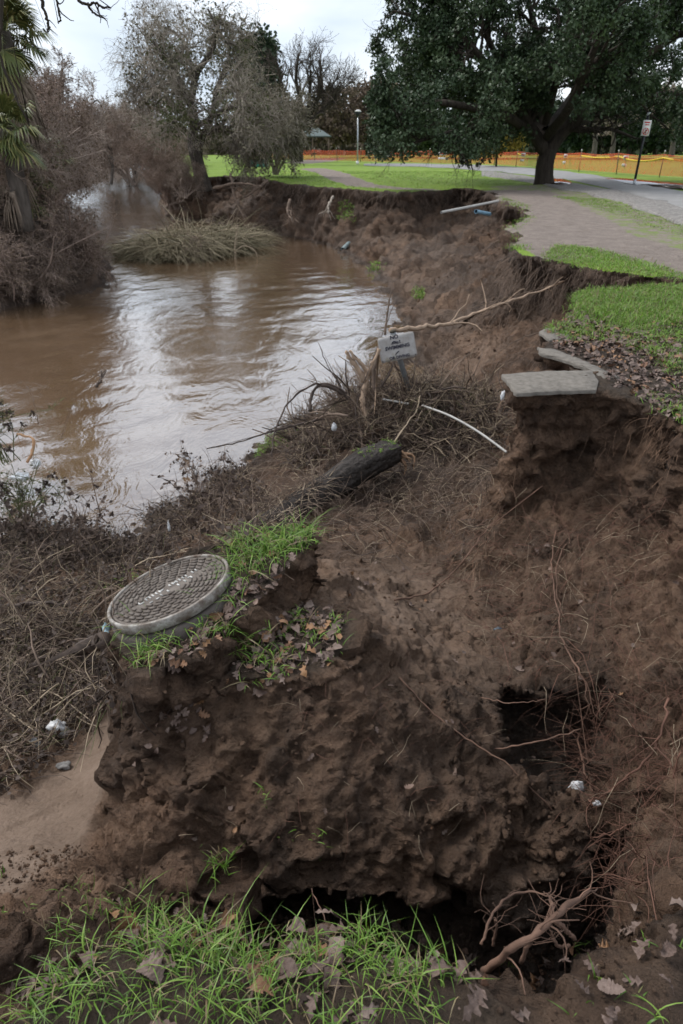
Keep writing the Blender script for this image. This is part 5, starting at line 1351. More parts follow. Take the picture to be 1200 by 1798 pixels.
def debris(name, spec, label, cat='debris', rags=()):
    """spec: list of (outline, count, length, radius, material index, kwargs); dead leaf rags too"""
    mats = [M_DRY, M_STICK, M_STICK_D, M_GREENSTEM, M_ROOT_RED]
    VV = []; QQ = []; MI = []; n0 = 0
    for poly, cnt, ln, r, mi, kw in spec:
        p, n_ = region(poly, cnt, rng, TVIS, 0.03); V, Q = tubes(*strands(p, n_, ln, r, rng, **kw), 3)
        VV.append(V); QQ.append(Q + n0); n0 += len(V); MI.append(np.full(len(Q), mi, np.int32))
    rag = []
    for poly, cnt, size in rags:
        p, n_ = region(poly, cnt, rng, TVIS, 0.03); V, Fc = leaves(p + n_ * rng.uniform(0, .12, (cnt, 1)), size, rng, 0, 1.4); VV.append(V); rag.append(Fc + n0); n0 += len(V)
    fs = [np.concatenate(QQ)] + ([np.concatenate(rag)] if rag else [])
    if rag: MI.append(np.full(len(fs[1]), 2, np.int32))
    me = mesh_np(name, np.concatenate(VV), fs)
    for m_ in mats: me.materials.append(m_)
    me.polygons.foreach_set('material_index', np.concatenate(MI))
    return tag(link(name, me), label, cat, kind='stuff')
HUMP = [(500, 760), (590, 690), (640, 670), (760, 680), (885, 700), (890, 780), (790, 800), (700, 780), (600, 790), (520, 830)]
debris('flood_debris', [(HUMP, 2500, (0.15, 0.8), (0.003, 0.009), 1, dict(along_n=0.6)), (HUMP, 1700, (0.15, 0.7), (0.003, 0.008), 0, dict(along_n=0.6)), (HUMP, 1300, (0.2, 0.7), (0.003, 0.010), 2, dict(along_n=0.5)), (HUMP, 160, (0.2, 0.5), (0.003, 0.006), 3, dict(along_n=0.8)), (HUMP, 110, (0.3, 1.0), (0.008, 0.020), 1, dict(along_n=1.0, wob=0.16)), (HUMP, 90, (0.3, 0.9), (0.008, 0.018), 2, dict(along_n=1.0, wob=0.16)), (HUMP, 1200, (0.1, 0.5), (0.003, 0.009), 2, dict(along_n=0.7)),
    ([(570, 720), (640, 665), (700, 680), (640, 760), (580, 780)], 1000, (0.2, 0.7), (0.003, 0.009), 1, dict(along_n=1.4)),
    ([(590, 690), (660, 660), (870, 690), (870, 730), (620, 720)], 800, (0.15, 0.55), (0.003, 0.008), 0, dict(along_n=1.6, updir=0.5))],
    'tangle of washed up twigs and dry stalks round the leaning sign', rags=[(HUMP, 2600, 0.035)])
LOW = [(560, 800), (700, 820), (880, 740), (880, 860), (820, 960), (640, 990), (540, 930), (470, 930)]
debris('slope_twigs', [(LOW, 700, (0.1, 0.6), (0.002, 0.005), 1, {}), (LOW, 450, (0.1, 0.5), (0.0015, 0.004), 0, {}), (LOW, 420, (0.1, 0.6), (0.002, 0.005), 2, {})], 'thin twigs strewn over the wet soil below the log')
LOGD = [(250, 900), (330, 840), (430, 820), (480, 880), (520, 900), (440, 960), (330, 965), (260, 960)]
debris('log_debris', [(LOGD, 900, (0.1, 0.55), (0.002, 0.006), 1, dict(along_n=0.8)), (LOGD, 700, (0.1, 0.4), (0.002, 0.005), 0, dict(along_n=0.8)), (LOGD, 700, (0.1, 0.5), (0.003, 0.007), 2, dict(along_n=0.6))], 'brown tangle of twigs caught round the low end of the log', rags=[(LOGD, 2200, 0.03)])
LFT = [(-40, 960), (110, 940), (260, 965), (330, 985), (200, 1060), (190, 1120), (230, 1220), (150, 1280), (60, 1370), (-60, 1420)]
debris('left_debris', [(LFT, 1700, (0.1, 0.55), (0.002, 0.006), 1, dict(along_n=0.6)), (LFT, 1300, (0.1, 0.5), (0.002, 0.005), 0, dict(along_n=0.6)), (LFT, 1500, (0.1, 0.45), (0.002, 0.008), 2, {}), (LFT, 120, (0.2, 0.7), (0.006, 0.014), 1, dict(along_n=0.5, wob=0.16)), (LFT, 60, (0.2, 0.7), (0.006, 0.012), 0, dict(along_n=0.5, wob=0.16)), (LFT, 420, (0.1, 0.4), (0.0015, 0.004), 3, dict(along_n=0.8)),
    ([(-40, 930), (110, 920), (260, 950), (330, 975), (150, 1000)], 800, (0.08, 0.35), (0.002, 0.006), 1, dict(along_n=1.0)), ([(-40, 930), (110, 920), (260, 950), (330, 975), (150, 1000)], 700, (0.08, 0.3), (0.003, 0.008), 2, dict(along_n=1.0))],
    'dark mat of flood debris and dead grass down the left slope', rags=[(LFT, 5200, 0.026), ([(-40, 930), (110, 920), (260, 950), (330, 975), (150, 1000)], 1600, 0.03)])
RT = [(820, 900), (960, 840), (1200, 900), (1260, 1300), (1220, 1540), (1050, 1450), (1020, 1250), (870, 1180), (760, 1000)]
debris('fine_roots', [(RT, 900, (0.1, 0.7), (0.0008, 0.0026), 4, dict(droop=0.35, along_n=0.5)), (RT, 260, (0.1, 0.5), (0.0008, 0.0022), 0, dict(droop=0.35, along_n=0.5)), ([(1000, 1250), (1210, 1180), (1260, 1540), (1060, 1540)], 600, (0.1, 0.5), (0.0008, 0.0028), 4, dict(droop=0.2, along_n=0.9, updir=0.2)),
    ([(1000, 1540), (1130, 1500), (1200, 1560), (1080, 1620)], 260, (0.08, 0.3), (0.001, 0.003), 4, dict(droop=0.1, along_n=0.6)), ([(300, 1200), (820, 1200), (850, 1500), (300, 1520)], 160, (0.05, 0.3), (0.0007, 0.0018), 4, dict(droop=0.3)), ([(300, 1200), (820, 1200), (850, 1500), (300, 1520)], 60, (0.05, 0.2), (0.0007, 0.0015), 0, dict(droop=0.3))],
    'fine reddish roots hanging from the raw right bank', 'roots')
# roots that hang straight down the raw faces
def hang(polys, label, name, mat):
    VV = []; QQ = []; n0 = 0
    for poly, cnt, ln, r, N_ in polys:
        p, n_ = region(poly, cnt, rng, TVIS, 0.02); d = norm(n_ * [0.5, 0.5, 0] + rng.normal(0, 0.25, p.shape) + [0, 0, -0.6]); L = (ln[0] + (ln[1] - ln[0]) * rng.random(cnt))[:, None] / (N_ - 1); pts = [p + n_ * 0.01]
        for k in range(N_ - 1):
            pts.append(pts[-1] + d * L); d = norm(d + rng.normal(0, 0.12, p.shape) + [0, 0, -0.25])
        V, Q = tubes(np.stack(pts, 1), (r[0] + (r[1] - r[0]) * rng.random(cnt))[:, None] * np.linspace(1, .4, N_)[None], 3); VV.append(V); QQ.append(Q + n0); n0 += len(V)
    return tag(link(name, mesh_np(name, np.concatenate(VV), np.concatenate(QQ)), mat), label, 'roots', kind='stuff')
hang([([(780, 900), (880, 850), (900, 900), (860, 1000), (780, 1010)], 420, (0.1, 0.4), (0.001, 0.002), 6), ([(880, 690), (905, 690), (895, 860), (885, 860)], 90, (0.05, 0.25), (0.001, 0.002), 5), ([(1050, 690), (1200, 750), (1200, 830), (1040, 800)], 160, (0.05, 0.25), (0.0008, 0.0018), 5)], 'tan hair roots fringing the foot of the earth pillar', 'hair_roots', mat_simple('hair_root', (0.24, 0.15, 0.10), 0.85, 0.4, 6))
hang([([(620, 330), (850, 330), (900, 370), (890, 430), (800, 400), (640, 350)], 500, (0.3, 1.1), (0.004, 0.011), 6), ([(870, 430), (960, 460), (1000, 500), (960, 640), (880, 640), (860, 500)], 700, (0.2, 0.9), (0.002, 0.006), 6), ([(430, 312), (620, 335), (620, 352), (440, 330)], 240, (0.3, 1.0), (0.006, 0.014), 6), ([(960, 460), (1190, 495), (1190, 510), (1000, 520)], 300, (0.1, 0.4), (0.002, 0.004), 5)], 'dark roots trailing down under the turf of the far bank', 'trailing_roots', M_STICK)

# single roots and branches, each its own thing
def stick(name, pts, r0, r1, mat, label, cat, n=26, jit=0.004, sides=7, kids=0, klen=(0.1, 0.3), group=None):
    r = np.random.default_rng(abs(hash(label)) % 1000 if False else sum(map(ord, label))); pts = np.array(pts); c = crv(pts, n, 0, r); c[1:-1] += r.normal(0, jit, c[1:-1].shape)
    o0 = c[0].copy(); rad = np.linspace(r0, r1, n) * (1 + 0.12 * r.normal(size=n))
    m = MB(); m.tube(c - o0, rad, sides)
    if kids:
        Pk, Rk = sprout((c - o0)[None], rad[None], kids, klen, (30, 70), r, 5, 0.05, 0.3, 0.2, 1, 0.6, 0.4); Rk = np.maximum(Rk, 0.0012); V, Q = tubes(Pk, Rk, 4); m.add(V, Q)
    return tag(m.build(name, mat, None, True, o0), label, cat, group)
def DD(*q): return [D(*a) for a in q]
def HH(*q, up=0.02):
    return [hit(a[0], a[1])[0] + hit(a[0], a[1])[1] * (a[2] if len(a) > 2 else up) for a in q]
stick('branch', DD((686, 580, 8.15), (735, 576, 8.6), (790, 568, 9.1), (850, 545, 9.8), (920, 520, 10.6), (1005, 490, 11.6)), 0.03, 0.013, M_WOOD_PALE, 'long thin pale branch reaching from the sign to the right bank', 'branch', 40, 0.01, 7, 10, (0.2, 0.6))
stick('driftwood', DD((655, 770, 7.6), (642, 730, 7.8), (638, 700, 7.9), (645, 665, 8.0), (658, 635, 8.0), (666, 612, 8.0)), 0.038, 0.024, M_WOOD_PALE, 'thick forked driftwood stem standing left of the sign', 'driftwood', 26, 0.008, 9)
stick('driftwood', DD((640, 670, 7.98), (628, 645, 8.0), (613, 628, 8.02), (610, 617, 8.03)), 0.034, 0.02, M_WOOD_PALE, 'broken driftwood prong pointing up left, left of the sign', 'driftwood', 14, 0.004, 8)
stick('driftwood', DD((668, 665, 8.05), (645, 650, 8.02), (625, 630, 8.0), (614, 616, 8.0)), 0.026, 0.016, M_WOOD_PALE, 'slim driftwood prong crossing the thick stem left of the sign', 'driftwood', 14, 0.004, 8)
stick('driftwood', DD((660, 690, 7.9), (656, 660, 7.95), (662, 630, 8.0), (668, 600, 8.05)), 0.03, 0.02, M_STICK, 'dark upright driftwood stick just left of the sign board', 'driftwood', 14, 0.004, 8)
stick('driftwood', DD((668, 680, 7.9), (682, 660, 7.9), (690, 640, 7.95)), 0.018, 0.008, M_STICK_D, 'short curved dark stick under the sign board', 'driftwood', 12, 0.004, 6)
stick('branch', DD((640, 760, 7.5), (625, 735, 7.6), (632, 690, 7.8), (665, 605, 8.1), (690, 540, 8.4), (700, 525, 8.5)), 0.008, 0.003, M_STICK_D, 'wiry dark shoot arching up left of the sign', 'branch')
stick('branch', DD((676, 588, 8.2), (682, 540, 8.3), (690, 490, 8.4)), 0.014, 0.006, M_STICK, 'straight upright stick rising above the sign', 'branch')
stick('branch', DD((478, 802, 7.0), (483, 760, 7.2), (505, 710, 7.5), (545, 677, 7.7), (580, 676, 7.8), (610, 690, 7.8)), 0.008, 0.016, M_STICK_D, 'thin dark twig arching far out over the water', 'branch', 30, 0.004)
stick('branch', DD((545, 722, 7.6), (546, 700, 7.7), (560, 678, 7.75), (590, 684, 7.8), (612, 700, 7.8)), 0.02, 0.022, M_STICK_D, 'thick dark arched twig at the water side of the debris', 'branch', 20, 0.004)
stick('branch', DD((363, 788, 7.3), (420, 776, 7.5), (480, 756, 7.7), (530, 744, 7.8), (570, 735, 7.8)), 0.007, 0.013, M_STICK_D, 'long straight twig lying out over the river from the debris', 'branch')
stick('branch', DD((558, 600, 8.0), (575, 640, 7.9), (600, 680, 7.8)), 0.003, 0.008, M_STICK_D, 'fine upright twig over the river left of the driftwood', 'branch', 14)
stick('branch', DD((690, 780, 6.9), (715, 745, 7.2), (732, 720, 7.4), (738, 695, 7.6)), 0.009, 0.006, M_DRY, 'pale bent stalk in front of the sign post', 'branch', 14)
stick('branch', DD((555, 735, 7.7), (580, 728, 7.6), (612, 730, 7.5)), 0.014, 0.014, M_STICK, 'short stick at the waterside foot of the debris', 'branch', 10)
stick('branch', HH((845, 840), (800, 795, .05), (740, 760, .1), (700, 755, .12)), 0.006, 0.006, M_DRY, 'pale stalk lying across the debris slope below the white pipe', 'branch', 16)
stick('root', HH((690, 1058), (740, 1048, .04), (790, 1020, .05), (830, 975, .06), (880, 915, .05), (950, 850, .04)), 0.008, 0.005, M_ROOT, 'long thin root running diagonally up the saddle to the right bank', 'root', 30)
stick('root', HH((975, 935), (972, 1000, .05), (975, 1080, .06), (1005, 1140, .06), (1030, 1220, .07), (1040, 1300, .07), (1052, 1400, .06)), 0.0045, 0.006, M_ROOT, 'pale root strand hanging down the middle of the right bank', 'root', 40, 0.006, 7, 24, (0.08, 0.3))
stick('root', HH((1010, 930), (990, 990, .05), (985, 1050, .06), (1000, 1100, .05)), 0.005, 0.003, M_ROOT, 'short curved root beside the hanging strand', 'root', 18)
stick('root', HH((1190, 1235, .1), (1120, 1330, .1), (1060, 1400, .08), (1030, 1420, .08)), 0.006, 0.004, M_ROOT_RED, 'reddish root slanting down from the right edge to the white scrap', 'root', 24, 0.008, 7, 14, (0.1, 0.3))
stick('root', HH((1200, 1365, .12), (1130, 1410, .12), (1080, 1440, .1), (1050, 1470, .1)), 0.005, 0.003, M_ROOT_RED, 'reddish root above the lower right hollow', 'root', 24, 0.006, 7, 10, (0.1, 0.3))
stick('root', HH((700, 1190, .01), (770, 1270, .03), (830, 1310, .04), (895, 1355, .03), (970, 1420, .02)), 0.005, 0.003, M_ROOT, 'thin root slanting down the right shoulder of the slumped block', 'root', 24)
stick('root', DD((862, 1318, 2.55), (910, 1308, 2.5), (960, 1298, 2.5), (1020, 1280, 2.55)), 0.005, 0.004, M_ROOT, 'thin root spanning the dark hollow', 'root', 16)
stick('root', DD((845, 1225, 2.9), (900, 1235, 2.8), (960, 1228, 2.8)), 0.004, 0.002, M_ROOT, 'thin root across the top of the dark hollow', 'root', 16)
RB = empty('root_cluster', P(900, 1672, -0.05)); tag(RB, 'thick forked brown tree root sticking out at the lower right edge', 'root')
for nm, pts, r0, r1 in [('main_root', [P(850, 1705, -.22), P(880, 1682, -.10), P(905, 1662, -.03), P(955, 1628, 0.02), P(985, 1600, 0.0), P(1020, 1575, -.08), P(1050, 1560, -.2)], 0.0095, 0.007), ('side_root', [P(915, 1690, -.12), P(935, 1650, -.03), P(965, 1612, 0.0), P(968, 1580, -.05), P(955, 1565, -.1)], 0.006, 0.004),
        ('side_root', [P(1010, 1650, -.08), P(985, 1625, -.02), P(970, 1608, 0.0)], 0.005, 0.006), ('side_root', [P(845, 1658, -.12), P(858, 1620, -.1), P(885, 1580, -.12), P(930, 1565, -.15), P(975, 1580, -.1)], 0.004, 0.003), ('side_root', [P(866, 1660, -.2), P(872, 1625, -.12), P(868, 1610, -.1)], 0.0035, 0.003), ('side_root', [P(1000, 1660, -.1), P(980, 1660, -.06), P(965, 1630, -.01)], 0.004, 0.004)]:
    m = MB(); c = crv(np.array(pts), 24); c[1:-1] += rng.normal(0, .0015, c[1:-1].shape); m.tube(c - np.array(RB.location), np.linspace(r0, r1, 24) * np.r_[np.ones(17), np.linspace(1, .25, 7)] * (1 + .1 * rng.normal(size=24)), 9)
    Pk, Rk = sprout((c - np.array(RB.location))[None], np.full((1, 24), r0), 7, (0.05, 0.18), (30, 80), rng, 6, 0.02, 0.35, 0.1, 1, 0.3, 0.4); V, Q = tubes(Pk, Rk, 5); m.add(V, Q); m.build(nm, M_ROOT, RB, True)
stick('root', DD((560, 1690, 0.96), (575, 1640, 1.05), (565, 1600, 1.15), (548, 1560, 1.25)), 0.002, 0.0015, M_ROOT, 'fine curling root at the lip of the foreground grass', 'root', 14, 0.002, 5)
stick('root', DD((370, 1660, 0.97), (372, 1640, 1.0), (395, 1628, 1.02), (425, 1640, 1.0), (440, 1670, .97)), 0.006, 0.005, M_ROOT, 'short looped root at the back edge of the foreground grass', 'root', 14, 0.002, 6)
# ------------------------------------------------------------------ manhole cover
def mat_castiron(name, light=False):
    t = NT(name); n = t.noise(14, 6, 0.65); n2 = t.noise(60, 4, 0.6)
    if light: c = t.ramp(n, [(0.34, (0.085, 0.055, 0.038)), (0.5, (0.20, 0.175, 0.15)), (0.68, (0.42, 0.40, 0.37))])
    else: c = t.ramp(n, [(0.3, (0.06, 0.044, 0.034)), (0.55, (0.125, 0.102, 0.085)), (0.75, (0.20, 0.175, 0.15))])
    return t.fin(c, 0.62, t.bump(n2, 0.5, 0.006), 0.5, Metallic=0.15)
M_IRON, M_RIM = mat_castiron('cast_iron'), mat_castiron('scraped_rim', True)
def lathe(prof, n=72):
    a = np.arange(n) * 2 * np.pi / n; pr = np.array(prof); V = np.stack([pr[:, None, 0] * np.cos(a), pr[:, None, 0] * np.sin(a), np.repeat(pr[:, 1:2], n, 1)], -1).reshape(-1, 3)
    idx = np.arange(len(pr) * n).reshape(len(pr), n); Q = np.stack([idx[:-1], np.roll(idx, -1, 1)[:-1], np.roll(idx, -1, 1)[1:], idx[1:]], -1).reshape(-1, 4)
    return V, Q
nrm = Vector((-0.2886, 0.0665, 0.9551)); c0 = Vector((-0.945, 3.08, -0.46))
root = empty('manhole_cover', c0 - nrm * 0.02); root.rotation_mode = 'QUATERNION'
q0 = nrm.to_track_quat('Z', 'Y'); xa = q0 @ Vector((1, 0, 0)); want = Vector(D(345, 1003, 3.2) - D(240, 1072, 2.95)); want -= nrm * want.dot(nrm); want.normalize()
ang = math.atan2(nrm.dot(xa.cross(want)), xa.dot(want)); root.rotation_quaternion = q0 @ Quaternion((0, 0, 1), ang)
tag(root, 'round cast iron manhole cover in its ring tilted on the slumped block', 'manhole cover')
m = MB(); m.add(*lathe([(0.315, -0.045), (0.338, -0.045), (0.345, -0.040), (0.345, 0.010), (0.340, 0.014), (0.331, 0.014), (0.327, 0.008), (0.327, -0.02)])); m.build('frame_ring', M_RIM, root, True)
m = MB(); m.add(*lathe([(0.0005, -0.045), (0.31, -0.045), (0.322, -0.02), (0.322, 0.003), (0.319, 0.006), (0.306, 0.006), (0.303, 0.002), (0.0005, 0.002)])); lid = m.build('lid', M_IRON, root, True)
m = MB()
rs = np.random.default_rng(3)
for k, r in enumerate(np.arange(0.066, 0.30, 0.0292)):
    nb = int(2 * math.pi * r / 0.056)
    for j in range(nb):
        a = (j + 0.5 * (k % 2)) * 2 * math.pi / nb; x, y = r * math.cos(a), r * math.sin(a)
        if abs(y) < 0.055 and abs(x) < 0.2: continue
        Rm = np.array([[math.cos(a + math.pi / 2), -math.sin(a + math.pi / 2), 0], [math.sin(a + math.pi / 2), math.cos(a + math.pi / 2), 0], [0, 0, 1]])
        m.box((x, y, 0.0055), (0.041, 0.0165, 0.010), Rm)
tag(m.build('tread_bars', M_IRON, lid), kind='stuff')
m = MB()
for row, y in enumerate((0.028, -0.022)):
    for j in range(9 if row == 0 else 7):
        x = -0.17 + j * 0.042 + (0.03 if row else 0)
        if rs.random() < 0.65: m.box((x, y, 0.0045), (0.008, 0.030, 0.006))
        if rs.random() < 0.7: m.box((x + 0.014, y + rs.choice([-0.014, 0.0, 0.014]), 0.0047), (0.022, 0.007, 0.006))
        if rs.random() < 0.5: m.box((x + 0.022, y, 0.0049), (0.008, 0.028, 0.006))
tag(m.build('worn_white_lettering', mat_simple('worn_white', (0.42, 0.41, 0.39), 0.6, 0.6, 22), lid), kind='stuff')
m = MB(); m.add(*lathe([(0.0005, 0.0), (0.014, 0.0), (0.014, 0.003), (0.0005, 0.003)], 14)); pk = m.build('pick_hole_disc', mat_simple('painted_hole_shade', (0.01, 0.009, 0.008), 0.8), lid); pk.location = (-0.05, -0.055, 0.002)  # raised disc, no opening; the hole's shade is put into its near-black colour
# concrete collar under the left rim
V, Q = lathe([(0.30, -0.30), (0.375, -0.30), (0.36, -0.10), (0.35, -0.06), (0.30, -0.055)], 48)
me = mesh_np('concrete_collar', V, Q); o = link('concrete_collar', me, mat_simple('damp_concrete', (0.085, 0.07, 0.06), 0.75, 0.3, 8, 0.4, 0.5), None, c0 - nrm * 0.02); o.rotation_mode = 'QUATERNION'; o.rotation_quaternion = root.rotation_quaternion
tag(o, 'dark round collar under the left end of the manhole cover', 'collar')

# ------------------------------------------------------------------ leaning no swimming sign
def text_mesh(body, size, name):
    cu = bpy.data.curves.new(name, 'FONT'); cu.body = body; cu.size = size; cu.align_x = 'CENTER'; cu.align_y = 'CENTER'; cu.extrude = 0.0012; cu.resolution_u = 3; cu.offset = size * 0.03
    ob = bpy.data.objects.new(name, cu); COL.objects.link(ob)
    dg = bpy.context.evaluated_depsgraph_get(); me = bpy.data.meshes.new_from_object(ob.evaluated_get(dg)); bpy.data.objects.remove(ob); bpy.data.curves.remove(cu); return me
YS = 8.0
TL, TR, BR_, BL = D(659, 595, YS), D(724, 582, YS + .05), D(736, 624, YS + .0), D(674, 638, YS - .05)
ctr = (TL + TR + BR_ + BL) / 4; ex = norm((TR - TL) + (BR_ - BL)); ez = (TL - BL) + (TR - BR_); ez = norm(ez - ex * ez.dot(ex)); ey = np.cross(ez, ex)
bw = (np.linalg.norm(TR - TL) + np.linalg.norm(BR_ - BL)) / 2; bh = (np.linalg.norm(TL - BL) + np.linalg.norm(TR - BR_)) / 2
base = D(726, 712, 8.05)
root = empty('no_swimming_sign', base); R3 = Matrix((ex, ey, ez)).transposed(); root.rotation_euler = R3.to_euler()
tag(root, 'bent white no swimming sign leaning on its steel post in the debris', 'sign')
loc = lambda p: np.array(R3.transposed() @ Vector(np.asarray(p) - base))
cb = loc(ctr); 
t = NT('weathered_sign'); n = t.noise(9, 6, 0.65); n2 = t.noise(3.2, 4, 0.6); c = t.ramp(n, [(0.3, (0.27, 0.245, 0.22)), (0.6, (0.40, 0.38, 0.365)), (0.8, (0.47, 0.455, 0.44))]); c = t.mix(t.ramp(n2, [(0.60, 0.0), (0.72, 0.75)]), c, (0.20, 0.17, 0.08)); M_SIGN = t.fin(c, 0.6, None, 0.4)
# board slightly bowed, rounded corners
nx_, nz_ = 13, 9; u, v = np.meshgrid(np.linspace(-.5, .5, nx_), np.linspace(-.5, .5, nz_), indexing='ij')
X = u * bw; Z = v * bh; cut = (np.abs(u) > .49) & (np.abs(v) > .49); X = np.where(cut, X * .965, X); Z = np.where(cut, Z * .95, Z); Yb = 0.012 * (2 * u) ** 2 - 0.02 * np.maximum(v, 0) * np.abs(u) * 2
f = np.stack([X, Yb, Z], -1).reshape(-1, 3); bk = f + [0, 0.004, 0]; idx = np.arange(nx_ * nz_).reshape(nx_, nz_)
Q = np.stack([idx[:-1, :-1], idx[1:, :-1], idx[1:, 1:], idx[:-1, 1:]], -1).reshape(-1, 4); per = np.r_[idx[:, 0], idx[-1, 1:], idx[-2::-1, -1], idx[0, -2:0:-1]]; pr = np.roll(per, -1)
me = mesh_np('board', np.r_[f, bk], [Q, (Q + nx_ * nz_)[:, ::-1], np.stack([per, per + nx_ * nz_, pr + nx_ * nz_, pr], 1)], False); bd = link('board', me, M_SIGN, root, cb)
M_INK = mat_simple('sign_ink', (0.03, 0.028, 0.045), 0.6, 0.5, 30)
for body, size, x, z in [('NO', 0.062, -0.02, 0.125), ('SWIMMING', 0.058, 0.0, 0.005), ('OR DIVING', 0.048, 0.005, -0.115)]:
    me = text_mesh(body, size, 'lettering'); me.materials.append(M_INK); o = link('lettering', me, None, bd, (x, -0.004, z * bh / .3)); o.rotation_euler = (math.pi / 2, 0, 0)
m = MB()                                              # swimmer and diver pictograms
m.tube([(-0.06, -0.003, 0.055), (-0.035, -0.003, 0.075), (-0.01, -0.003, 0.066), (0.02, -0.003, 0.058)], [0.005, 0.009, 0.008, 0.006], 6); m.tube([(0.03, -0.003, 0.068), (0.042, -0.003, 0.07)], [0.009, 0.009], 8); m.tube([(-0.07, -0.003, 0.045), (-0.03, -0.003, 0.05), (0.01, -0.003, 0.043), (0.05, -0.003, 0.049)], 0.0025, 5); m.build('swimmer_pictogram', M_INK, bd, True)
m = MB(); m.tube([(-0.03, -0.003, -0.075), (-0.012, -0.003, -0.056), (0.012, -0.003, -0.045)], [0.004, 0.007, 0.005], 6); m.tube([(-0.035, -0.003, -0.078), (-0.042, -0.003, -0.083)], [0.006, 0.006], 6); m.build('diver_pictogram', M_INK, bd, True)
for sx in (-1, 1):
    for sz in (-1, 1):
        m = MB(); m.tube([(0, 0.002, 0), (0, -0.004, 0)], 0.008, 8); m.build('bolt', M_STICK_D, bd, loc=(sx * bw * .455, 0.009, sz * bh * .43))
m = MB(); m.tube([loc(D(728, 718, 8.1)), loc(D(703, 633, YS + .09)), loc(D(690, 583, YS + .09))], 0.033, 12); m.build('post', M_STEEL if False else mat_simple('weathered_steel', (0.17, 0.18, 0.185), 0.5, 0.35, 9, 0.5, 0.0, 0.4), root, True)
m = MB(); m.tube([loc(D(690, 583, YS + .09)), loc(D(689.2, 579, YS + .09))], [0.037, 0.02], 12); m.build('post_cap', mat_simple('brown_cap', (0.06, 0.05, 0.035), 0.7), root, True)

# ------------------------------------------------------------------ fallen log
ax = crv(np.array([D(695, 793, 6.85), D(640, 815, 6.6), D(575, 858, 6.25), D(512, 896, 5.95), D(440, 945, 5.65), D(370, 985, 5.4)]), 70)
o0 = ax[0].copy(); rad = np.interp(np.linspace(0, 1, 70), [0, .05, .25, .55, 1], [0.115, 0.145, 0.15, 0.125, 0.10]); ns = 40
root = empty('fallen_log', o0); tag(root, 'dark fallen log with a splintered end lying on the debris slope', 'log')
V, Q = tubes((ax - o0)[None], rad[None], ns); C = np.repeat(ax - o0, ns, 0); dv = V - C; L = np.repeat(np.linspace(0, 1, 70) * 2.6, ns); an = np.tile(np.arange(ns) * 2 * np.pi / ns, 70)
ridge = np.abs(noise3(np.cos(an) * 4.2, np.sin(an) * 4.2, L * 2.2, 5)) + 0.5 * np.abs(noise3(np.cos(an) * 8, np.sin(an) * 8, L * 6, 6))
V = C + dv * (0.90 + 0.22 * ridge + 0.06 * noise3(np.cos(an), np.sin(an), L, 9))[:, None]
t = NT('log_bark'); vv = t.voro(16, 'DISTANCE_TO_EDGE'); n = t.noise(14, 6, .65); c = t.ramp(n, [(0.3, (0.020, 0.016, 0.014)), (0.6, (0.050, 0.042, 0.037)), (0.8, (0.085, 0.074, 0.066))]); M_LOG = t.fin(c, 0.85, t.bump(t.math('ADD', n, vv), 1.0, 0.03), 0.3)
link('bark', mesh_np('bark', V, Q), M_LOG, root)
capV = np.r_[V[:ns], [C[0] + (ax[1] - ax[0]) * 0.6]]; i = np.arange(ns); link('broken_face', mesh_np('broken_face', capV, np.stack([np.roll(i, -1), i, np.full(ns, ns)], 1), False), mat_simple('torn_wood', (0.115, 0.07, 0.045), 0.8, 0.5, 14, 0.3, 0.6), root)
M_SPLINT = mat_simple('splintered_wood', (0.27, 0.165, 0.10), 0.75, 0.35, 20, 0.3, 0.5)
for (a, b_, c_, w) in [((672, 785), (705, 793), (722, 812), .028), ((680, 790), (706, 800), (724, 806), .03), ((690, 796), (712, 815), (710, 835), .026), ((695, 796), (726, 800), (726, 826), .02), ((672, 800), (700, 802), (715, 822), .024), ((660, 786), (680, 783), (700, 790), .022)]:
    m = MB(); p3 = [D(*a, 6.8) - o0, D(*b_, 6.8) - o0, D(*c_, 6.72) - o0]; m.tube(crv(np.array(p3), 8), np.array([1, 1, .95, .85, .7, .5, .3, .08]) * w, 5); m.build('splinter', M_SPLINT, root)
k = np.nonzero((np.linspace(0, 1, 70)[np.repeat(np.arange(70), ns)] < .22) & ((V + o0)[:, 2] > np.repeat(ax[:, 2] + rad * .75, ns)))[0]; k = rng.choice(k, 40)
a, b_ = tufts(V[k] + o0, np.tile([0., 0, 1], (40, 1)), 5, 0.01, rng); grass_obj('log_moss', [blades(a, b_, (0.02, 0.05), 0.003, rng, 1.0, 3)], M_GRASS_L, 'green moss and grass growing on top of the log end')

# twigs and mud caught over the lower half of the log
k_ = rng.integers(30, 66, 900); pp = ax[k_] + rng.normal(0, .05, (900, 3)); pp[:, 2] += rad[k_] * rng.uniform(-.2, 1.1, 900)
Pk, Rk = strands(pp, np.tile([0., -.3, 1], (900, 1)), (.1, .5), (.002, .006), rng, 6, .5, .25, .25, .1); V, Q = tubes(Pk, Rk, 3); me = mesh_np('log_twigs', V, Q); me.materials.append(M_STICK); me.materials.append(M_DRY); me.polygons.foreach_set('material_index', (np.arange(len(Q)) % 5 == 0).astype(np.int32)); tag(link('log_twigs', me), 'thin twigs draped over the low half of the log', 'debris', kind='stuff')

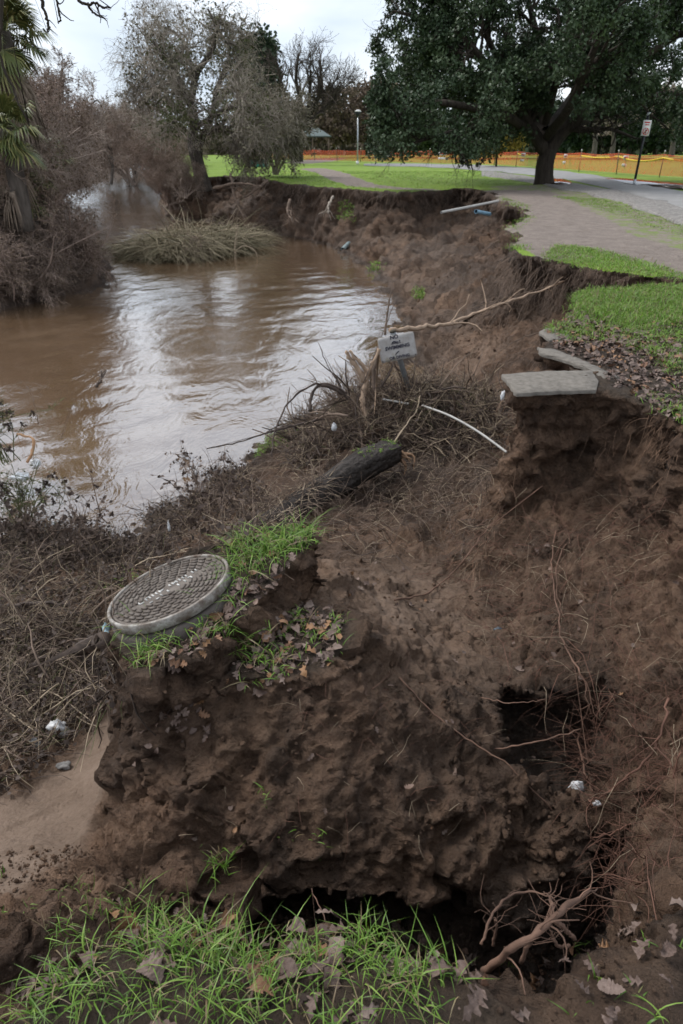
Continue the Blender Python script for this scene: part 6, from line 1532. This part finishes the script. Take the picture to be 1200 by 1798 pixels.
# ------------------------------------------------------------------ pipes
def pipe(pts, r, mat, label, wall=0.15, name='pipe'):
    p = crv(np.array(pts), 16); o = p[0].copy(); m = MB(); V, Q = tubes((p - o)[None], np.full((1, 16), r), 14); m.add(V, Q); V2, Q2 = tubes((p - o)[None], np.full((1, 16), r * (1 - wall)), 14); m.add(V2, Q2[:, ::-1])
    for e in (0, 15):
        a_ = V[e * 14:e * 14 + 14]; b2 = V2[e * 14:e * 14 + 14]; i = np.arange(14); j = (i + 1) % 14; m.add(np.r_[a_, b2], np.stack([i, j, j + 14, i + 14], 1) if e else np.stack([i, i + 14, j + 14, j], 1))
    return tag(m.build(name, mat, None, True, o), label, 'pipe')
M_PVC = mat_simple('pvc', (0.36, 0.345, 0.32), 0.4, 0.15, 3, 0.5); M_BLUEPIPE = mat_simple('blue_pipe', (0.16, 0.30, 0.40), 0.45, 0.2, 4, 0.5)
pipe([D(775, 373, 22.5), D(820, 364, 23.4), D(875, 353, 24.6)], 0.04, M_PVC, 'long white plastic pipe sticking out of the far cliff edge')
pipe([D(836, 371.5, 22.4), D(860, 376, 23.6)], 0.06, M_BLUEPIPE, 'short stub of blue pipe just under the white pipe')
pipe([D(602, 438, 30.3), D(618, 422, 31.2)], 0.09, mat_simple('grey_pipe', (0.25, 0.31, 0.31), 0.5), 'grey drain pipe stub low on the far bank')
pipe([D(742, 712, 7.7), D(790, 730, 7.35), D(840, 758, 7.0), D(890, 794, 6.6)], 0.013, M_PVC, 'thin white plastic pipe lying across the debris right of the sign')
pipe([D(672, 701, 7.75), D(690, 704, 7.75), D(718, 709, 7.7)], 0.011, M_PVC, 'broken end of white plastic pipe left of the sign post')

# ------------------------------------------------------------------ plastic rubbish
def crumple(name, c, size, seed, mat, label, cat, n=26, el=(1, 1, 1)):
    a, b2 = np.meshgrid(np.arange(n) * 2 * np.pi / n, np.linspace(0.02, np.pi - 0.02, n // 2), indexing='ij')
    d = np.stack([np.cos(a) * np.sin(b2), np.sin(a) * np.sin(b2), np.cos(b2)], -1)
    r = 0.75 + 0.55 * fbm(d[..., 0] * 1.6 + seed, d[..., 1] * 1.6, d[..., 2] * 1.6, seed, 2) + 0.22 * np.abs(fbm(d[..., 0] * 4, d[..., 1] * 4 + seed, d[..., 2] * 4, seed + 5, 2))
    r = r * np.where(b2 < 0.5, 1.25, 1.0)
    V = (d * r[..., None] * np.array(el) * size).reshape(-1, 3); idx = np.arange(n * (n // 2)).reshape(n, n // 2)
    Q = np.stack([idx[:, :-1], idx[:, 1:], np.roll(idx, -1, 0)[:, 1:], np.roll(idx, -1, 0)[:, :-1]], -1).reshape(-1, 4)
    o = link(name, mesh_np(name, V, Q, False), mat, None, c); return tag(o, label, cat)
t = NT('white_plastic'); M_PLASTIC = t.fin(t.ramp(t.noise(18, 4), [(0.3, (0.36, 0.33, 0.31)), (0.6, (0.66, 0.68, 0.70))]), 0.35, t.bump(t.noise(30, 3), 0.5, 0.01), 0.5, )
def H(px, py, up=0.03):
    p, n = hit(px, py); return p + n * up
crumple('plastic_bag', H(84, 1305, .10), 0.075, 3, M_PLASTIC, 'crumpled white plastic bag on the left debris slope', 'bag', el=(1, .7, .9))
crumple('plastic_cup', H(66, 1330, .08), 0.04, 9, M_PLASTIC, 'small crushed clear cup below the plastic bag', 'cup', el=(.9, .7, 1.2))
crumple('plastic_scrap', H(1030, 1385, .05), 0.046, 14, M_PLASTIC, 'white plastic scrap caught on the soil mound at lower right', 'plastic scrap', el=(1, .6, .9))
crumple('plastic_scrap', H(1043, 1418, .04), 0.024, 18, M_PLASTIC, 'small white plastic scrap below the larger scrap at lower right', 'plastic scrap', el=(1, .6, .8))
crumple('plastic_scrap', D(587, 748, 7.4), 0.05, 21, M_PLASTIC, 'white foam rags caught in the debris left of the log end', 'plastic scrap', el=(.7, .5, 1.1))
crumple('plastic_scrap', D(297, 925, 6.0), 0.05, 25, M_PLASTIC, 'thin white rag hanging in the twigs above the manhole cover', 'plastic scrap', el=(.35, .3, 1.2))
crumple('foam_piece', D(64, 815, 8.2), 0.07, 31, M_PLASTIC, 'white foam lump floating by the left water edge', 'foam'); crumple('foam_piece', D(34, 838, 7.9), 0.12, 33, M_PLASTIC, 'larger white foam piece at the left water edge', 'foam', el=(1.2, .8, .5))
crumple('plastic_bottle', H(877, 1110, .02), 0.03, 41, mat_simple('dark_blue_plastic', (0.05, 0.07, 0.09), 0.3, 0.3, 9, 0.5), 'small dark crushed bottle in a crack of the saddle', 'bottle', el=(1.2, .7, .7))
crumple('plastic_scrap', H(880, 680, -0.02) + np.array([-.02, -.05, -.05]), 0.035, 44, M_PLASTIC, 'white scrap stuck to the left side of the earth pillar', 'plastic scrap', el=(.5, .5, 1.3))
crumple('plastic_scrap', H(190, 1108, .02), 0.05, 47, mat_simple('pale_blue_plastic', (0.30, 0.42, 0.47), 0.4, 0.3, 9, 0.4), 'pale blue plastic under the left end of the manhole cover', 'plastic scrap', el=(.6, .8, .8))
crumple('stone', H(112, 1348, .02), 0.042, 51, mat_simple('grey_stone', (0.20, 0.19, 0.18), 0.85, 0.3, 12, 0.3, 0.5), 'flat grey stone at the edge of the sandy chute', 'stone', el=(1.2, .9, .5))

# ------------------------------------------------------------------ concrete pieces of the old path
M_CONC = mat_simple('old_concrete', (0.165, 0.148, 0.128), 0.9, 0.3, 18, 0.25, 0.8)
def slab(px, z, th, label, seed):
    q = np.array([P(a, b2, z)[:2] for a, b2 in px]); o = q.mean(0); r = np.random.default_rng(seed); pts = []
    for k in range(len(q)):
        a_, b2 = q[k], q[(k + 1) % len(q)]; nn = max(2, int(np.linalg.norm(b2 - a_) / 0.045))
        for u in np.arange(nn) / nn: pts.append(a_ * (1 - u) + b2 * u + r.normal(0, 0.006, 2))
    pts = np.array(pts) - o; ins = pts * 0.985; n = len(pts)
    ring_ = [np.c_[pts, np.full(n, -th)], np.c_[pts, np.full(n, -0.006)], np.c_[ins, np.zeros(n) + r.normal(0, 0.0012, n)], np.c_[ins * .6, 0.006 + r.normal(0, 0.0025, n)]]
    V = np.concatenate(ring_ + [[[0, 0, 0.006]]]); i = np.arange(n); j = np.roll(i, -1)
    Q = np.concatenate([np.stack([i + k * n, j + k * n, j + (k + 1) * n, i + (k + 1) * n], 1) for k in range(3)]); T = np.stack([i + 3 * n, j + 3 * n, np.full(n, 4 * n)], 1)
    area = (pts[:, 0] * np.roll(pts[:, 1], -1) - np.roll(pts[:, 0], -1) * pts[:, 1]).sum()
    if area < 0: Q = Q[:, ::-1]; T = T[:, ::-1]
    return tag(link('concrete_slab', mesh_np('concrete_slab', V, [Q, T], False), M_CONC, None, (o[0], o[1], z)), label, 'concrete slab', 'remains of the concrete path')
slab([(881, 657), (960, 651), (1040, 650), (1052, 668), (1046, 684), (985, 686), (907, 690)], 0.024, 0.03, 'flat grey concrete slab capping the earth pillar', 1)
slab([(943, 609), (975, 613), (1010, 626), (1050, 644), (1090, 662), (1060, 664), (1025, 645), (985, 630), (950, 621)], 0.018, 0.025, 'ragged concrete ledge behind the earth pillar', 2)
slab([(944, 582), (962, 576), (1000, 580), (1000, 594), (966, 597)], 0.018, 0.025, 'small concrete corner jutting from the bank behind the ledge', 3)
# ------------------------------------------------------------------ palms, reeds and plants
def fan_frond(V, Q, A, o, d, L, rng, dead=0.0):
    """one fan palm frond: stalk plus pleated leaflets"""
    d = norm(np.array(d, float)); up = np.array([0, 0, 1.0]); s = norm(np.cross(d, up)); u = np.cross(s, d)
    st = L * 0.55; e = o + d * st - up * 0.08 * L
    v, q = tubes(np.array([[o, o + d * st * .5, e]]), np.array([[.022, .016, .012]]), 4); Q.append(q + sum(len(x) for x in V)); V.append(v); A.append(np.full(len(v), 0.5))
    nl = 30; dr = 0.25 + 0.5 * rng.random() + dead * 0.8
    for k in range(nl):
        a = (k / (nl - 1) - .5) * math.radians(230); ll = L * (0.62 + 0.1 * rng.random()) * (1 - 0.25 * abs(a) / 2.0)
        dd = norm(d * math.cos(a) + s * math.sin(a) + u * 0.15 * math.cos(3 * a) + rng.normal(0, .03, 3)); w = norm(np.cross(dd, u)) * L * 0.022
        m_ = e + dd * ll * .6 - up * dr * ll * .15; t_ = e + dd * ll * .92 - up * dr * ll * .75
        n0 = sum(len(x) for x in V) if False else None
        vv = np.array([e - w * .3, e + w * .3, m_ + w, m_ - w, t_ + w * .1, t_ - w * .1]); V.append(vv); Q.append(np.array([[0, 1, 2, 3], [3, 2, 4, 5]]) + fan_frond.n + 12 + 6 * k); A.append(np.full(6, rng.random()))
    fan_frond.n += 12 + 6 * nl
def palm(px, py, Y, h, n, L, skirt, label, seed, name='fan_palm', elev=(-0.5, 1.3)):
    rng = np.random.default_rng(seed); c = D(px, py, Y); b = c.copy(); b[2] = c[2] - h
    root = empty(name, b); tag(root, label, 'palm'); top = c - b
    m = MB(); m.tube(crv(np.array([(0, 0, -.3), (0.05, 0, h * .5), top]), 10), np.linspace(.26, .2, 10), 10); m.build('trunk', M_BARK_GREY, root, True)
    for nm, cnt, mat, dead in (('fronds', n, M_PALM, 0), ('dead_skirt', skirt, M_PALMDEAD, 1)):
        if not cnt: continue
        V = []; Q = []; A = []; fan_frond.n = 0
        for k in range(cnt):
            az = rng.random() * 6.283; el = rng.uniform(*elev) if not dead else rng.uniform(-1.5, -1.0)
            o = top - np.array([0, 0, 0 if not dead else rng.uniform(.2, 2.4)]); n0 = fan_frond.n
            fan_frond(V, Q, A, o, (math.cos(az) * math.cos(el), math.sin(az) * math.cos(el), math.sin(el)), L * rng.uniform(.85, 1.1) * (0.9 if dead else 1), rng, dead)
        me = mesh_np(nm, np.concatenate(V), np.concatenate(Q), False); add_attr(me, 'rnd', np.concatenate(A)); link(nm, me, mat, root)
t = NT('palm_frond'); M_PALM = t.fin(t.ramp(t.attr('rnd'), [(0, (0.045, 0.065, 0.018)), (.6, (0.11, 0.125, 0.035)), (1, (0.22, 0.20, 0.075))]), 0.5, None, .4)
t = NT('dead_palm_frond'); M_PALMDEAD = t.fin(t.ramp(t.attr('rnd'), [(0, (0.12, 0.09, 0.065)), (.6, (0.20, 0.155, 0.12)), (1, (0.28, 0.22, 0.17))]), 0.8, None, .2)
palm(5, 55, 23, 6.6, 46, 1.35, 80, 'tall fan palm with a shaggy dead skirt at the top left', 801, elev=(-0.9, 1.2))
palm(8, 225, 20.5, 2.2, 24, 1.1, 8, 'low fan palm with yellow green fronds at the left edge', 802, elev=(-0.6, 1.2))
palm(68, 275, 24, 1.8, 20, 1.0, 5, 'small dark green fan palm left of the bare thicket', 803, elev=(-0.4, 1.3))
palm(40, 335, 21.5, 1.2, 18, 1.0, 6, 'lowest small fan palm among the left bank shrubs', 804, elev=(-0.5, 1.0))

# flattened reeds in mid stream
def reed_clump(px, py, Y, wx, wy, h, n, seed, label, name='reed_clump', lean=(1.0, -0.3), mat=None):
    rng = np.random.default_rng(seed); b = D(px, py, Y); b[2] = WATER_Z; 
    a = rng.random(n) * 6.283; r = np.sqrt(rng.random(n)); Pos = np.stack([wx * r * np.cos(a), wy * r * np.sin(a), np.full(n, -0.05)], 1); hh = h * (1 - 0.55 * r ** 2)
    Pos[:, 2] += hh * 0.7 * rng.random(n)
    V, F_, A = blades(Pos, np.tile([0, 0, 1.], (n, 1)), (0.5 * h, 1.25 * h), 0.014, rng, 1.5, 5, 0.3, (lean[0] * .5, lean[1] * .5, 0))
    root = empty(name, b); tag(root, label, 'reeds'); me = mesh_np('blades', V, F_); add_attr(me, 'rnd', A); link('blades', me, mat or M_REED, root)
    k = 120; Pk, Rk = strands(Pos[:k], np.tile([0, 0, 1.], (k, 1)), (h * .6, h * 1.6), (.008, .016), rng, 7, 1.0, .18, .15, .4); V, Q = tubes(Pk, Rk, 4); link('stalks', mesh_np('stalks', V, Q), M_DRY, root)
t = NT('reed'); M_REED = t.fin(t.ramp(t.attr('rnd'), [(0, (0.065, 0.06, 0.03)), (.35, (0.13, 0.11, 0.06)), (.7, (0.21, 0.17, 0.105)), (1, (0.30, 0.25, 0.17))]), 0.7, None, .25)
reed_clump(262, 425, 29.5, 1.4, 0.9, 0.75, 2600, 811, 'flattened green brown reeds at the left end of the midstream clump', lean=(-.5, -.5))
reed_clump(310, 440, 29, 1.5, 1.1, 1.15, 3600, 812, 'thick bent reeds in the middle of the midstream clump', lean=(-.3, -.6))
reed_clump(365, 430, 30.5, 1.7, 1.0, 1.2, 3200, 813, 'tan matted reeds at the right end of the midstream clump', lean=(.4, -.4))
reed_clump(415, 408, 33, 1.5, .7, 0.9, 1300, 814, 'sparse reeds trailing toward the far bank', lean=(.6, -.2))
stick('branch', [D(415, 465, 28.6), D(413, 430, 28.7), D(418, 395, 28.9)], 0.03, 0.015, M_DRY, 'pale reed stalk standing in the water right of the reed clump', 'branch', 12)
th = np.linspace(0, 5.5, 16); cc = D(432, 452, 28.6); stick('branch', [cc + np.array([.45 * math.cos(x), 0, .42 * math.sin(x)]) for x in th], 0.02, 0.012, M_DRY, 'pale looped reed stalk at the water right of the clump', 'branch', 30, 0.003)
rg = np.random.default_rng(8); c = D(342, 430, 28.2); V_ = []
Pk, Rk = strands(np.tile(c, (140, 1)) + rg.normal(0, .2, (140, 3)), np.tile([0, 0, -1.], (140, 1)), (.5, 1.4), (.006, .014), rg, 6, 1.5, .6, .15, -.5); V, Q = tubes(Pk - c, Rk, 3); o = link('hanging_rootstock', mesh_np('hanging_rootstock', V, Q), M_TWIG_RED, None, c); tag(o, 'brown clump of roots hanging into the water in front of the reeds', 'roots')
# roots and snags under the drooping tree
for k, (a, b_, c_, lab) in enumerate([((405, 305), (412, 345), (430, 385), 'dead snag leaning from the bank below the drooping tree'), ((470, 318), (440, 340), (405, 360), 'thin root slanting along the bank under the lawn edge'), ((375, 330), (420, 322), (460, 328), 'level root under the bank edge at the drooping tree'), ((585, 345), (578, 360), (576, 375), 'pale broken root sticking from the far bank'), ((510, 350), (505, 370), (515, 390), 'short grey root on the far bank slope')]):
    stick('snag', [D(*a, 37 if k < 3 else 32), D(*b_, 36.3 if k < 3 else 31.5), D(*c_, 35.5 if k < 3 else 31)], 0.07 if k != 3 else .05, 0.03, M_STICK if k != 3 else M_TWIG_GREY, lab, 'root', 14, 0.02, 7, 8, (0.3, 0.9), 'snags below the far bank edge')

# weedy plant standing in the water at the left
def weed(px, py, Y, h, n, seed, label):
    rng = np.random.default_rng(seed); b = D(px, py, Y); root = empty('weedy_plant', b); tag(root, label, 'plant')
    st, sr = same([([(rng.normal(0, .06), rng.normal(0, .06), -.1), (rng.normal(0, .18), rng.normal(0, .12), h * .5), (rng.normal(0, .35), rng.normal(0, .2), h * (.6 + .5 * rng.random()))], .007, .003) for _ in range(n)], 8)
    b1 = sprout(st, sr, n * 7, (h * .15, h * .4), (25, 60), rng, 5, 0, .2, .2, 1, .7, .5, .1); b2 = sprout(*b1, n * 22, (h * .05, h * .16), (25, 70), rng, 4, .05, .25, .1, 1, .8, .5)
    for bb in (b1, b2): bb[1][:] = np.maximum(bb[1], .0018)
    wood_obj('stems', [(st, sr), b1, b2], M_GREENSTEM, root, (4, 3, 3))
    V, Fc = leaves(along(b2[0], n * 26, rng, 0), .018, rng); link('leaves', mesh_np('leaves', V, Fc, False), M_OLIVE, root)
    k = rng.integers(0, len(b1[0]), 26); pos = b1[0][k, -1]; V, Fc = leaves(np.repeat(pos, 14, 0) + rng.normal(0, .016, (26 * 14, 3)), .03, rng); tag(link('seed_heads', mesh_np('seed_heads', V, Fc, False), M_STICK_D, root), kind='stuff')
weed(45, 950, 7.0, 1.0, 15, 821, 'thin green weed with dark seed heads at the left water edge')
weed(10, 800, 8.2, 0.9, 12, 822, 'brown weedy stems at the far left above the water')
stick('branch', DD((68, 745, 8.0), (55, 690, 8.2), (38, 668, 8.3)), .005, .002, M_STICK, 'lone thin stem bending over the water at the left', 'branch', 12); stick('branch', DD((108, 770, 8.0), (120, 730, 8.1), (132, 700, 8.2)), .004, .002, M_STICK, 'fine stem rising from the water near the left edge', 'branch', 10)
stick('driftwood', DD((48, 812, 7.9), (58, 790, 8.0), (57, 770, 8.05), (30, 762, 8.1)), .02, .014, mat_simple('orange_wood', (.42, .24, .13), .7, .2, 8), 'curved orange brown piece of wood at the left water edge', 'driftwood', 14)
stick('branch', DD((170, 680, 8.8), (178, 665, 8.9), (185, 650, 9)), .02, .006, M_STICK_D, 'small dark twig snagged in the current', 'branch', 10, .012, 6, 12, (.06, .18))
rg = np.random.default_rng(61)
for k, (pl, cnt, lab) in enumerate([([(260, 960), (300, 850), (420, 830), (440, 900)], 26, 'brown bushy dead branch hanging over the water left of the log'), ([(120, 975), (150, 930), (185, 930), (190, 975)], 14, 'clump of matted dead stalks at the water edge left'), ([(10, 980), (60, 900), (100, 940), (110, 990)], 16, 'dead bush at the lower left water edge')]):
    p, n_ = region(pl, cnt, rg, TVIS, .04); o = p.mean(0); Pk, Rk = strands(p - o, n_, (.3, .85), (.006, .012), rg, 7, 1.4, .08, .25, .8); b2 = sprout(Pk, Rk, cnt * 14, (.1, .35), (25, 80), rg, 5, .15, .3, .1, 1, .7, .4); b2[1][:] = np.maximum(b2[1], .0022)
    root = empty('dead_bush', o); tag(root, lab, 'dead branch'); tag(wood_obj('twigs', [(Pk, Rk), b2], M_STICK, root, (5, 3)), kind='stuff'); V, Fc = leaves(along(b2[0], cnt * 24, rg, 0), .035, rg, -.4, 1.6); link('dead_leaves', mesh_np('dead_leaves', V, Fc, False), mat_simple('wet_dead_leaf%d' % k, (.075, .052, .042), .7, .4, 20), root)
stick('log', HH((-20, 985, .05), (40, 975, .06), (100, 965, .05)), .06, .05, M_STICK_D, 'dark waterlogged stem lying at the lower left water edge', 'log', 16, .006, 10)
stick('log', HH((60, 1185, .05), (130, 1150, .06), (195, 1130, .05)), .045, .04, M_STICK_D, 'dark wet stem lying below the manhole cover', 'log', 16, .006, 10)
stick('branch', HH((-10, 1075, .06), (60, 1068, .05), (120, 1072, .05)), .02, .016, M_STICK_D, 'wet stick across the left slope', 'branch', 16, .006, 8)
stick('branch', HH((60, 1222, .06), (100, 1235, .08), (150, 1265, .06), (182, 1290, .04)), .006, .003, M_DRY, 'yellowish stalk pointing down to the sandy chute', 'branch', 14); stick('branch', HH((5, 1235, .05), (35, 1250, .1), (50, 1290, .08), (45, 1310, .05)), .005, .004, M_DRY, 'pale curved stalk at the left edge of the slope', 'branch', 14)
# moss at the water
p, n_ = region([(445, 800), (470, 765), (525, 748), (520, 770), (480, 790), (455, 805)], 900, rng, TVIS, .02); a, b_ = tufts(p, n_, 5, .02, rng); grass_obj('moss_patch', [blades(a, b_, (.015, .04), .004, rng, .9, 2)], M_GRASS_L, 'yellow green moss patch at the water edge by the debris')
# green weeds on the far bank
for poly, cnt, lab in [([(595, 355), (622, 355), (620, 392), (598, 390)], 120, 'green weed patch high on the far bank'), ([(650, 462), (668, 462), (668, 482), (650, 482)], 60, 'small green weed low on the far bank'), ([(728, 508), (745, 508), (745, 525), (728, 525)], 50, 'small green weed on the bank slope above the water')]:
    p, n_ = region(poly, cnt, rng, TVIS, .05); a, b_ = tufts(p, n_, 5, .06, rng); grass_obj('bank_weed', [blades(a, b_, (.06, .2), .012, rng, .8, 3)], M_GRASS_L, lab)

# bare twigs hanging into the picture from a tree overhead
for k, (pts, r0, lab) in enumerate([([(40, -60), (70, -5), (80, 25), (86, 48), (84, 56)], .012, 'knobbly bare twig hanging down at the top left, nearest the palm'), ([(85, -50), (98, 0), (105, 22), (106, 34), (103, 41)], .009, 'short bare twig hanging at the top left, second from the palm'), ([(95, -60), (135, -5), (155, 9), (168, 5), (180, 13), (195, 14)], .011, 'forked bare twig at the top left against the sky'), ([(0, -40), (3, 30), (1, 100), (25, 160), (52, 222)], .012, 'long dark bare twig crossing the palm skirt')]):
    stick('overhead_twig', [D(a, b_, 5.2) for a, b_ in pts], r0, r0 * .45, M_BARK_DARK, lab, 'branch', 26, .004, 7, 5 if k == 2 else 2, (.06, .16), 'twigs of an overhead tree')
stick('overhead_twig', [D(a, b_, 5.2) for a, b_ in [(155, 9), (165, 22), (172, 28), (185, 33)]], .007, .004, M_BARK_DARK, 'lower prong of the forked twig at the top left', 'branch', 16, .003, 7, 3, (.04, .1), 'twigs of an overhead tree')
